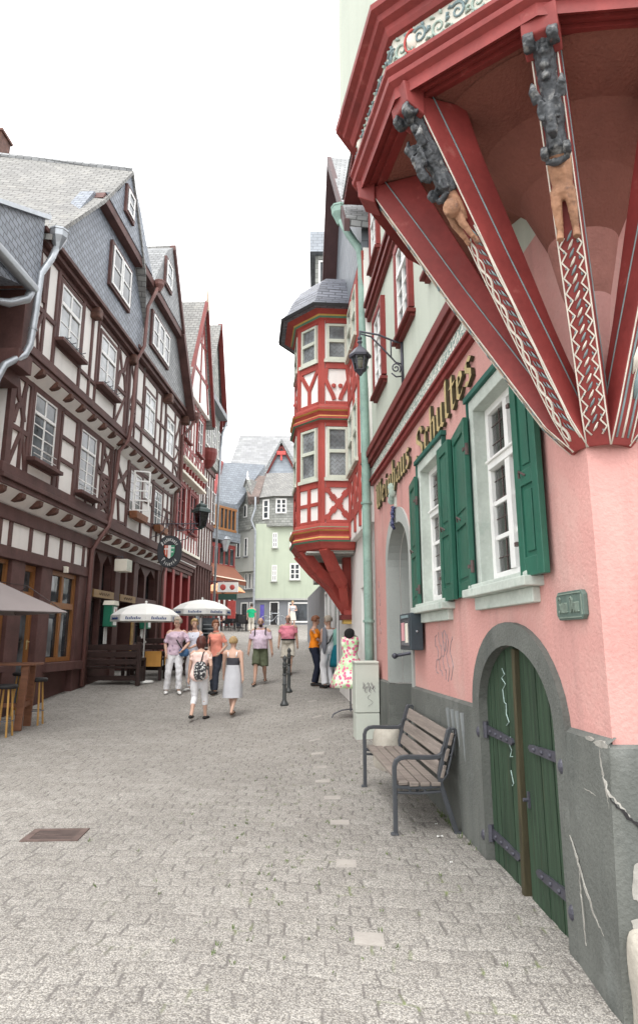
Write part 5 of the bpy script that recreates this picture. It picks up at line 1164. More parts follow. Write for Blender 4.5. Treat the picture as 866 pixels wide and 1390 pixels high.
    t.curve(F, [(-.36, 8.5), (-.2, 8.9), (.1, 9.05), (.28, 9.5)], .12, d - .05, d + .03); t.curve(F, [(.3, 8.5), (.15, 8.9), (-.1, 9.05), (-.34, 9.5)], .12, d - .05, d + .028)
    t.build('timber_frame', MT['brown'], P, bevel=.008)
    for s0, s1, z0, z1 in ((-4.27, -3.13, 8.05, 9.40), (-1.78, -.62, 7.97, 9.34)):
        o = window(F, s0, s1, z0, z1, d - .005, P, cols=2, rows=2, transom=.66, pane='lead', fw=.06, proud=.035, trim=('brown', .09, .045))
        k = MB(); k.fbox(F, s0 - .16, s1 + .14, d - .05, d + .22, z0 - .10, z0 - .02); k.build('sill', MT['brown'], o, bevel=.008); spikes(F, s0, s1, z0 - .02, d + .06, o)
    # gable
    m = MB(); m.fbox(F, -5.7, .85, -.1, .62, 9.68, 9.80); m.fbox(F, -5.7, .85, -.1, .72, 9.80, 9.90); m.build('eave_beam', MT['brown'], P, bevel=.01)
    for s in (-2.4, .55): 
        q = MB(); q.fbox(F, s - .14, s + .14, .4, .70, 9.42, 9.70); q.build('beam_head', MT['carve'], P, bevel=.04)
    m = MB(); m.fprism(F, [(-5.25, 9.88), (.85, 9.88), (.98, 12.35), (-3.45, 12.3)], .35, .70); m.build('slate_gable', MT['slate_dk'], P)
    m = MB(); m.fprism(F, [(-3.45, 12.12), (1.15, 12.12), (1.05, 12.36), (-3.30, 12.36)], .6, .92); m.build('gable_beam', MT['brown'], P, bevel=.01)
    m = MB(); m.fprism(F, [(-3.3, 12.36), (.75, 12.36), (.30, 12.7), (-.25, 13.2), (-.75, 13.65), (-1.35, 14.0), (-1.65, 14.05), (-1.90, 13.75), (-2.5, 12.95)], .80, .94); m.build('slate_gable_top', MT['slate_dk'], P)
    gable_window(F, -2.12, -.62, 10.58, 11.66, .70, P, 2); gable_window(F, -1.98, -1.42, 12.78, 13.42, .94, P, 1)
    m = MB(); n = F.n
    def back(s, z, dpt, ds=0): return F.P(s + ds, -dpt, z)
    for q in ([(-5.6, 9.75), (-1.65, 14.2)], [(2.0, 9.75), (-1.65, 14.2)]):
        (s0, z0), (s1, z1) = q
        sgn = 1 if s0 < s1 else -1
        pts = [F.P(s0, .80 if sgn > 0 else .5, z0), F.P((s0 * .45 + s1 * .55), .98, z0 * .45 + z1 * .55 - .12), F.P(s1, 1.0, z1)]; bks = [F.P(s0 - 1.8, -9, z0), F.P((s0 * .45 + s1 * .55) - 1.8, -9, z0 * .45 + z1 * .55 - .12), F.P(s1 - 1.8, -9, z1 + .35)]
        th = Vector((0, 0, -.12)); m.prism(pts + [p + th for p in reversed(pts)], bks + [p + th for p in reversed(bks)])
    m.build('roof', MT['slate_lt'], P)
    rg = MB(); rg.tube([F.P(-1.65, .95, 14.2), F.P(-3.45, -9, 14.55)], .09, 8); rg.build('ridge', MT['slate_md'], P)
    sg = MB()
    for k in range(14): q = F.P(-5.25 - .11 * k * 1.0, .55 - .62 * k, 10.25); sg.tube([q, q + Vector((0, -.03, .22))], .008, 4)
    sg.tube([F.P(-5.25, .55, 10.45), F.P(-6.68, -7.5, 10.45)], .010, 4); sg.build('snow_guard', MT['zinc'], P)
    ch = MB(); c = atY(2, 192, 17.6); ch.box(c.x - .45, c.x + .14, c.y - .3, c.y + .3, c.z - 1.5, c.z + .1); ch.box(c.x - .5, c.x + .19, c.y - .35, c.y + .35, c.z + .1, c.z + .18); ch.build('chimney', MT['carve'], P)
house_a()
def house_b():
    F = LF; P = B_; S0, S1 = -.34, 6.72
    bk = MB(); bk.fbox(F, S0, S1, -8, -.45, .0, 4.2); bk.fbox(F, .35, S1, -8, -.1, 4.2, 9.9); bk.build('core_wall', MT['darkwood'], P)
    m = MB(); z0 = .0
    def lancets(a, b, zb, zt, n):
        w_ = (b - a) / n; holes = []
        for i in range(n):
            x0, x1 = a + w_ * i + .09, a + w_ * (i + 1) - .09; c = (x0 + x1) / 2; zs = zt - .55; holes.append([(x0, zb)] + [(x0, zs), (x0 + .03, zs + .22), (c, zt - .06), (x1 - .03, zs + .22), (x1, zs)] + [(x1, zb)])
        m.fsheet(F, [(a, zb - .02), (b, zb - .02), (b, zt + .1), (a, zt + .1)], holes, -.05, 0, depth=.2)
    lancets(.0, 1.75, 2.95, 4.02, 2); lancets(3.85, 6.2, 2.95, 4.02, 2)
    for a, b in ((S0, .02), (1.75, 2.2), (3.45, 3.88), (6.15, S1)): m.fbox(F, a, b, -.46, .06, 0, 4.1)
    m.fbox(F, 2.75, 2.95, -.3, .02, 2.95, 4.1); m.fbox(F, S0, S1, -.3, .08, 4.0, 4.22)
    m.fbox(F, .02, 1.75, -.3, .04, 2.72, 2.95); m.fbox(F, 2.2, 3.45, -.3, .04, 2.72, 2.95); m.fbox(F, 3.88, 6.15, -.3, .04, 2.72, 2.95)
    m.fbox(F, .02, 1.75, -.4, .0, 0, 1.35); m.fbox(F, 3.88, 6.15, -.4, .0, 0, 1.5); m.fbox(F, .82, .95, -.3, -.02, 1.35, 2.72); m.fbox(F, 4.95, 5.1, -.3, -.02, 1.5, 2.72)
    m.build('ground_floor_frame', mk('reddish_brown_timber', (.085, .038, .032), .65, .2, 2.4, .2, 30, .3, .008, .3), P, bevel=.012)
    for a, b, z0_, z1_ in ((.03, .81, 1.36, 2.7), (.96, 1.74, 1.36, 2.7), (3.9, 4.94, 1.5, 2.7), (5.11, 6.14, 1.5, 2.7)): window(F, a, b, z0_, z1_, -.2, P, cols=1, rows=2, pane='pane', frame='darkwood', fw=.05)
    g = MB(); g.fbox(F, .0, S1 - .5, -.28, -.26, 2.9, 4.05); g.build('lancet_glass', MT['pane'], P)
    d = MB(); d.fbox(F, 2.2, 3.45, -.4, -.36, .3, 2.72); d.build('door', MT['pane'], P)
    s = MB(); s.fbox(F, .10, 1.68, .04, .075, 2.74, 2.94); s.fbox(F, 2.22, 3.70, .04, .075, 2.74, 2.94)
    br = mk('brass_board', (.24, .14, .045), .5, .2, 3, .15, 20, .1); s.build('sign_board', br, P)
    q = MB()
    for c in (.9, 2.95):
        q.tube([F.P(c + .38 - i * .04, .079, 2.84 + .035 * sin(i * 1.35)) for i in range(20)], .008, 4)
    q.build('sign_script', MT['darkwood'], P)
    pl = MB(); pl.fbox(F, 3.40, 3.62, .062, .09, .75, 2.4); pl.build('brass_panel', mk('yellow_ornament', (.34, .2, .05), .5, .4, 7, .3, 20, .1), P)
    # jetty one
    joists(None, F, .25, S1, 4.20, -.1, .36, .78, P=P, mat='carve')
    m = MB(); coving(m, F, .12, S1, 4.16, 4.44, .02, .31); m.build('coving', MT['white'], P)
    m = MB(); m.fbox(F, .16, S1 + .05, -.1, .33, 4.44, 4.55); m.fbox(F, .16, S1 + .06, -.1, .38, 4.55, 4.64); m.fbox(F, .16, S1 + .06, -.1, .34, 4.64, 4.82); m.build('sill_beam', MT['brown'], P, bevel=.012)
    m = MB(); m.fbox(F, .31, S1, -.1, .27, 4.8, 6.85); m.build('infill', MT['white'], P)
    d_ = .28; t = MB()
    beams(t, F, d_, [((.42, 4.8), (.42, 6.85), .20), ((1.62, 4.8), (1.62, 6.85), .24), ((3.02, 4.8), (3.02, 6.85), .16), ((4.22, 4.8), (4.22, 6.85), .20), ((5.42, 4.8), (5.42, 6.85), .18), ((6.05, 4.8), (6.05, 6.85), .12), ((6.6, 4.8), (6.6, 6.85), .24),
                      ((.42, 5.55), (1.62, 5.55), .14), ((1.62, 5.28), (6.6, 5.28), .15), ((1.62, 6.72), (6.6, 6.74), .14), ((.5, 4.85), (1.5, 4.9), .10), ((1.05, 4.8), (.85, 5.5), .14), ((4.85, 4.8), (4.85, 5.24), .12), ((3.02, 5.95), (4.22, 5.95), .11), ((5.5, 6.1), (6.5, 6.1), .1), ((5.5, 5.3), (5.98, 6.05), .1), ((6.5, 5.3), (6.1, 6.05), .1)])
    t.curve(F, [(.52, 5.65), (.8, 6.0), (1.1, 6.1), (1.5, 6.45)], .13, d_ - .05, d_ + .03); t.curve(F, [(.52, 6.7), (.75, 6.4), (1.0, 6.22), (1.5, 5.9)], .12, d_ - .05, d_ + .028)
    t.build('timber_frame', MT['brown'], P, bevel=.008)
    for i, (s0, s1, z0, z1) in enumerate(((1.80, 2.88, 5.36, 6.58), (4.36, 5.28, 5.36, 6.54))):
        o = window(F, s0, s1, z0, z1, d_ - .005, P, cols=2, rows=4, pane='pane', fw=.05, proud=.035, trim=('brown', .08, .045), curtain=.5)
        if i == 0:
            G = F.shifted(s0 + .05, d_ + .1, radians(-62)); w2 = MB()
            w2.fbox(G, -.0, .05, 0, .03, z0, z1); w2.fbox(G, .45, .5, 0, .03, z0, z1)
            for k in range(5): w2.fbox(G, .05, .45, 0, .03, z0 + (z1 - z0 - .04) * k / 4, z0 + (z1 - z0 - .04) * k / 4 + .04)
            w2.build('open_casement', MT['winwhite'], o)
        b = MB(); b.fprism(F, [(s0 - .05, z0 - .02), (s1 + .08, z0 - .02), (s1 + .02, z0 - .22), (s0 + .02, z0 - .22)], d_ + .05, d_ + .28); b.build('flower_box', mk('terracotta_box', (.24, .10, .05), .7, .2, 6, .15, 30, .1), o, bevel=.01)
    window(F, 3.30, 3.98, 6.03, 6.60, d_ - .005, P, cols=1, rows=1, pane='pane', fw=.06, proud=.04)
    # jetty two
    joists(None, F, .5, S1 + .05, 6.86, .1, .58, .72, P=P, mat='carve')
    m = MB(); coving(m, F, .42, S1 + .05, 6.80, 7.06, .28, .52); m.build('coving', MT['white'], P)
    m = MB(); m.fbox(F, .44, S1 + .1, -.1, .54, 7.06, 7.16); m.fbox(F, .44, S1 + .1, -.1, .58, 7.16, 7.24); m.fbox(F, .44, S1 + .1, -.1, .55, 7.24, 7.38); m.build('sill_beam', MT['brown'], P, bevel=.012)
    m = MB(); m.fbox(F, .51, S1 + .04, -.1, .47, 7.3, 9.9); m.build('infill', MT['white'], P)
    d_ = .48; t = MB()
    beams(t, F, d_, [((.62, 7.3), (.62, 9.9), .18), ((1.25, 7.3), (1.25, 9.9), .12), ((1.98, 7.3), (1.98, 9.9), .16), ((3.40, 7.3), (3.40, 9.9), .16), ((4.0, 7.3), (4.0, 9.9), .14), ((4.55, 7.3), (4.55, 9.9), .15), ((5.82, 7.3), (5.82, 9.9), .16), ((6.6, 7.3), (6.6, 9.9), .26),
                      ((1.25, 7.86), (6.6, 7.86), .14), ((1.25, 8.6), (1.98, 8.6), .12), ((3.4, 8.7), (4.55, 8.7), .12), ((.62, 8.2), (1.25, 8.2), .12), ((5.82, 8.5), (6.6, 8.5), .12), ((5.9, 7.9), (6.5, 8.45), .1), ((.7, 8.25), (1.2, 8.9), .1), ((.7, 7.4), (1.2, 8.1), .1), ((.5, 9.75), (6.7, 9.75), .2)])
    t.curve(F, [(.68, 9.6), (.85, 9.3), (1.0, 9.15), (1.2, 8.8)], .1, d_ - .05, d_ + .028); t.curve(F, [(5.9, 8.55), (6.1, 8.95), (6.3, 9.15), (6.5, 9.6)], .11, d_ - .05, d_ + .03); t.curve(F, [(6.5, 7.4), (6.3, 7.6), (5.9, 7.8)], .1, d_ - .05, d_ + .03)
    t.build('timber_frame', MT['brown'], P, bevel=.008)
    for s0, s1, z0, z1 in ((2.15, 3.25, 7.98, 9.26), (4.68, 5.68, 7.95, 9.20)): window(F, s0, s1, z0, z1, d_ - .005, P, cols=2, rows=2, transom=.68, pane='lead', fw=.07, proud=.035, trim=('brown', .08, .045))
    # gable
    m = MB(); m.fbox(F, .55, S1 + .25, -.1, .66, 9.84, 9.96); m.fbox(F, .55, S1 + .3, -.1, .74, 9.96, 10.06); m.build('eave_beam', MT['brown'], P, bevel=.01)
    for s in (4.3, 6.75):
        q = MB(); q.fbox(F, s - .15, s + .15, .45, .78, 9.55, 9.86); q.build('beam_head', MT['carve'], P, bevel=.04)
    m = MB(); m.fprism(F, [(.75, 10.04), (6.8, 10.04), (5.05, 12.35), (1.05, 12.35)], -.3, .70); m.build('slate_gable', MT['slate_md'], P)
    m = MB(); m.fprism(F, [(.95, 12.1), (5.35, 12.1), (5.2, 12.34), (.95, 12.34)], .3, .90)
    m.build('gable_beam', MT['brown'], P, bevel=.01)
    m = MB(); m.fprism(F, [(1.0, 12.34), (5.1, 12.34), (4.4, 13.0), (3.7, 13.8), (3.25, 14.45), (2.9, 14.62), (2.2, 14.1)], -.2, .92); m.build('slate_gable_top', MT['slate_md'], P)
    gable_window(F, 1.62, 3.55, 10.56, 11.58, .70, P, 3); gable_window(F, 2.02, 2.70, 12.86, 13.66, .92, P, 1)
    m = MB()
    for (s0, z0), (s1, z1), dd in (((-.6, 10.0), (2.9, 14.7), .96), ((7.0, 9.9), (2.9, 14.7), .96)):
        pts = [F.P(s0, .86, z0), F.P(s0 * .45 + s1 * .55, dd, z0 * .45 + z1 * .55 - .15), F.P(s1, dd, z1)]; bks = [F.P(s0, -8, z0), F.P(s0 * .45 + s1 * .55, -8, z0 * .45 + z1 * .55 - .15), F.P(s1, -8, z1)]
        if s0 < 0: pts = [p - F.n * 1.3 for p in pts]
        th = Vector((0, 0, -.14)); m.prism(pts + [p + th for p in reversed(pts)], bks + [p + th for p in reversed(bks)])
    m.build('roof', MT['slate_lt'], P)
    v = MB(); v.fprism(F, [(7.05, 9.80), (4.74, 12.35), (4.55, 12.2), (6.75, 9.75)], .60, .99); v.fprism(F, [(4.74, 12.35), (2.9, 14.72), (2.85, 14.5), (4.6, 12.25)], .80, 1.0); v.build('barge_board', MT['brown'], P, bevel=.01)
house_b()
def house_zero():
    t = thing('slate_house', 'slate hung upper corner of the neighbouring house at the left edge', 'house', tuple(LF.P(-7.5, 0, 0))); F = LF
    m = MB(); m.fbox(F, -12, -5.78, -6, .02, 0, 8.2); m.build('wall', MT['white'], t)
    b = MB()
    for s in (-6.0, -7.2, -8.6): b.fbox(F, s - .2, s + .2, 0, .10, 0, 8.2)
    for z in (3.3, 4.3, 6.7): b.fbox(F, -12, -5.78, 0, .13, z - .2, z + .2)
    b.fbox(F, -6.05, -5.76, -.3, .62, 6.95, 9.6); b.fbox(F, -6.3, -5.74, -.3, .72, 6.6, 6.95); b.fbox(F, -6.5, -5.74, -.3, .5, 6.35, 6.6); b.beam(F, (-8.4, 6.8), (-6.2, 8.1), .18, 0, .11)
    b.build('timber_frame', MT['brown'], t, bevel=.01)
    s = MB(); s.fprism(F, [(-5.80, 8.35), (-5.80, 10.02), (-7.5, 9.15), (-9.5, 8.2), (-9.5, 7.2)], -5, .72); s.build('slate_wall', MT['slate_dk'], t)
    r = MB(); r.fprism(F, [(-5.70, 10.02), (-5.70, 10.12), (-7.5, 9.24), (-9.5, 8.28), (-9.5, 8.2), (-7.5, 9.15)], -5, .80); r.build('roof', MT['zinc'], t)
    g = MB(); g.tube([F.P(-12, .95, 8.15), F.P(-6.45, .95, 8.05)], .11, 10); g.build('gutter', MT['zinc'], t, smooth=True)
    f = MB(); f.fbox(F, -12, -6.3, .02, .8, 8.16, 8.36); f.build('eave_board', MT['carve'], t)
house_zero()
downpipe('downpipe', 'bright zinc downpipe with square hopper at the left edge of the timber houses', [LF.P(-5.48, .85, 9.5), LF.P(-5.58, .82, 9.2), LF.P(-5.80, .74, 8.75), LF.P(-5.86, .74, 7.9), LF.P(-5.95, .74, 7.15), LF.P(-6.05, .70, 6.9), LF.P(-6.55, .60, 6.5), LF.P(-6.68, .55, 6.15), LF.P(-6.70, .5, 3.8), LF.P(-6.72, .3, .2)], .07, MT['zinc'], hopper=(LF.P(-5.44, .86, 9.84), .19), clips=[LF.P(-5.90, .74, 7.5), LF.P(-6.69, .53, 5.2)])
downpipe('downpipe', 'grey gutter outlet pipe under the slate hung corner at the left edge', [LF.P(-6.5, .95, 8.02), LF.P(-6.55, .9, 7.8), LF.P(-6.8, .7, 7.6), LF.P(-7.4, .4, 7.4), LF.P(-7.5, .2, .2)], .08, MT['zinc'])
downpipe('downpipe', 'long brown cranked downpipe running down between the two timber houses', [LF.P(1.05, 1.02, 12.1), LF.P(.95, .95, 11.8), LF.P(.85, .82, 11.4), LF.P(.80, .80, 10.1), LF.P(.62, .66, 9.6), LF.P(.55, .64, 7.6), LF.P(.45, .62, 7.1), LF.P(.32, .42, 6.75), LF.P(.18, .38, 5.0), LF.P(.02, .38, 4.6), LF.P(-.22, .2, 4.15), LF.P(-.38, .13, 3.9), LF.P(-.42, .12, .5)], .055, MT['brownpipe'], hopper=(LF.P(1.12, 1.05, 12.3), .16), clips=[LF.P(.22, .38, 5.6), LF.P(-.40, .12, 2.6)])
downpipe('downpipe', 'brown downpipe at the far corner of the restaurant house', [LF.P(6.85, .95, 9.75), LF.P(6.8, .8, 9.4), LF.P(6.72, .56, 9.1), LF.P(6.72, .56, 7.4), LF.P(6.7, .40, 6.9), LF.P(6.72, .35, 4.9), LF.P(6.6, .2, 4.3), LF.P(6.5, .13, 3.9), LF.P(6.5, .12, .9)], .055, MT['brownpipe'], hopper=(LF.P(6.9, 1.0, 9.95), .17))

C_ = thing('red_timber_house', 'half timbered house with red beams and red shop pillars beyond the restaurant', 'house', tuple(LF.P(9, 0, 1)))
def house_c():
    F = LF; P = C_; S0, S1 = 6.86, 11.0
    m = MB(); m.fbox(F, S0, S1, -8, -.35, 0, 4.6); m.fbox(F, S0, S1, -8, .28, 4.6, 8.0); m.fbox(F, S0, S1, -8, .45, 8.0, 11.2); m.build('wall', MT['white'], P)
    g = MB(); g.fbox(F, S0 + .2, S1 - .2, -.35, -.30, .9, 4.1); g.build('shop_window', MT['pane'], P)
    rp = mk('red_pillar_paint', (.26, .028, .028), .5, .12, 3, .1, 30, .1)
    for s in (7.05, 8.2, 9.4, 10.75): m = MB(); m.fbox(F, s - .16, s + .16, -.35, .08, .5, 4.3); m.build('shop_pillar', rp, P, bevel=.01)
    m = MB()
    for k in range(6): m.fbox(F, S0 - .05, S1 + .05, -.2, .05 + .065 * k, 4.12 + .13 * k, 4.12 + .13 * k + .13)
    m.build('moulded_beam', MT['brown'], P, bevel=.015)
    for e, z in ((.44, 4.92), (.60, 7.75), (.66, 8.28)): m = MB(); m.fbox(F, S0 - .02, S1 + .02, .2, e, z, z + .10); m.build('ledge', MT['cream'], P)
    joists(None, F, S0, S1, 7.9, .2, .56, .5, hh=.3, P=P, mat='bayred')
    t = MB()
    for k in range(9): s = S0 + .1 + (S1 - S0 - .2) * k / 8; t.fbox(F, s - .07, s + .07, .26, .31, 5.02, 7.72); t.fbox(F, s - .06, s + .06, .43, .48, 8.4, 11.2)
    for z in (5.75, 7.6): t.fbox(F, S0, S1, .26, .306, z - .06, z + .06)
    for z in (9.0, 11.0): t.fbox(F, S0, S1, .43, .476, z - .06, z + .06)
    for k in range(4): s = S0 + .2 + k; t.beam(F, (s, 8.45), (s + .5, 8.95), .1, .43, .474); t.beam(F, (s + .9, 8.45), (s + .5, 8.95), .1, .43, .473)
    t.build('timber_frame', MT['bayred'], P)
    for s0, s1, z0, z1, d in ((7.25, 8.35, 5.85, 7.45, .28), (9.2, 10.4, 5.85, 7.45, .28), (7.3, 8.2, 9.2, 10.7, .45), (9.4, 10.4, 9.2, 10.7, .45)): window(F, s0, s1, z0, z1, d, P, pane='pane', cols=2, rows=3, frame='bayred' if d < .4 else 'winwhite', trim=('bayred', .1, .08), sill=('darkred', .16))
    m = MB(); m.fprism(F, [(S0, 11.1), (S1 + .1, 11.1), (8.95, 15.5)], -.3, .62); m.build('gable', MT['white'], P)
    t = MB()
    for a, b in (((7.4, 11.2), (8.9, 15)), ((10.6, 11.2), (9.0, 15)), ((8.95, 11.2), (8.95, 15.2)), ((7.3, 12.4), (10.4, 12.4)), ((8.1, 13.8), (9.8, 13.8))): t.beam(F, a, b, .14, .55, .66)
    t.build('gable_timber', MT['bayred'], P)
    m = MB()
    for (s0, z0) in ((6.4, 11.0), (11.35, 10.9)):
        pts = [F.P(s0, .8, z0), F.P(8.95, .8, 15.75)]; bk = [F.P(s0, -7, z0), F.P(8.95, -7, 15.75)]; th = Vector((0, 0, -.15)); m.prism(pts + [p + th for p in reversed(pts)], bk + [p + th for p in reversed(bk)])
    m.build('roof', MT['slate_lt'], P)
    v = MB(); v.fprism(F, [(11.38, 10.85), (8.95, 15.8), (8.95, 15.58), (11.26, 10.85)], .70, .84); v.fprism(F, [(6.38, 10.95), (8.95, 15.8), (8.95, 15.58), (6.5, 10.95)], .70, .84); v.build('barge_board', MT['darkred'], P)
    f = MB(); f.tube([F.P(8.95, .80, 15.3), F.P(8.95, .80, 16.4)], [.09, .02], 8); f.build('finial', MT['painttan'], P)
house_c()
D_ = thing('slate_front_house', 'slate fronted house with a dark red verge beyond the red timbered house', 'house', tuple(LF.P(13.5, 0, 1.2)))
def house_d():
    F = LF; P = D_; S0, S1 = 11.15, 14.7
    m = MB(); m.fbox(F, S0, S1, -8, -.1, 0, 5); m.fbox(F, S0, S1, -8, .15, 5, 9.6); m.build('wall', MT['white'], P)
    m = MB(); m.fbox(F, S0, S1, -8, .35, 9.6, 12.4); m.fprism(F, [(S0, 12.4), (S1, 12.4), (13.2, 16.3)], -.3, .35); m.build('slate_wall', MT['slate_wall'], P)
    t = MB()
    for k in range(7): s = S0 + .15 + (S1 - S0 - .3) * k / 6; t.fbox(F, s - .08, s + .08, -.1, .20, 2, 9.5)
    for z in (4.9, 6.8, 9.4): t.fbox(F, S0, S1, -.1, .24, z - .12, z + .12)
    t.build('timber_frame', MT['brown'], P)
    for k in range(3): s = S0 + .5 + 1.3 * k; window(F, s, s + .8, 7.1, 8.6, .15, P, pane='pane', rows=3); window(F, s, s + .8, 10.2, 11.6, .35, P, pane='pane', rows=3)
    b = MB(); b.lathe([(.05, 9.1), (.20, 9.2), (.35, 9.45), (.42, 9.8), (.40, 10.0)], F.P(11.9, .42, 0), 14); b.build('bowl_corbel', MT['darkred'], P)
    m = MB()
    for s0 in (10.9, 15.5):
        pts = [F.P(s0, .55, 12.3), F.P(13.2, .55, 16.7)]; bk = [F.P(s0, -7, 12.3), F.P(13.2, -7, 16.7)]; th = Vector((0, 0, -.15)); m.prism(pts + [p + th for p in reversed(pts)], bk + [p + th for p in reversed(bk)])
    m.build('roof', MT['slate_lt'], P)
    v = MB(); v.fprism(F, [(15.5, 12.2), (13.2, 16.75), (13.2, 16.4), (15.3, 12.2)], .4, .62); v.fbox(F, 14.9, 15.02, .1, .45, 9.6, 12.4); v.build('barge_board', MT['darkred'], P)
    g = MB(); g.fbox(F, 11.2, 14.6, .35, .75, 12.2, 12.45); g.build('gutter_box', MT['greyshop'], P)
    p = MB(); p.tube([F.P(14.75, .7, 12.2), F.P(14.7, .5, 11.6), F.P(14.7, .42, 10.5), F.P(14.7, .35, 2)], .06, 8); p.build('pipe', MT['zinc'], P, smooth=True)
house_d()

# ------------------------------------------------------------------ hanging sign, lantern, lamps of the restaurant
def pizzeria_sign():
    F = LF; s = 4.15; zc = 4.42; dc = .96
    t = thing('hanging_sign', 'round topped black hanging sign reading Ristorante Pizzeria with a red white green shield', 'sign', tuple(F.P(s, .3, 4.7)))
    G = Frame(tuple(F.P(s, dc, 0))[:2], (F.n.x, F.n.y), 1)
    if G.n.y > 0: G = Frame(tuple(F.P(s, dc, 0))[:2], (F.n.x, F.n.y), -1)
    a = MB(); za = 5.33
    a.tube([F.P(s, .3, za), F.P(s, 1.85, za)], .018, 6); a.tube([F.P(s, .3, za - .45), F.P(s, .6, za - .35), F.P(s, .9, za)], .013, 6); a.tube([F.P(s, .3, za + .45), F.P(s, 1.1, za + .03)], .010, 6)
    a.tube([F.P(s, 1.4 + .10 * cos(i * .6) * (1 - i / 22), za - .09 + .10 * sin(i * .6) * (1 - i / 22)) for i in range(18)], .011, 5); a.tube([F.P(s, 1.7 + .08 * cos(i * .6), za - .07 + .08 * sin(i * .6)) for i in range(11)], .011, 5)
    for e in (-.22, .22): a.tube([F.P(s, dc + e, za), F.P(s, dc + e, za - .40)], .009, 5)
    a.build('bracket_arm', MT['iron'], t, smooth=True)
    def disk(rx, rz, d0, d1, name, m, pw=2.4):
        pts = []
        for i in range(36): u = 2 * pi * i / 36; pts.append((rx * abs(cos(u)) ** (2 / pw) * (1 if cos(u) > 0 else -1), zc + rz * abs(sin(u)) ** (2 / pw) * (1 if sin(u) > 0 else -1)))
        q = MB(); q.fprism(G, pts, d0, d1); return q.build(name, m, t)
    disk(.40, .52, -.03, .03, 'board', MT['black']); disk(.385, .505, .03, .033, 'face', mk('charcoal_board', (.05, .053, .06), .6, .1))
    sh = [(-.17, .20), (.17, .20), (.175, -.02), (.13, -.14), (0, -.24), (-.13, -.14), (-.175, -.02)]
    q = MB(); q.fprism(G, [(x * 1.18, zc + z * 1.14) for x, z in sh], .033, .042); q.build('shield_rim', MT['black'], t)
    q = MB()
    q.fprism(G, [(-.17, zc + .20), (-.05, zc + .20), (-.05, zc - .20), (-.13, zc - .14), (-.175, zc - .02)], .042, .05, 0); q.fprism(G, [(-.05, zc + .20), (.05, zc + .20), (.05, zc - .20), (0, zc - .24), (-.05, zc - .20)], .042, .05, 1); q.fprism(G, [(.05, zc + .20), (.17, zc + .20), (.175, zc - .02), (.13, zc - .14), (.05, zc - .20)], .042, .05, 2)
    q.fbox(G, -.17, -.05, .05, .053, zc + .06, zc + .10, 1); q.fbox(G, -.12, -.10, .05, .053, zc - .1, zc + .2, 1); q.fbox(G, .06, .16, .05, .053, zc + .1, zc + .13, 1); q.fbox(G, .06, .13, .05, .053, zc - .03, zc + .0, 1)
    q.build('shield', [mk('shield_orange_red', (.55, .12, .07), .6, .1), MT['canvas'], mk('shield_green', (.08, .32, .19), .6, .1)], t)
    for txt, R0, a0, a1, top in (('Ristorante', .40, 152, 28, True), ('Pizzeria', .46, 212, 328, False)):
        W = text_width(txt); x = 0; sz = .078
        for ch in txt:
            aa = radians(a0 + (a1 - a0) * (x + GL[ch][0] / 2) / W); mb = MB()
            rx, rz = (.27, .385) if top else (.27, .42)
            cx, cz = rx * cos(aa), zc + rz * sin(aa) - (.0 if top else -.0)
            tang = (aa - pi / 2) * .75 if top else (aa + pi / 2 - 2 * pi) * .75
            def put(px_, py_, h, cx=cx, cz=cz, tang=tang, wd=GL[ch][0]):
                u, v = (px_ - wd / 2) * sz * .9, (py_ - .5) * sz; return G.P(cx + u * cos(tang) - v * sin(tang), .033 + .008 * h, cz + u * sin(tang) + v * cos(tang))
            glyph_mesh(mb, ch, put, nib=(.2, .12)); mb.build('letter', MT['canvas'], t); x += GL[ch][0] + .1
pizzeria_sign()
def left_lantern():
    F = LF; s = 7.4; t = thing('street_lantern', 'dark four sided street lantern on an arm at the red timbered house', 'street lamp', tuple(F.P(s, .3, 6.0)))
    a = MB(); a.tube([F.P(s, .3, 5.62), F.P(s, 1.2, 5.66)], .022, 6); a.tube([F.P(s, .3, 5.2), F.P(s, .7, 5.3), F.P(s, .95, 5.62)], .016, 6); a.tube([F.P(s, .9, 5.62), F.P(s, .78 + .0, 5.50), F.P(s, .95, 5.46)], .012, 6); a.build('bracket_arm', MT['iron'], t)
    c = F.P(s, 1.22, 5.66); m = MB()
    m.lathe([(.05, 0), (.10, .04), (.19, .10)], c, 4); m.lathe([(.27, .62), (.38, .64), (.33, .74), (.20, .84), (.22, .86), (.20, .92), (.05, 1.0), (.03, 1.08)], c, 4); m.build('lantern_roof', mk('dark_teal_iron', (.035, .055, .052), .5, .2, 5, .1, 30, .1), t)
    b = MB()
    for k in range(4): q = pi / 2 * k; v = Vector((cos(q), sin(q), 0)); b.tube([c + v * .19 + Vector((0, 0, .10)), c + v * .28 + Vector((0, 0, .63))], .016, 5)
    b.build('lantern_frame', MT['iron'], t); g = MB(); g.lathe([(.175, .11), (.262, .62)], c, 4); g.build('lantern_glass', MT['clear'], t)
left_lantern()
def box_lamp():
    F = LF; s = 1.55; t = thing('wall_light', 'white box lamp on the brown beam above the gilt name boards', 'lamp', tuple(F.P(s, .1, 3.7)))
    m = MB(); m.fbox(F, s - .26, s + .22, .16, .52, 3.52, 3.86); m.build('shade', MT['cream'], t, bevel=.01)
    for k in range(5):
        pass
    r = MB()
    for k in range(6): r.fbox(F, s - .24 + k * .08, s - .22 + k * .08, .52, .53, 3.54, 3.84)
    r.build('rib', MT['stonegrn'], t); a = MB(); a.tube([F.P(s, .06, 3.95), F.P(s, .3, 3.95), F.P(s, .3, 3.86)], .015, 6); a.build('arm', MT['iron'], t)
box_lamp()
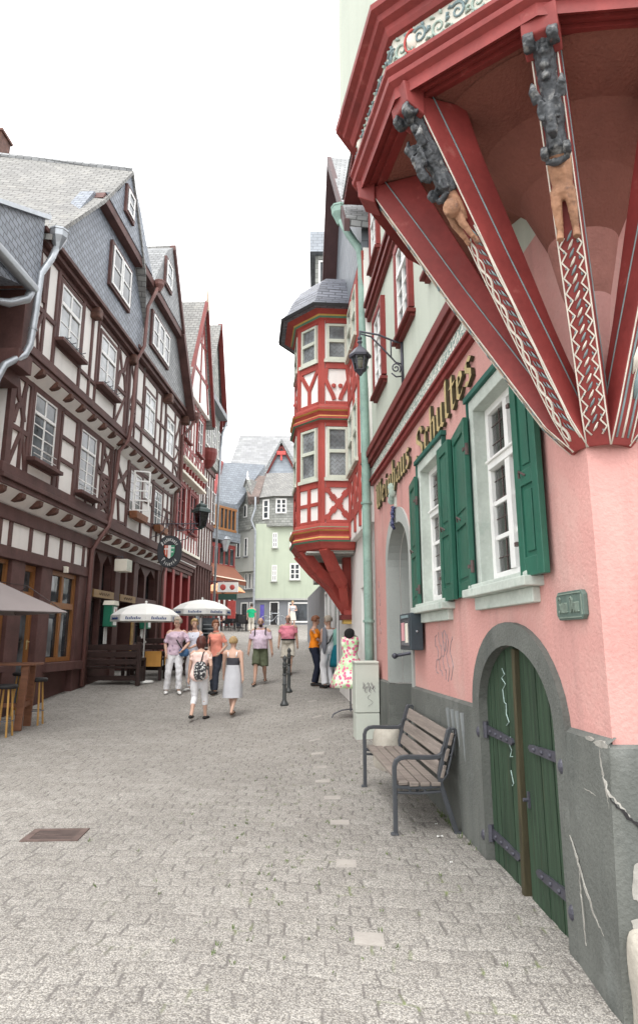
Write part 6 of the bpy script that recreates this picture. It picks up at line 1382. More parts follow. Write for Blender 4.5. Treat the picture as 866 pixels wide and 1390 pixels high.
def menu_box(s, label):
    F = LF; t = thing('menu_box', label, 'menu box', tuple(F.P(s, .1, 2.2)), group='menu boxes on the restaurant front')
    m = MB(); m.fbox(F, s - .22, s + .22, .07, .30, 1.98, 2.56); m.fprism(F, [(s - .26, 2.56), (s + .26, 2.56), (s + .18, 2.68), (s - .18, 2.68)], .05, .34, 1); m.build('case', [mk('menu_green', (.02, .17, .10), .5, .1), MT['cream']], t, bevel=.006)
    w_ = MB(); w_.fbox(F, s - .07, s + .20, .30, .306, 2.02, 2.52); w_.fbox(F, s - .08, s + .12, .06, .09, 1.52, 1.97); w_.build('menu_sheet', MT['canvas'], t)
    r = MB(); r.fbox(F, s + .06, s + .13, .306, .309, 2.30, 2.46); r.build('crest', MT['paintred'], t)
menu_box(1.15, 'green and white menu box on the post left of the parasol'); menu_box(4.5, 'green and white menu box half hidden behind the nearer parasol')
# ------------------------------------------------------------------ houses closing the street at its top
def px_prism(m, pts, Y, D, mi=0, dY=None):          # outline given by sight lines on an upright plane, built D metres deep
    A = [atY(x, y, Y + (dY[i] if dY else 0)) for i, (x, y) in enumerate(pts)]
    m.prism(A, [p + Vector((0, D, 0)) for p in A], mi); return A
def far_windows(F, L, par, **kw):
    for s0, s1, z0, z1 in L: window(F, s0, s1, z0, z1, 0.0, par, **kw)
def mint_house():
    Y = 46; P = thing('mint_house', 'mint green corner house with slate turret storey and grey shop up the street', 'house', (-1.6, Y, 2.6))
    x0 = atY(346, 780, Y).x; x1 = 2.6; G = Frame((x0, Y), (1, 0), 1)
    m = MB(); m.box(x0, x1, Y, Y + 9, 4.25, 9.2); m.build('wall', MT['mint'], P)
    m = MB(); m.box(x0 + .03, x1, Y + .12, Y + 9, 1.8, 4.25); m.build('shop_front', MT['greyshop'], P)
    m = MB(); m.box(x0 - .02, x1 + .02, Y - .05, Y + .2, 4.18, 4.30); m.build('shop_cornice', MT['greyrender'], P)
    S = Frame((x0, Y + .12), (1, 0), 1)
    for a, b, z0, z1, fr_, pn in ((.28, .75, 2.5, 4.0, 'greyshop', 'blueprint'), (2.2, 3.55, 2.75, 4.05, 'winwhite', 'pane')): window(S, a, b, z0, z1, 0, P, cols=1, rows=1, frame=fr_, pane=pn, fw=.1)
    for a, b in ((1.0, 1.6), (3.95, 4.75)):
        w_ = window(S, a, b, 2.35, 4.08, 0, P, cols=2 if a > 3 else 1, rows=1, frame='winwhite' if a < 3 else 'greyshop', pane='black', fw=.06, name='shop_door')
    for u0, u1, v0, v1 in ((1.14, 1.46, 7.6, 8.60), (2.3, 2.95, 7.65, 8.62), (1.12, 1.44, 5.40, 6.45), (2.3, 2.95, 5.5, 6.55), (6.0, 6.6, 7.65, 8.6), (6.0, 6.6, 5.5, 6.5)): window(G, u0, u1, v0, v1, .0, P, cols=2, rows=3, fw=.07, sill=('greyrender', .15), pane='pane', bars=.05)
    # turret storey in slate with a canted corner
    m = MB(); zt0, zt1 = 9.0, 11.05
    pl = [(x0 - .02, Y + 1.6), (x0 + .05, Y + .35), (x0 + 1.25, Y - .28), (x1, Y - .30), (x1, Y + 6), (x0, Y + 6)]
    m.loft([[Vector((a, b, zt0)) for a, b in pl], [Vector((a, b, zt1)) for a, b in pl]]); m.build('turret_wall', MT['slate_wall'], P)
    T = Frame((x0 + 1.25, Y - .28), (1, -.005), 1); window(T, .08, .80, 9.85, 10.85, .0, P, cols=2, rows=3, fw=.09, bars=.05)
    T2 = Frame(pl[1], (1.2, -.63), 1); window(T2, .45, .95, 9.5, 10.85, .0, P, cols=1, rows=3, fw=.1, bars=.05)
    window(T, 3.0, 4.0, 9.72, 11.0, .0, P, cols=2, rows=3, fw=.11, bars=.06)
    r = MB(); e = [(x0 - .25, Y + 1.6), (x0 - .15, Y + .2), (x0 + 1.2, Y - .55), (x1 + .1, Y - .57), (x1 + .1, Y + 6), (x0 - .25, Y + 6)]
    r.loft([[Vector((a, b, 10.98)) for a, b in e], [Vector((x0 + 1.5 + (a - x0 - 1.5) * .75, Y + 2.5 + (b - Y - 2.5) * .72, 11.6)) for a, b in e], [Vector((x0 + 1.5 + (a - x0 - 1.5) * .62, Y + 3 + (b - Y - 3) * .25, 13.2)) for a, b in e]]); r.build('roof', MT['slate_lt'], P)
    p = MB(); p.tube([Vector((x0 - .05, Y - .1, z)) for z in (11.0, 10.2)] + [Vector((x0 - .3, Y - .1, 9.4)), Vector((x0 - .02, Y - .1, 8.7)), Vector((x0 - .02, Y - .1, 2.3))], .07, 8); p.build('pipe', MT['zinc'], P)
mb_ = mk('blue_violet_poster', (.12, .10, .42), .5, .25, 3, .1, 40, 0); MT['blueprint'] = mb_
mint_house()
def grey_house():
    Y = 46; P = thing('grey_gabled_house', 'grey rendered house with a pointed slate dormer left of the mint green house', 'house', (-5.2, Y, 2.6))
    a = Vector((atY(345, 780, 46.1).x, 46.1, 0)); b = Vector((atY(312, 780, 47.2).x, 47.2 + .6, 0))
    F = Frame((a.x, a.y), (b.x - a.x, b.y - a.y), -1); L = (b - a).length
    if F.n.y > 0: F = Frame((a.x, a.y), (b.x - a.x, b.y - a.y), 1)
    m = MB(); m.fbox(F, .0, L, -7, -.30, 4.4, 6.1); m.fbox(F, .0, L + .35, -7, 0, 6.1, 8.9); m.build('wall', MT['greyrender'], P)
    m = MB(); m.fbox(F, 0, L, -7, -.4, 1.8, 4.4); m.build('shop_front', MT['greyshop'], P)
    for s0, s1, z0, z1, d in ((.55, .80, 6.9 + .2, 8.35, 0), (1.15, 1.42, 6.9 + .2, 8.35, 0)): window(F, s0 * 1.3, s1 * 1.3, z0, z1, d, P, cols=1, rows=1, pane='paneb', fw=.05, sill=('greyshop', .14))
    for s0 in (.25, .62, .98): window(F, s0, s0 + .26, 4.95, 6.0, -.30, P, cols=1, rows=1, pane='paneb', fw=.05, sill=('greyshop', .14))
    for s0 in (.12, 1.0): window(F, s0, s0 + .72, 2.5, 4.1, -.40, P, cols=1, rows=1, pane='pane', fw=.08)
    m = MB(); m.fprism(F, [(.45, 8.85), (L + .1, 8.85), (L - .05, 10.4), (1.25 + .15, 11.6), (1.05, 12.2), (.9, 12.45), (.75, 12.2), (.62, 11.6), (.28, 10.9), (.28, 9.0)], -.2, .06); m.fbox(F, .0, L, -6, -.2, 8.85, 10.8); m.build('slate_dormer', MT['slate_wall'], P)
    w_ = MB(); w_.fprism(F, [(.78, 9.75), (1.12, 9.75)] + [(1.12 - .17 + .17 * cos(i * pi / 8), 10.45 + .22 * sin(i * pi / 8)) for i in range(9)], .06, .10); o = w_.build('window', MT['winwhite'], P)
    g = MB(); g.fprism(F, [(.86, 9.82), (1.05, 9.82)] + [(1.05 - .095 + .095 * cos(i * pi / 8), 10.42 + .16 * sin(i * pi / 8)) for i in range(9)], .10, .11); g.build('pane', MT['pane'], o)
    f = MB(); c = F.P(.9, .0, 0); f.lathe([(.12, 12.35), (.10, 12.5), (.05, 12.6), (.06, 12.75), (.015, 13.0)], (c.x, c.y, 0), 8); f.build('finial', MT['winwhite'], P)
    r = MB(); A = [F.P(.15, .15, 10.95), F.P(.88, .15, 12.5), F.P(1.75, .15, 10.8)]; r.prism([A[0], A[1], A[1] + Vector((0, 0, -.1)), A[0] + Vector((0, 0, -.1))], [q + Vector((2.5, 4.5, .0)) for q in (A[0], A[1], A[1] + Vector((0, 0, -.1)), A[0] + Vector((0, 0, -.1)))])
    r.prism([A[1], A[2], A[2] + Vector((0, 0, -.1)), A[1] + Vector((0, 0, -.1))], [q + Vector((2.5, 4.5, 0)) for q in (A[1], A[2], A[2] + Vector((0, 0, -.1)), A[1] + Vector((0, 0, -.1)))])
    zr = atY(360, 646, 48.5).z
    q0 = [Vector((atY(337, 674, 46.0).x, 46.0, atY(337, 674, 46.0).z)), Vector((atY(352, 674, 46.0).x, 46.0, atY(352, 674, 46).z)), atY(361, 646, 48.5), atY(331, 645, 48.5)]
    r.prism(q0, [q + Vector((0, .3, -.5)) for q in q0], 1)
    r.build('roof', [MT['slate_lt'], MT['tile_br']], P)
grey_house()
def blue_house():
    P = thing('blue_roof_house', 'timbered inn with steep blue slate roof and wooden window band above the terrace', 'house', (-6.6, 44, 2.4)); Y = 45.0
    a = atY(318, 780, 45.5); b = atY(284, 780, 43.2); F = Frame((b.x, b.y), (a.x - b.x, a.y - b.y), 1); L = hypot(a.x - b.x, a.y - b.y)
    if F.n.x < 0 and F.n.y > 0: F = Frame((b.x, b.y), (a.x - b.x, a.y - b.y), -1)
    m = MB(); m.fbox(F, -.5, L, -6, -.1, 2, 5.4); m.fbox(F, -.5, L, -6, 0, 5.4, 7.6); m.build('wall', MT['white'], P)
    t = MB()
    for k in range(6): s = -.2 + (L + .1) * k / 5; t.fbox(F, s - .07, s + .07, -.1, .05, 2.2, 7.6)
    for z in (5.3, 6.2, 7.5): t.fbox(F, -.5, L, -.1, .06, z - .12, z + .12)
    for k in range(5):
        s = -.2 + (L + .1) * k / 5; t.beam(F, (s, 5.45), (s + .4, 6.1), .08, -.05, .03); t.beam(F, (s + .4, 5.45), (s, 6.1), .08, -.05, .031)
    t.build('timber_frame', MT['bayred'], P)
    w_ = MB(); w_.fbox(F, -.3, L - .1, 0, .03, 6.35, 7.35); w_.build('window_band', MT['pane'], P)
    s = MB(); s.fbox(F, -.6, L + .1, -6, .35, 7.8, 8.4); s.fbox(F, -.6, L + .1, -6, .15, 8.4, 10.3); s.build('slate_wall', MT['slate_bl'], P)
    wb = MB()
    for k in range(7): q = -.2 + (L - .15) * k / 6; wb.fbox(F, q - .06, q + .06, .14, .24, 8.6, 9.9)
    wb.fbox(F, -.3, L - .2, .14, .25, 8.45, 8.6); wb.fbox(F, -.3, L - .2, .14, .25, 9.85, 10.0); ow_ = wb.build('wood_window_band', MT['oak'], P)
    g = MB(); g.fbox(F, -.25, L - .25, .13, .18, 8.6, 9.9); g.build('pane', MT['pane'], ow_)
    # steep roof : ridge runs to the right, gable towards the street on the left
    rl, rr = atY(302, 627, 47.5), atY(360, 631, 49.5); el, er = atY(287, 690, 44.2), atY(322, 684, 45.4)
    r = MB(); r.prism([el, er, rr, rl], [el + Vector((0, .2, -.4)), er + Vector((0, .2, -.4)), rr + Vector((0, .2, -.4)), rl + Vector((0, .2, -.4))]); 
    e2 = atY(296, 660, 45.9)
    r.build('roof', MT['slate_bl'], P)
    gbl = MB(); ga = [atY(286, 690, 44.0), atY(301, 628, 47.4), atY(287, 640, 50), atY(280, 700, 50)]; gbl.prism(ga, [q + Vector((.12, .1, 0)) for q in ga]); gbl.build('gable', MT['white'], P)
    v = MB(); v.bar(ga[0], ga[1], .25, .3); v.build('barge_board', MT['bayred'], P)
    l = MB(); q = atY(306, 738, 44.2); l.lathe([(.12, -.5), (.34, .2), (.42, .25), (.2, .45), (.04, .6)], q, 6); l.build('lantern', MT['zinc'], P)
blue_house()
def great_roof():
    P = thing('stone_roof_house', 'big house with a huge pale slate roof behind all the others', 'house', (-3, 66, 5))
    a, b = atY(326, 591, 66), atY(470, 592, 66); c, d = atY(478, 705, 60), atY(292, 690, 60); e = [q + Vector((0, 12, 0)) for q in (c, d)]
    m = MB(); m.add([a, b, c, d, e[0], e[1]], [(0, 1, 2, 3), (0, 1, 4, 5), (0, 3, 5), (1, 2, 4), (2, 3, 5, 4)]); m.build('roof', MT['slate_lt2'], P)
    w_ = MB(); w_.box(d.x + .4, c.x - .4, 60.4, 71.6, 3, d.z + .1); w_.build('wall', MT['greyrender'], P)
    Q = thing('blue_gable_house', 'pale blue slated gable with red tie beam and barge boards above the turret', 'house', (-2.4, 54, 4))
    m = MB(); px_prism(m, [(358, 700), (358, 648), (382, 604), (401, 640), (401, 700)], 54, 6); m.build('gable_wall', MT['slate_pale'], Q)
    v = MB(); Y = 53.9
    v.bar(atY(356, 652, Y), atY(382.5, 602, Y), .25, .3); v.bar(atY(382, 602, Y), atY(403, 640, Y), .25, .3); v.build('barge_board', MT['darkred'], Q)
    t = MB(); t.bar(atY(376, 615, 53.8), atY(388, 615, 53.8), .2, .30); t.bar(atY(382, 617, 53.8), atY(382, 625, 53.8), .12, .15); t.build('tie_beam', MT['paintred'], Q)
    k = MB(); A = [atY(355, 655, 53.7), atY(382, 600, 53.7)]; B_2 = [q + Vector((-.3, 6.5, 0)) for q in A]; k.prism([A[0], A[1], A[1] + Vector((0, 0, .3)), A[0] + Vector((-.2, 0, .25))], [B_2[0], B_2[1], B_2[1] + Vector((0, 0, .3)), B_2[0] + Vector((-.2, 0, .25))]); A = [atY(404, 642, 53.7), atY(382, 600, 53.7)]; B_2 = [q + Vector((.3, 6.5, 0)) for q in A]; k.prism([A[0], A[1], A[1] + Vector((0, 0, .3)), A[0] + Vector((.2, 0, .25))], [B_2[0], B_2[1], B_2[1] + Vector((0, 0, .3)), B_2[0] + Vector((.2, 0, .25))]); k.build('roof', MT['slate_md'], Q)
    hb = MB(); hb.box(-2.2, 12, 54, 62, 3, 12.5); hb.build('wall', MT['greyrender'], Q)
MT['slate_lt2'] = slate('weathered_grey_roof', (.30, .305, .305), .3, .5, 0, .12, .9, .75)
MT['slate_pale'] = slate('pale_blue_slates', (.30, .335, .37), .25, .4, 0, .1, .6, .75)
great_roof()

# ------------------------------------------------------------------ parasols, benches, tables
def parasol(name, label, base, rad, zrim, ztop, valance, mat, n=8, pole_r=.02, group=None, marks=True, rz=0, foot=True):
    t = thing(name, label, 'parasol', tuple(base), rz, group); b = Vector(base)
    c = MB(); rings = []
    for f, k in (((1, 0), (.5, .5), (.03, 1.0)) if n == 4 else ((1, 0), (.98, .06), (.75, .52), (.45, .82), (.18, .96), (.03, 1.0))): rings.append([b + Vector((cos(2 * pi * i / n + rz) * rad * f, sin(2 * pi * i / n + rz) * rad * f, zrim + (ztop - zrim) * k)) for i in range(n)])
    c.loft(rings, 0, False); c.loft([[p + Vector((0, 0, -.01)) for p in r] for r in reversed(rings)], 1, False); c.build('canopy', [mat, mat], t)
    if valance:
        v = MB(); v.loft([[b + Vector((cos(2 * pi * i / n + rz) * rad * 1.01, sin(2 * pi * i / n + rz) * rad * 1.01, zrim - valance)) for i in range(n)], rings[0]], 0, False); v.build('valance', mat, t)
    p = MB(); p.tube([b + Vector((0, 0, .04)), b + Vector((0, 0, ztop + .02))], pole_r, 10); p.build('pole', MT['canvas'] if foot else MT['darkwood'], t, smooth=True)
    f = MB(); f.ball(b + Vector((0, 0, ztop + .04)), .035, n=8, m=6); f.build('tip', MT['canvas'], t)
    r = MB()
    for i in range(n): a = 2 * pi * i / n + rz; e = b + Vector((cos(a) * rad * .97, sin(a) * rad * .97, zrim + .0)); r.tube([b + Vector((0, 0, ztop - .05)), b + Vector((cos(a) * rad * .5, sin(a) * rad * .5, zrim + (ztop - zrim) * .74)), e], .008, 4); r.tube([b + Vector((0, 0, zrim - .1)), b + Vector((cos(a) * rad * .5, sin(a) * rad * .5, zrim + (ztop - zrim) * .72))], .006, 4)
    r.build('ribs', MT['darkwood'] if not foot else MT['zinc'], t)
    if foot:
        k = MB(); k.lathe([(.30, 0), (.31, .03), (.28, .06), (.06, .085), (.035, .22)], b, 20); k.build('base', MT['canvas'], t, smooth=True); kk = MB(); kk.ball(b + Vector((.03, 0, 1.05)), .03, n=8, m=6); kk.build('knob', MT['canvas'], t)
    if marks:
        for i in range(n):
            A = rings[0][i]; B = rings[0][(i + 1) % n]; mid = (A + B) / 2; tx = (B - A).normalized(); nn = Vector((tx.y, -tx.x, 0))
            if nn.dot(mid - b) < 0: nn = -nn
            m = MB(); x = -.20
            for q in range(9):
                w_ = .026; hgt = .045 + .025 * (q % 3 == 0); p0 = mid + tx * x + nn * .012 + Vector((0, 0, -valance * .72)); m.prism([p0, p0 + tx * w_, p0 + tx * (w_ + .01) + Vector((0, 0, hgt)), p0 + tx * .01 + Vector((0, 0, hgt))], [z + nn * .008 for z in (p0, p0 + tx * w_, p0 + tx * (w_ + .01) + Vector((0, 0, hgt)), p0 + tx * .01 + Vector((0, 0, hgt)))]); x += .047
            m.build('print', MT['blueink'], t)
    return t
p1_ = ground(193, 927); p2_ = ground(252, 908)
p2_ = Vector((p1_.x + .95, p1_.y + 3.4, 0)); p2_.z = gz(p2_.x, p2_.y)
parasol('parasol', 'nearer white parasol with blue print on its valance and a white base', p1_, .90, 1.74, 2.06, .16, MT['canvas'], rz=.25, group='white parasols before the restaurant')
parasol('parasol', 'farther white parasol partly behind the nearer one', p2_, .92, 1.80, 2.12, .16, MT['canvas'], rz=.3, group='white parasols before the restaurant')
gp = Vector((-5.75, 12.15, 0)); gp.z = gz(gp.x, gp.y)
parasol('parasol', 'square taupe parasol over the bar table at the left edge', gp, 1.45, 2.02, 2.62, .0, MT['greycanvas'], n=4, pole_r=.035, marks=False, rz=.02, foot=False)
op = Vector((atY(303, 812, 40).x, 40, 0)); op.z = gz(op.x, op.y)
parasol('parasol', 'apricot parasol over the cafe terrace at the top of the street', op, 1.25, 2.18, 2.75, .0, MT['orcanvas'], n=8, marks=False, foot=False, rz=.2)

def dark_bench(x, y, rz, label, L=1.5):
    z = gz(x, y); t = thing('settle_bench', label, 'bench', (x, y, z), rz, 'dark settle benches before the restaurant'); M = ROOTM[t.name]
    def bx(m, a, b, c, d, e, f): m.hexa([M @ Vector(q) for q in ((a, c, e), (b, c, e), (b, d, e), (a, d, e), (a, c, f), (b, c, f), (b, d, f), (a, d, f))])
    m = MB(); bx(m, -L / 2, L / 2, -.05, .42, .42, .47); m.build('seat', MT['darkwood'], t, bevel=.01)
    for k in range(3): m = MB(); bx(m, -L / 2, L / 2, -.10, -.06, .52 + .18 * k, .66 + .18 * k); m.build('back_board', MT['darkwood'], t, bevel=.012)
    for s in (-1, 1):
        m = MB(); x0 = s * (L / 2 - .03); bx(m, x0 - .05, x0 + .05, -.12, .0, 0, 1.08); bx(m, x0 - .05, x0 + .05, .32, .44, 0, .68); bx(m, x0 - .05, x0 + .05, .0, .44, .62, .69); bx(m, x0 - .04, x0 + .04, 0, .4, .1, .42); m.build('side_panel', MT['darkwood'], t, bevel=.015)
    m = MB(); bx(m, -L / 2, L / 2, .1, .15, .12, .24); m.build('stretcher', MT['darkwood'], t)
    return t
b1 = ground(165, 930); 
dark_bench(b1.x - .30, b1.y - .10, radians(-3), 'dark settle bench showing its back beside the foot of the nearer parasol', 1.6)
dark_bench(b1.x + .55, b1.y + 2.3, radians(177), 'dark settle bench facing the first one across the table', 1.6)
dark_bench(b1.x + 1.2, b1.y + 3.2, radians(-3), 'dark settle bench behind the standing women in white and lilac', 1.6)
def cloth_table():
    x, y = b1.x + .30, b1.y + 1.1; z = gz(x, y); t = thing('beer_table', 'dark table between the settle benches', 'table', (x, y, z)); m = MB(); m.box(x - .62, x + .62, y - .38, y + .38, z + .70, z + .75); m.build('tabletop', MT['darkwood'], t, bevel=.01)
    for a in (-.5, .5):
        for c in (-.28, .28): m = MB(); m.box(x + a - .04, x + a + .04, y + c - .04, y + c + .04, z, z + .70); m.build('leg', MT['darkwood'], t)
    c = MB(); r = []
    for zz, e in ((.755, 0), (.76, .30), (.757, .385), (.72, .40), (.50, .41), (.36, .42)): r.append([Vector((x + .10 + .44 * q / 6, y - (e if e else 0) + .012 * sin(q * 1.7 + e * 9) * (1 if zz < .74 else 0), z + zz)) for q in range(7)])
    c.loft(r, 0, False, False); r2 = [[Vector((x + .63, y - .38 + .5 * q / 6 + .0, z + zz)) + Vector((.01 * sin(q * 2), 0, 0)) for q in range(7)] for zz in (.757, .5, .4)]; c.loft(r2, 0, False, False)
    o = c.build('tablecloth', MT['orangecloth']); tag(o, 'orange cloth hanging over the dark table beside the nearer parasol', 'tablecloth')
cloth_table()
def bar_table():
    p = ground(22, 992); x, y = p.x - .55, p.y + .15; z = gz(x, y); t = thing('bar_table', 'tall red brown bar table with slanted plank legs at the left edge', 'table', (x, y, z), radians(8)); M = ROOTM[t.name]
    m = MB(); m.hexa([M @ Vector(q) for q in ((-.9, -.33, 1.09), (.78, -.33, 1.09), (.78, .33, 1.09), (-.9, .33, 1.09), (-.9, -.33, 1.13), (.78, -.33, 1.13), (.78, .33, 1.13), (-.9, .33, 1.13))]); m.build('tabletop', MT['tablewood'], t, bevel=.008)
    for sx in (-1, 1):
        for sy in (-1, 1): m = MB(); m.bar(M @ Vector((sx * .60, sy * .22, 1.09)), M @ Vector((sx * .60 - .03 * sx, sy * .31, 0)), .13, .055, up=(0, 1, 0)); m.build('leg', MT['tablewood'], t, bevel=.006)
        m = MB(); m.bar(M @ Vector((sx * .6, -.24, .42)), M @ Vector((sx * .6, .24, .42)), .04, .08); m.build('cross_rail', MT['tablewood'], t)
    m = MB(); m.bar(M @ Vector((-.6, 0, .40)), M @ Vector((.6, 0, .40)), .04, .07); m.build('foot_rail', MT['tablewood'], t)
    def stool(px, py, label):
        q = ground(px, py); s = thing('bar_stool', label, 'stool', tuple(q), 0, 'bar stools round the bar table')
        c = MB(); c.lathe([(.17, .76), (.185, .78), (.185, .81), (.16, .83), (.02, .835)], q, 18); c.build('seat', MT['black'], s, smooth=True)
        for k in range(4):
            a = pi / 4 + k * pi / 2; l = MB(); l.tube([q + Vector((cos(a) * .10, sin(a) * .10, .77)), q + Vector((cos(a) * .17, sin(a) * .17, 0))], .018, 8); l.build('leg', MT['yellowwood'], s)
        r = MB(); r.tube([q + Vector((cos(i * pi / 8) * .155, sin(i * pi / 8) * .155, .25)) for i in range(17)], .008, 6); r.build('foot_ring', MT['iron'], s)
    stool(46, 984, 'bar stool with a dark seat standing right of the tall table'); stool(26, 972, 'bar stool half hidden behind the legs of the tall table'); stool(3, 1000, 'bar stool in front of the tall table, cut by the left edge')
bar_table()
def bollard(px, py, label):
    p = ground(px, py); t = thing('bollard', label, 'bollard', tuple(p), 0, 'cast iron bollards in the paving')
    m = MB(); m.lathe([(.09, 0), (.09, .03), (.072, .06), (.05, .10), (.042, .13), (.039, .40), (.038, .66)], p, 14); m.build('post', MT['bollard'], t, smooth=True)
    for z in (.42, .62, .78): r = MB(); r.lathe([(.040, z), (.052, z + .01), (.052, z + .03), (.040, z + .04)], p, 14); r.build('collar', MT['bollard'], t, smooth=True)
    m = MB(); m.lathe([(.038, .66), (.040, .82), (.050, .85), (.050, .87), (.035, .90), (.030, .92), (.045, .95), (.048, .98), (.038, 1.01), (.012, 1.035), (.005, 1.05)], p, 14); m.build('finial', MT['bollard'], t, smooth=True)
MT['bollard'] = mk('bollard_iron', (.05, .055, .055), .45, .2, 8, .15, 40, .15, .003, .5)
bollard(386, 958, 'nearer dark cast iron bollard with ringed post'); bollard(392, 940, 'farther dark cast iron bollard just behind the nearer one')

# ------------------------------------------------------------------ cafe terrace at the top
def awning():
    P = thing('awning', 'brown sloping awning over the terrace of the blue roofed inn', 'awning', (-5.5, 42, 5)); a, b, c, d = atY(284, 778, 43.4), atY(318, 786, 44.4), atY(334, 789, 41.4), atY(290, 781, 40.4)
    m = MB(); a.z += .7; b.z += .7; m.prism([a, b, c, d], [q + Vector((0, 0, -.05)) for q in (a, b, c, d)]); m.build('fabric', MT['brcanvas'], P)
    v = MB(); v.prism([d, c, c + Vector((0, 0, -.28)), d + Vector((0, 0, -.28))], [q + Vector((0, .03, 0)) for q in (d, c, c + Vector((0, 0, -.28)), d + Vector((0, 0, -.28)))]); v.build('valance', MT['brcanvas'], P)
    w_ = MB(); w_.bar(d + Vector((0, -.02, 0)), c + Vector((0, -.02, 0)), .05, .06); w_.build('front_bar', MT['cream'], P)
awning()
def cafe_chair():
    t = thing('cafe_chair', 'dark wicker cafe chair on the terrace at the top of the street', 'chair', (0, 0, 0), 0, 'dark chairs on the cafe terrace')
    m = MB(); m.box(-.22, .22, -.22, .22, .42, .46); m.build('seat', MT['black'], t); m = MB(); m.hexa([Vector(q) for q in ((-.21, -.24, .46), (.21, -.24, .46), (.21, -.20, .46), (-.21, -.20, .46), (-.20, -.32, .88), (.20, -.32, .88), (.20, -.28, .88), (-.20, -.28, .88))]); m.build('backrest', MT['black'], t)
    for a in (-.2, .2):
        for c in (-.2, .2): m = MB(); m.tube([(a, c, .43), (a * 1.1, c * 1.1, 0)], .016, 6); m.build('leg', MT['black'], t)
    return t
spots = [(318, 856, 2.6), (323, 855, .4), (329, 857, 3.4), (336, 856, 1.2), (341, 857, -1.2), (312, 854, 2.0), (306, 856, .8)]
c0 = None
for i, (x, y, a) in enumerate(spots):
    q = ground(x, y)
    if c0 is None: c0 = cafe_chair(); c0.location = q; c0.rotation_euler = (0, 0, a)
    else: copy_tree(c0, None, q, a)
def cafe_table(px, py, first=[None]):
    q = ground(px, py)
    if first[0] is None:
        t = thing('cafe_table', 'round bistro table among the dark terrace chairs', 'table', (0, 0, 0), 0, 'bistro tables on the cafe terrace'); m = MB(); m.lathe([(.35, .72), (.36, .74), (.35, .75)], (0, 0, 0), 16); m.build('tabletop', MT['tablewood'], t); m = MB(); m.tube([(0, 0, 0), (0, 0, .72)], .03, 8); m.lathe([(.22, 0), (.2, .03), (.03, .06)], (0, 0, 0), 12); m.build('pedestal', MT['black'], t); t.location = q; first[0] = t
    else: copy_tree(first[0], None, q, 0)
cafe_table(327, 853); cafe_table(310, 852)
def board(name, label, cat, px, py, w_, h_, mat, lift=0, mat2=None):
    q = ground(px, py); t = thing(name, label, cat, tuple(q)); m = MB(); m.box(q.x - w_ / 2, q.x + w_ / 2, q.y - .03, q.y + .03, q.z + lift, q.z + lift + h_); m.build('panel', mat, t)
    f = MB()
    for s in (-1, 1): f.box(q.x + s * w_ / 2 - .025, q.x + s * w_ / 2 + .025, q.y - .04, q.y + .04, q.z, q.z + lift + h_)
    f.build('frame', MT['winwhite'], t)
    if mat2:
        k = MB()
        for i in range(4): k.box(q.x - w_ * .35, q.x + w_ * (.1 + .08 * i), q.y - .036, q.y - .031, q.z + lift + h_ * (.25 + .16 * i), q.z + lift + h_ * (.29 + .16 * i))
        k.build('sheet', mat2, t)
board('menu_stand', 'pale glazed menu stand behind the fair haired women', 'menu stand', 284, 884, .75, 1.05, MT['paneb'], .25, MT['lead'])
def shop_signs():
    F = LF; t = thing('shop_sign', 'red and white projecting shop sign far along the left side of the street', 'sign', tuple(F.P(14.5, .5, 4.0))); m = MB(); c = F.P(14.2, .6, 3.9)
    m.box(c.x, c.x + .95, c.y, c.y + .12, 3.8, 4.25, 0); m.box(c.x + .05, c.x + .9, c.y, c.y + .12, 3.45, 3.72, 1); m.box(c.x + .5, c.x + .85, c.y, c.y + .12, 2.6, 3.4, 2); m.build('panel', [MT['canvas'], mk('sign_dark_green', (.03, .08, .06), .5, .1), MT['paintred']], t)
    a = MB(); a.tube([(c.x - .6, c.y + .06, 4.3), (c.x + .95, c.y + .06, 4.3)], .02, 6); a.build('arm', MT['iron'], t)
    for dx, zz, r_ in ((.25, 4.02, .14), (.68, 4.02, .12)): k = MB(); k.ball((c.x + dx, c.y, zz), r_, .03, r_); k.build('emblem', MT['paintred'], t)
shop_signs()
def rack():
    p = ground(243, 890); z = p.z; t = thing('clothes_rack', 'pale clothes hanging from a rack behind the farther parasol', 'clothes rack', (p.x - .3, p.y + 3.5, z)); x, y = p.x - .3, p.y + 3.5; z = gz(x, y)
    m = MB(); m.tube([(x - .4, y, z), (x - .4, y, z + 1.75), (x + .4, y, z + 1.75), (x + .4, y, z)], .02, 6); m.build('rail', MT['zinc'], t)
    for k in range(4): c = MB(); a = x - .3 + .2 * k; c.lathe([(.13, z + .75), (.10, z + 1.2), (.09, z + 1.55), (.03, z + 1.68)], (a, y, 0), 10, sx=.6); c.build('garment', (MT['lead'], MT['canvas'], mk('lilac_cloth', (.5, .42, .55), .8, .1))[k % 3], t, smooth=True)
rack()
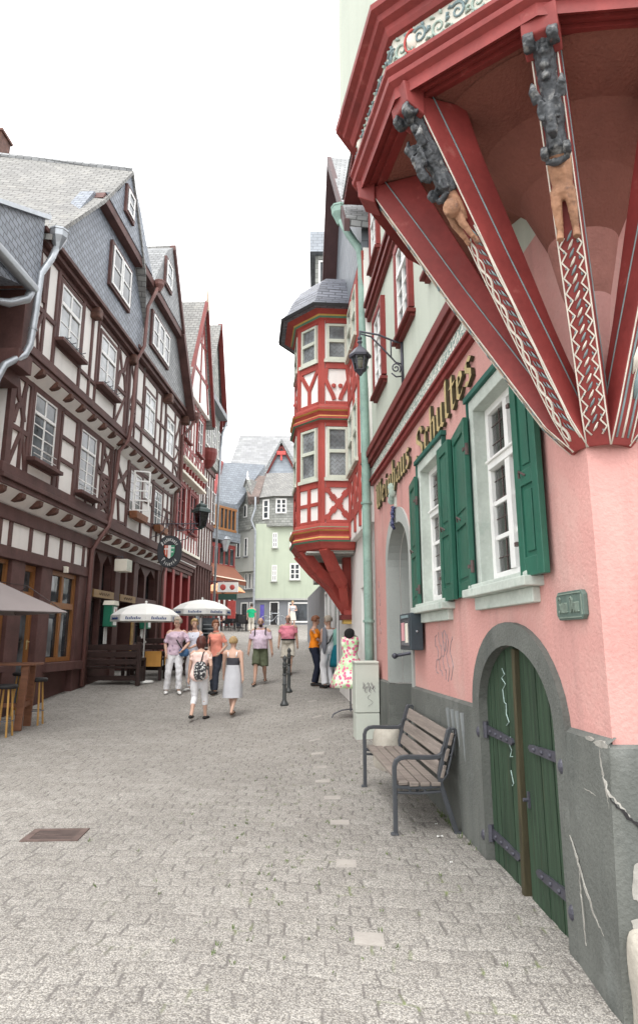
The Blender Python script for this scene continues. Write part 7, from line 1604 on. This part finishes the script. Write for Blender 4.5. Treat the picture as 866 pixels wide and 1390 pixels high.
def bicycle():
    q = ground(371, 856); q.y = 44.6; q.x = atY(371, 850, 44.6).x; q.z = gz(q.x, q.y); t = thing('bicycle', 'bicycle leaning by the grey shop door at the top of the street', 'bicycle', tuple(q))
    for dx in (-.5, .5):
        w_ = MB(); w_.tube([q + Vector((dx + .32 * cos(i * pi / 10), 0, .33 + .32 * sin(i * pi / 10))) for i in range(21)], .022, 6); w_.build('wheel', MT['zinc'], t)
    f = MB()
    for a, b in (((-.5, .33), (-.1, .8)), ((-.1, .8), (.35, .8)), ((-.05, .33), (.35, .8)), ((-.5, .33), (-.05, .33)), ((-.05, .33), (-.12, .9)), ((.5, .33), (.33, .95))): f.tube([q + Vector((a[0], 0, a[1])), q + Vector((b[0], 0, b[1]))], .02, 6)
    f.build('frame', MT['zinc'], t); s = MB(); s.ball(q + Vector((-.12, 0, .93)), .12, .06, .03); s.build('saddle', MT['black'], t); h = MB(); h.tube([q + Vector((.33, -.25, 1.0)), q + Vector((.33, .25, 1.0))], .018, 6); h.build('handlebar', MT['black'], t)
bicycle()
# ------------------------------------------------------------------ people
def skinmat(c): return mk('skin', c, .55, .07, 6, .05, 40, .05, .002, .35)
SK = [skinmat((.56, .36, .275)), skinmat((.50, .305, .225)), skinmat((.58, .38, .30))]
TXF = bpy.data.textures.new('cloth_folds', 'CLOUDS'); TXF.noise_scale = .10; TXF.noise_depth = 2
def folds(o, k=.035):
    d = o.modifiers.new('folds', 'DISPLACE'); d.texture = TXF; d.strength = k; d.mid_level = .5; d.texture_coords = 'LOCAL'
def cl(name, c, v=.08): return mk(name, c, .88, v, 5, .06, 60, .25, .004, .2)
def ik(a, b, l1, l2, hint):
    d = b - a; D = min(d.length, l1 + l2 - 1e-3); n = d.normalized(); x = (l1 * l1 - l2 * l2 + D * D) / (2 * D); h = math.sqrt(max(0, l1 * l1 - x * x)); hint = Vector(hint); hn = (hint - n * hint.dot(n)).normalized()
    return a + n * x + hn * h, a + n * D
def ell(c, rx, ry, n=16): return [Vector((c[0] + rx * cos(2 * pi * k / n), c[1] + ry * sin(2 * pi * k / n), c[2])) for k in range(n)]
def person(label, feet, top, facing, female=True, skin=0, pose=None, top_c=None, bottom=None, shoes=None, hair=None, extra=None, height=None, group=None, belly=0):
    q = ground(*feet) if not isinstance(feet, Vector) else feet
    H = height or (atY(feet[0], top, q.y).z - q.z); k = H / 1.70
    t = thing('person', label, 'person', tuple(q), radians(facing), group); M = ROOTM[t.name] @ Matrix.Scale(k, 4)
    pose = pose or {}; g = lambda n, d: Vector(pose.get(n, d))
    sw = .178 if female else .200; hw = .085 if female else .088; bz = pose.get('bob', 0)
    pel = Vector((0, 0, .90 + bz)); ln = Vector(pose.get('lean', (0, 0, 0)))
    def up(z): f = max(0, min(1, (z - .95) / .5)); return ln * f
    J = {}
    for sd, nm in ((-1, 'l'), (1, 'r')):
        sh = Vector((sd * sw, -.005, 1.385 + bz)) + ln
        hd = g(nm + 'h', (sd * (sw + .06), .03, .84)); el, hd = ik(sh, hd, .285, .25, pose.get(nm + 'e', (sd * .5, -1, -.1)))
        hp = Vector((sd * hw, 0, .90 + bz)); ft = g(nm + 'f', (sd * .10, 0, 0)); an = ft + Vector((0, 0, .075 + pose.get(nm + 'lift', 0))); kn, an = ik(hp, an, .425, .42, (sd * .1, 1, 0)); J[nm] = (sh, el, hd, hp, kn, an, sd)
    hc = Vector((0, .025, 1.585 + bz)) + ln + Vector(pose.get('head', (0, 0, 0))); hr = Matrix.Rotation(radians(pose.get('turn', 0)), 3, 'Z') @ Matrix.Rotation(radians(pose.get('nod', 0)), 3, 'X')
    if female: TR = [(.80, .09, .09, 0), (.86, .155, .115, -.01), (.92, .168, .118, -.012), (1.0, .150, .105, -.004), (1.08, .128, .095, .0), (1.18, .138, .105, .006), (1.26, .150, .122, .016), (1.33, .158, .105, .004), (1.39, .150, .075, -.004), (1.43, .085, .062, -.006), (1.46, .056, .056, -.002)]
    else: TR = [(.80, .09, .10, 0), (.86, .150, .112, -.005), (.92, .160, .120, 0), (1.0, .158, .120, .01), (1.08, .158, .122, .015), (1.18, .166, .122, .01), (1.28, .178, .118, .006), (1.35, .182, .105, .0), (1.40, .165, .078, -.004), (1.44, .09, .066, -.006), (1.47, .062, .062, -.002)]
    if belly: TR = [(z, rx + (belly * .5 if .9 < z < 1.25 else 0), ry + (belly if .9 < z < 1.25 else 0), cy + (belly * .6 if .9 < z < 1.25 else 0)) for z, rx, ry, cy in TR]
    def trunk(m, z0, z1, inf, ex=0):
        rg = [(z, rx + inf, ry + inf, cy) for z, rx, ry, cy in TR if z0 - 1e-6 <= z <= z1 + 1e-6]
        m.loft([[M @ p for p in ell((up(z).x, cy + up(z).y, z + bz), rx, ry)] for z, rx, ry, cy in rg])
    b = MB(); trunk(b, 0, 2, 0)
    nk = Vector((0, -.004, 1.44 + bz)) + ln; b.tube([M @ nk, M @ (nk.lerp(hc, .45)), M @ (hc + hr @ Vector((0, -.02, -.05)))], [.055 * k, .050 * k, .055 * k], 12, round_ends=True)
    # skull, jaw, nose, ears
    def hp_(x, y, z): return M @ (hc + hr @ Vector((x, y, z)))
    def hb(c, rx, ry, rz_, n=16, mm=12):
        rr = []
        for j in range(mm + 1):
            a = -pi / 2 + pi * min(max(j, .2), mm - .2) / mm; rr.append([hp_(c[0] + rx * cos(a) * cos(2 * pi * i / n), c[1] + ry * cos(a) * sin(2 * pi * i / n), c[2] + rz_ * sin(a)) for i in range(n)])
        b.loft(rr)
    hb((0, -.005, .025), .073, .092, .092); hb((0, .028, -.045), .052, .058, .066); b.tube([hp_(0, .085, .02), hp_(0, .108, -.018), hp_(0, .09, -.03)], [.010 * k, .015 * k, .012 * k], 8)
    for s in (-1, 1): hb((s * .076, -.01, -.005), .010, .020, .030, 8, 6)
    for nm, (sh, el, hd, hp, kn, an, sd) in J.items():
        d = (hd - el).normalized()
        b.tube([M @ p for p in (sh + Vector((-sd * .03, 0, .0)), sh + Vector((sd * .01, 0, -.03)), sh.lerp(el, .5), el, el.lerp(hd, .35), hd)], [r * k for r in ((.052, .054, .046, .038, .037, .026) if female else (.058, .062, .052, .042, .042, .030))], 12, round_ends=True)
        pm = hd + d * .05; b.tube([M @ hd, M @ (hd + d * .04), M @ (hd + d * .085)], [.025 * k, .034 * k, .030 * k], 10, flat=.62, round_ends=True)
        side = Vector((0, 1, 0)) if abs(d.y) < .8 else Vector((0, 0, 1)); side = (side - d * side.dot(d)).normalized(); inn = d.cross(side)
        if inn.x * sd > 0: inn = -inn
        for i in range(4):
            o = side * (.026 - .0175 * i); ll = (.062, .072, .068, .052)[i]; p0 = hd + d * .08 + o; b.tube([M @ p0, M @ (p0 + d * ll * .55 + inn * .008), M @ (p0 + d * ll + inn * .028)], [.0098 * k, .0092 * k, .008 * k], 7, round_ends=True)
        p0 = hd + d * .025 + side * .026; b.tube([M @ p0, M @ (p0 + d * .035 + side * .024 + inn * .01), M @ (p0 + d * .062 + side * .022 + inn * .022)], [.013 * k, .011 * k, .009 * k], 7, round_ends=True)
        b.tube([M @ p for p in (hp + Vector((0, 0, .0)), hp.lerp(kn, .3), kn + Vector((0, 0, .03)), kn, kn.lerp(an, .3) + Vector((0, -.012, 0)), kn.lerp(an, .7), an)], [r * k for r in (.088, .080, .056, .052, .054, .038, .034)], 14, round_ends=True)
        b.tube([M @ (an + Vector((0, -.035, -.035))), M @ (an + Vector((sd * .01, .06, -.05))), M @ (an + Vector((sd * .02, .15, -.058)))], [.032 * k, .034 * k, .024 * k], 10, round_ends=True)
    b.build('body', SK[skin], t, smooth=True, remesh=.0115)
    # face
    f = MB()
    for s in (-1, 1): f.ball(hp_(s * .030, .076, .012), .0085 * k, n=8, m=6)
    f.build('eyes', MT['black'], t, smooth=True); f = MB(); f.tube([hp_(-.022, .079, -.058), hp_(0, .086, -.060), hp_(.022, .079, -.058)], .005 * k, 6); f.build('mouth', cl('lips', (.42, .15, .12)), t)
    f = MB()
    for s in (-1, 1): f.tube([hp_(s * .045, .074, .032), hp_(s * .028, .085, .037), hp_(s * .014, .084, .032)], .0042 * k, 5)
    f.build('eyebrows', hair[0] if hair else MT['black'], t)
    if extra and 'glasses' in extra:
        f = MB()
        for s in (-1, 1): f.tube([hp_(s * .031 + .022 * cos(i * pi / 5), .094, .012 + .017 * sin(i * pi / 5)) for i in range(11)], .003 * k, 5); f.tube([hp_(s * .053, .094, .016), hp_(s * .08, .0, .014)], .003 * k, 5)
        f.build('glasses', MT['black'], t)
    if hair:
        hm, st = hair; m = MB(); n, mm = 28, 18; rr = []
        for j in range(mm + 1):
            a = -pi / 2 + pi * min(max(j, .2), mm - .2) / mm; ring = []
            for i in range(n):
                u = 2 * pi * i / n; d = Vector((cos(a) * cos(u), cos(a) * sin(u), sin(a))); R = Vector((.087 * d.x, .108 * d.y, .108 * d.z))
                wob = 1 + .05 * sin(5 * u + 3 * a) + random.uniform(-.025, .025); face = d.y > .32 and d.z < .42
                if st == 'bald': face = d.z > .10 + .25 * (d.y < 0) * 0 or d.y > .1
                low = {'short': -.45, 'bob': -1, 'bald': -.40}[st]
                if st == 'bob' and d.z < -.1 and not face: R = Vector((.105 * d.x, .115 * d.y, .165 * d.z))
                if d.z < low: face = True
                s_ = .70 if face else wob * (.95 if st == 'bald' else 1.10)
                ring.append(hp_(R.x * s_, R.y * s_ - .008, R.z * s_ + .030))
            rr.append(ring)
        m.loft(rr); m.build('hair', hm, t, smooth=True)
        if extra and 'beard' in extra:
            m = MB(); m.loft([[hp_(.048 * c_ * cos(i * pi / 8), .032 + .062 * c_ * sin(i * pi / 8), z) for i in range(9)] for z, c_ in ((-.115, .5), (-.10, .85), (-.07, 1.0), (-.045, 1.02))], 0, True, True); m.build('beard', hm, t, smooth=True)
    # clothes
    if top_c:
        mat, hem, sl, fit = top_c[:4]; m = MB(); trunk(m, hem, top_c[4] if len(top_c) > 4 else 1.42, fit)
        for nm, (sh, el, hd, hp, kn, an, sd) in J.items():
            if sl <= 0: continue
            pts = [sh + Vector((-sd * .06, 0, -.012)), sh + Vector((sd * .004, 0, -.035))]; rs = [.048, .056]
            if sl <= 1: pts.append(sh.lerp(el, sl)); rs.append(.056)
            else: pts += [sh.lerp(el, .6), el, el.lerp(hd, sl - 1)]; rs += [.054, .050, .044]
            m.tube([M @ p for p in pts], [(r + (0 if female else .008)) * k for r in rs], 14)
        folds(m.build('top', mat, t, smooth=True, remesh=.014))
        if extra and 'collar' in extra: c = MB(); c.tube([M @ (nk + Vector((.066 * cos(i * pi / 6), .062 * sin(i * pi / 6) - .0, .018 + .012 * -sin(i * pi / 6)))) for i in range(13)], .014 * k, 6); c.build('collar', mat, t, smooth=True)
        if extra and 'buttons' in extra: c = MB(); c.fbox(WF.shifted(0, 0), 0, 0, 0, 0, 0, 0) if False else None
    if bottom:
        kind, mat = bottom[:2]; m = MB()
        if kind == 'trousers':
            ln_, fit = bottom[2:4]; rg = [(z, rx + .012 + fit * .3, ry + .012 + fit * .3, cy) for z, rx, ry, cy in TR if z <= 1.0]; rg[0] = (.79, .10, .10, 0); m.loft([[M @ p for p in ell((0, cy, z + bz), rx, ry)] for z, rx, ry, cy in rg])
            for nm, (sh, el, hd, hp, kn, an, sd) in J.items():
                if ln_ <= 1: pts = [hp + Vector((0, 0, .02)), hp.lerp(kn, .4), hp.lerp(kn, ln_)]; rs = [.100, .096 + fit, .090 + fit * 1.5]
                else: pts = [hp + Vector((0, 0, .02)), hp.lerp(kn, .4), kn, kn.lerp(an, (ln_ - 1) * .5), kn.lerp(an, ln_ - 1)]; rs = [.100, .092 + fit * .5, .066 + fit, .062 + fit, (.062 if ln_ > 1.8 else .058) + fit]
                m.tube([M @ p for p in pts], [r * k for r in rs], 14)
            folds(m.build('trousers' if ln_ > 1 else 'shorts', mat, t, smooth=True, remesh=.013), .03)
        else:
            z0, fl = bottom[2:4]; rr = []
            for z, rx, ry in ((1.10, .142, .108), (1.0, .162, .12), (.90, .184, .138), (.75, .192 + fl * .3, .15 + fl * .3), (.55, .194 + fl * .7, .155 + fl * .7), (z0, .196 + fl, .16 + fl)):
                rr.append([M @ (Vector((rx * cos(u) * (1 + (.04 * sin(u * 7) if z < .8 else 0)), ry * sin(u) * (1 + (.04 * sin(u * 7) if z < .8 else 0)), z + bz))) for u in [2 * pi * i / 28 for i in range(28)]])
            m.loft(list(reversed(rr)), 0, False); folds(m.build('skirt', mat, t, smooth=True), .03)
    if shoes:
        sm, kind = shoes
        for nm, (sh, el, hd, hp, kn, an, sd) in J.items():
            m = MB(); ox = sd * .02
            if kind == 'sandal': m.tube([M @ (an + Vector((0, -.065, -.066))), M @ (an + Vector((ox * .5, .05, -.068))), M @ (an + Vector((ox, .185, -.068)))], [.036 * k, .040 * k, .032 * k], 10, flat=.3, round_ends=True); m.tube([M @ (an + Vector((-.04 + ox, .11, -.06))), M @ (an + Vector((ox, .10, -.020))), M @ (an + Vector((.04 + ox, .11, -.06)))], .014 * k, 6); m.tube([M @ (an + Vector((-.036, .02, -.05))), M @ (an + Vector((0, .035, .0))), M @ (an + Vector((.036, .02, -.05)))], .012 * k, 6)
            else: m.tube([M @ (an + Vector((0, -.05, -.034))), M @ (an + Vector((ox * .5, .05, -.036))), M @ (an + Vector((ox, .165, -.048)))], [.043 * k, .046 * k, .034 * k], 12, flat=.85, round_ends=True)
            m.build('shoe', sm, t, smooth=True)
    for e in (extra or {}).items() if isinstance(extra, dict) else ():
        nm, v = e
        if nm == 'strap': m = MB(); m.tube([M @ (Vector(p) + up(p[2])) for p in v[1]], .014 * k, 6, flat=.5); m.build('strap', v[0], t, smooth=True)
        if nm == 'strap2': m = MB(); m.tube([M @ (Vector(p) + up(p[2])) for p in v[1]], .014 * k, 6, flat=.5); m.build('strap', v[0], t, smooth=True)
        if nm == 'belt': m = MB(); z = v[1]; r_ = [x for x in TR if abs(x[0] - 1.0) < .01][0]; m.loft([[M @ p for p in ell((0, r_[3], zz), r_[1] + v[2], r_[2] + v[2])] for zz in (z - .02, z + .02)]); m.build('belt', v[0], t)
    return t, M, J
HB = mk('blonde_hair', (.42, .29, .14), .6, .3, 14, .3, 60, .5, .008, .35); HG = mk('greying_fair_hair', (.42, .36, .29), .6, .3, 14, .3, 60, .5, .008, .35); HA = mk('auburn_hair', (.10, .032, .024), .5, .3, 14, .3, 60, .5, .008, .4); HD = mk('dark_hair', (.045, .032, .026), .6, .3, 14, .3, 60, .5, .008, .35); HR = mk('red_brown_hair', (.22, .085, .04), .55, .3, 14, .3, 60, .5, .008, .35)
WHT = cl('white_cotton', (.74, .74, .76), .04); LILAC = print_mat('lilac_print', (.60, .46, .55), (.30, .22, .30), 14, .60, .66); CORAL = cl('coral_cotton', (.74, .28, .21)); PEACH = cl('peach_cotton', (.84, .62, .56)); LGREY = cl('light_grey_linen', (.50, .51, .54)); NAVY = cl('navy_denim', (.022, .026, .045)); OLIVE = cl('olive_cotton', (.105, .12, .075)); LAVC = print_mat('lavender_check', (.60, .47, .58), (.70, .60, .68), 60); PINKP = cl('pink_polo', (.72, .24, .31)); KHAKI = cl('cream_cotton', (.62, .58, .50)); ORNG = cl('orange_jersey', (.85, .26, .02)); SCARF = cl('grey_scarf', (.20, .21, .24)); JEAN = cl('dark_jeans', (.035, .04, .055)); SHBLK = cl('dark_leather', (.03, .028, .028)); SHWH = cl('white_trainers', (.72, .72, .70)); SANDAL = cl('brown_sandal', (.10, .06, .04)); BLUEBAG = cl('blue_bag', (.06, .13, .25)); PALEBL = cl('pale_blue_white_linen', (.68, .70, .78), .05)
def bag(t, M, c, sx, sy, sz, mat, name, label, cat):
    m = MB(); R_ = M.to_3x3(); k = R_.col[0].length
    c = M @ Vector(c); m.ball(c, sx * k * 1.15, sy * k * 1.15, sz * k * 1.15, n=20, m=14, rot=R_.normalized() if False else Matrix.Rotation(math.atan2(R_.col[0].y, R_.col[0].x), 3, 'Z'))
    rz = Matrix.Rotation(math.atan2(R_.col[0].y, R_.col[0].x), 3, 'Z')
    for v in m.v: q = rz.inverted() @ (v - c); q = Vector((max(-sx * k, min(sx * k, q.x)), max(-sy * k, min(sy * k, q.y)), max(-sz * k, min(sz * k, q.z)))); v.xyz = rz @ q + c
    o = m.build(name, mat, None, smooth=True); tag(o, label, cat); return o
# three women talking before the parasols
t, M, J = person('woman with greying hair in lilac printed blouse and white trousers holding a blue bag', (235, 942), 839, 195, True, 0, {'lh': (-.16, .24, .98), 'rh': (.20, .10, .90), 'lf': (-.12, .10, 0), 'rf': (.15, -.06, 0), 'turn': -45, 'lean': (-.03, .03, 0), 'nod': -8, 'le': (-1, -.4, -.3)}, (LILAC, .86, .9, .030), ('trousers', WHT, 1.92, .010), (SHWH, 'shoe'), (HG, 'short'), {'strap': (SHBLK, [(.09, -.02, 1.43), (.06, .13, 1.30), (-.06, .16, 1.12), (-.17, .10, .98)]), 'glasses': 1})
bag(t, M, (-.20, .16, .92), .11, .05, .09, BLUEBAG, 'handbag', 'small blue shoulder bag held by the woman in lilac', 'bag')
t, M, J = person('blonde woman in loose pale blue blouse reaching towards the blue bag', (262, 938), 841, 150, True, 0, {'lh': (-.12, .30, 1.02), 'rh': (.38, .30, 1.06), 'turn': 50, 're': (1, -.5, -.6)}, (PALEBL, .84, 1.35, .034), ('trousers', WHT, 1.9, .012), (SHWH, 'shoe'), (HB, 'short'), {'strap': (SHBLK, [(-.09, -.02, 1.43), (-.05, .14, 1.3), (.1, .16, 1.05)])})
t, M, J = person('short haired woman in coral shirt and dark jeans', (293, 942), 843, 150, True, 1, {'lh': (-.20, .14, .96), 'rh': (.22, .05, .86), 'turn': 60, 'lf': (-.10, .16, 0), 'rf': (.13, -.08, 0), 'lean': (.03, .02, 0)}, (CORAL, .86, .75, .022), ('trousers', JEAN, 1.95, .006), (SHBLK, 'shoe'), (HR, 'short'), {'strap': (SHBLK, [(.10, -.02, 1.43), (.10, .12, 1.3), (.14, .10, 1.1)]), 'collar': 1})
# two women walking away
t, M, J = person('auburn haired woman in peach top and white cropped trousers walking away with a patterned backpack', (268, 978), 864, -8, True, 0, {'lh': (-.25, .10, .84), 'rh': (.22, .12, .90), 'lf': (-.07, -.20, 0), 'rf': (.10, .22, 0), 'turn': -18, 'llift': .05, 'bob': -.015, 'lean': (.02, .03, 0)}, (PEACH, .80, .55, .026), ('trousers', WHT, 1.45, .006), (SHBLK, 'shoe'), (HA, 'bob'), {'strap': (SHBLK, [(.10, .06, 1.40), (.09, -.10, 1.38), (.07, -.14, 1.20), (.05, -.16, 1.1)])})
BPK = print_mat('black_white_print', (.03, .03, .035), (.6, .6, .58), 26, .52, .58)
bag(t, M, (.09, -.21, 1.0), .13, .085, .19, BPK, 'backpack', 'black and white patterned backpack on the back of the woman in peach', 'backpack')
DKTOP = cl('charcoal_smocking', (.055, .055, .065))
t, M, J = person('fair haired woman in a charcoal and light grey sundress walking away', (315, 972), 865, -6, True, 0, {'lh': (-.25, .16, .83), 'rh': (.24, -.06, .80), 'lf': (-.04, .16, 0), 'rf': (.03, -.18, 0), 'rlift': .06, 'turn': -15, 'lean': (-.015, .02, 0), 'bob': -.01}, (DKTOP, 1.08, 0, .014, 1.30), ('skirt', LGREY, .40, .03), (SANDAL, 'sandal'), (HB, 'short'), {'strap': (WHT, [(.10, .10, 1.29), (.10, .03, 1.40), (.10, -.07, 1.37), (.09, -.10, 1.27)]), 'strap2': (WHT, [(-.10, .10, 1.29), (-.10, .03, 1.40), (-.10, -.07, 1.37), (-.09, -.10, 1.27)])})
# two men coming down the street
t, M, J = person('bearded balding man in lavender shirt and olive shorts with backpack straps', (353, 929), 837, 176, False, 1, {'lh': (-.30, .04, .82), 'rh': (.29, .10, .84), 'lf': (-.09, -.26, 0), 'rf': (.09, .30, 0), 'llift': .07, 'bob': -.035, 'turn': 8, 'nod': -6, 'lean': (0, .03, 0)}, (LAVC, .92, .8, .026), ('trousers', OLIVE, .98, .014), (SANDAL, 'sandal'), (HD, 'bald'), {'strap': (SHBLK, [(.13, -.08, 1.40), (.14, .06, 1.43), (.135, .13, 1.28), (.15, .10, 1.12), (.19, .0, 1.05)]), 'strap2': (SHBLK, [(-.13, -.08, 1.40), (-.14, .06, 1.43), (-.135, .13, 1.28), (-.15, .10, 1.12), (-.19, .0, 1.05)]), 'beard': 1, 'collar': 1}, belly=.03)
bag(t, M, (0, -.20, 1.22), .15, .08, .20, SHBLK, 'backpack', 'dark backpack worn by the man in olive shorts', 'backpack')
person('grey haired man in pink polo shirt and cream shorts', (391, 915), 834, 178, False, 1, {'lh': (-.27, .02, .82), 'rh': (.27, .08, .83), 'lf': (-.08, .26, 0), 'rf': (.08, -.24, 0), 'rlift': .08, 'bob': -.025, 'turn': -10, 'lean': (.01, .02, 0)}, (PINKP, .93, .7, .024), ('trousers', KHAKI, .98, .016), (SANDAL, 'sandal'), (HG, 'bald'), {'belt': (SHBLK, .975, .036), 'collar': 1, 'glasses': 1}, belly=.035)
# two women at the dress stand
person('red haired woman in orange jersey and navy trousers with folded arms', (427, 931), 837, -100, True, 1, {'lh': (-.05, .22, 1.10), 'rh': (-.02, .24, 1.04), 'turn': 10, 'nod': -12, 'le': (-1, -.2, -.6), 're': (1, -.2, -.6)}, (ORNG, .90, .85, .018), ('trousers', NAVY, 1.97, .010), (SHBLK, 'shoe'), (HR, 'short'), None)
t, M, J = person('woman in white sleeveless top and white trousers with a grey scarf on her shoulder', (446, 934), 837, 35, True, 1, {'lh': (-.10, .22, 1.05), 'rh': (.20, .20, 1.0), 'turn': 25, 'nod': -8}, (WHT, .84, 0, .018, 1.39), ('trousers', WHT, 1.96, .018), (SHBLK, 'shoe'), (HG, 'short'), {'strap': (SHBLK, [(.12, .02, 1.41), (.06, -.12, 1.30), (-.06, -.13, 1.1), (-.18, -.05, .95)])})
m = MB(); m.loft([[M @ Vector((-.17 + .035 * cos(u) * w_, -.06 + .07 * sin(u) * w_, z)) for u in [i * pi / 5 for i in range(10)]] for z, w_ in ((1.44, .6), (1.40, 1.1), (1.2, 1.5), (1.0, 1.3), (.84, .7), (.80, .2))]); o = m.build('scarf', SCARF, None, smooth=True); tag(o, 'grey scarf hanging down the back of the woman in white', 'scarf')
# people farther up
p = ground(340, 856); GRN = cl('bright_green_jersey', (.02, .40, .19))
person('person in bright green shirt and pale trousers standing by the cafe terrace', (341, 858), 820, 10, False, 1, {}, (GRN, .86, .75, .02), ('trousers', KHAKI, 1.9, .01), (SHWH, 'shoe'), (HD, 'short'), None)
person('woman in pale dress standing before the shop window of the mint house', (397, 853), 816, 185, True, 0, {'lh': (-.16, .18, 1.1), 'rh': (.22, .05, .85)}, (LGREY, .86, .5, .02), ('skirt', KHAKI, .5, .04), (SANDAL, 'sandal'), (HB, 'short'), None)
def sitter(px, py, face, mat, hm, label):
    q = ground(px, py) ; t_ = person(label, Vector((q.x, q.y, q.z - .42)), 0, face, False, 1, {'lf': (-.1, .42, .42), 'rf': (.1, .42, .42), 'lh': (-.2, .32, .98), 'rh': (.2, .32, .98)}, (mat, .86, .8, .02), ('trousers', JEAN, 1.95, .008), (SHBLK, 'shoe'), (hm, 'short'), None, height=1.7)
sitter(309, 856, 100, SHBLK, HD, 'person in black sitting at a terrace table under the apricot parasol'); sitter(316, 853, -120, cl('dark_brown_jacket', (.07, .045, .035)), HR, 'person in dark brown sitting beside the one in black on the terrace')

# ------------------------------------------------------------------ dress stands
def mannequin(px, py, label, prof, mat, rz, top_mat=None, kind='dress'):
    q = ground(px, py); t = thing('dress_stand', label, 'dress stand', tuple(q), rz); M = ROOTM[t.name]
    m = MB(); m.tube([M @ Vector((0, 0, .10)), M @ Vector((0, 0, .80))], .012, 8); m.build('pole', MT['iron'], t)
    for k in range(3): a = 2 * pi * k / 3 + .5; l = MB(); l.tube([M @ Vector((0, 0, .14)), M @ Vector((cos(a) * .16, sin(a) * .16, .12)), M @ Vector((cos(a) * .30, sin(a) * .30, .06)), M @ Vector((cos(a) * .33, sin(a) * .33, 0))], .011, 6); l.build('leg', MT['iron'], t)
    b = MB(); b.loft([[M @ p for p in ell((0, 0, z), rx, ry)] for z, rx, ry in ((.85, .15, .11), (.98, .15, .11), (1.08, .115, .09), (1.25, .15, .115), (1.36, .15, .08), (1.42, .06, .055), (1.50, .048, .048))]); b.build('torso', cl('stand_jersey', (.16, .14, .13)), t, smooth=True)
    d = MB(); n = 40
    for a in (0,): d.loft([[M @ Vector((r * cos(2 * pi * i / n) * (1 + (.06 * sin(2 * pi * i / n * 8) * max(0, 1.05 - z))), r * e * sin(2 * pi * i / n) * (1 + (.06 * sin(2 * pi * i / n * 8) * max(0, 1.05 - z))), z)) for i in range(n)] for z, r, e in prof])
    d.build(kind, mat, t, smooth=True)
    return t, M
t, M = mannequin(476, 974, 'dress stand with a green and pink floral dress and a round dark hat', ((.50, .36, .85), (.60, .34, .85), (.85, .24, .85), (1.06, .128, .8), (1.16, .15, .8), (1.27, .165, .8), (1.36, .15, .6)), MT['floral'], radians(160))
h = MB(); R_ = Matrix.Rotation(radians(-70), 3, 'X'); c = M @ Vector((-.04, .16, 1.42)); h.ball(c, .095, .095, .02, n=16, m=8, rot=Matrix.Rotation(radians(10), 3, 'Z') @ R_); o = h.build('hat', SHBLK, None, smooth=True); tag(o, 'round dark hat hung on the shoulder of the floral dress stand', 'hat')
TEAL = cl('teal_cloth', (.01, .15, .20)); t, M = mannequin(461, 934, 'dress stand with a teal skirt and a sea green cardigan beside the woman in white', ((.50, .25, .85), (.62, .245, .85), (.90, .20, .8), (1.08, .125, .8)), TEAL, radians(150), kind='skirt')
m = MB(); m.loft([[M @ p for p in ell((0, 0, z), rx, ry)] for z, rx, ry in ((.92, .19, .13), (1.08, .16, .11), (1.25, .18, .135), (1.37, .17, .09), (1.43, .08, .07))])
for s in (-1, 1): m.tube([M @ Vector((s * .17, 0, 1.36)), M @ Vector((s * .21, .0, 1.1)), M @ Vector((s * .2, .02, .88))], [.05, .045, .04], 10)
m.build('cardigan', cl('sea_green_knit', (.24, .46, .40)), t, smooth=True)

# ------------------------------------------------------------------ weeds in the joints and litter
def weeds():
    m = MB(); rg = random.Random(3)
    def tuft(x, y, n, h, sp):
        for _ in range(n):
            a = rg.uniform(0, 6.28); r = sp * rg.random(); p = Vector((x + r * cos(a), y + r * sin(a), 0)); p.z = gz(p.x, p.y); d = Vector((cos(a), sin(a), 0)) * h * rg.uniform(.3, .9); w_ = Vector((-sin(a), cos(a), 0)) * .0028; hh = h * rg.uniform(.5, 1.1)
            m.add([p - w_, p + w_, p + d * .5 + w_ * .8 + Vector((0, 0, hh * .75)), p + d * .5 - w_ * .8 + Vector((0, 0, hh * .75)), p + d + Vector((0, 0, hh))], [(0, 1, 2, 3), (3, 2, 4)])
    for _ in range(150):
        x = rg.gauss(-.15, .55); y = rg.uniform(3.9, 9.5)
        if x > 1.6 - .075 * y: continue
        tuft(x, y, rg.randint(3, 8), rg.uniform(.010, .024), .028)
    for s in [rg.uniform(.3, 7.2) for _ in range(46)]:
        if s < 2.2 and rg.random() < .6: continue
        p = RF.P(s, .06 + .03 * rg.random(), 0); tuft(p.x, p.y, rg.randint(5, 12), rg.uniform(.02, .05), .04)
    p = ground(500, 1001); tuft(p.x, p.y, 40, .10, .07)
    tag(m.build('weeds', mk('weed_green', (.085, .13, .03), .7, .35, 9, .2, 30, 0)), 'sparse green weeds growing in the paving joints and along the wall foot', 'weeds', kind='stuff')
weeds()
for px, py, w_, lab in ((597, 1137, .05, 'crumpled white paper scrap on the paving by the bench leg'), (592, 1060 + 60, .02, 'small white crumb of litter under the bench'), (612, 1172, .018, 'tiny pale litter scrap between bench and cellar door')):
    p = ground(px, py); m = MB(); v = [Vector((p.x + w_ * c_, p.y + w_ * .5 * d_, p.z + .004 + .010 * e)) for c_, d_, e in ((-.5, -.5, 0), (0, -.5, .8), (.5, -.4, .2), (.5, .5, .9), (0, .45, .1), (-.5, .5, .7))]; m.add(v + [q + Vector((0, 0, .002)) for q in v], [(0, 1, 4, 5), (1, 2, 3, 4), (6, 7, 10, 11), (7, 8, 9, 10)]); tag(m.build('litter', MT['canvas']), lab, 'litter', 'scraps of litter by the bench')
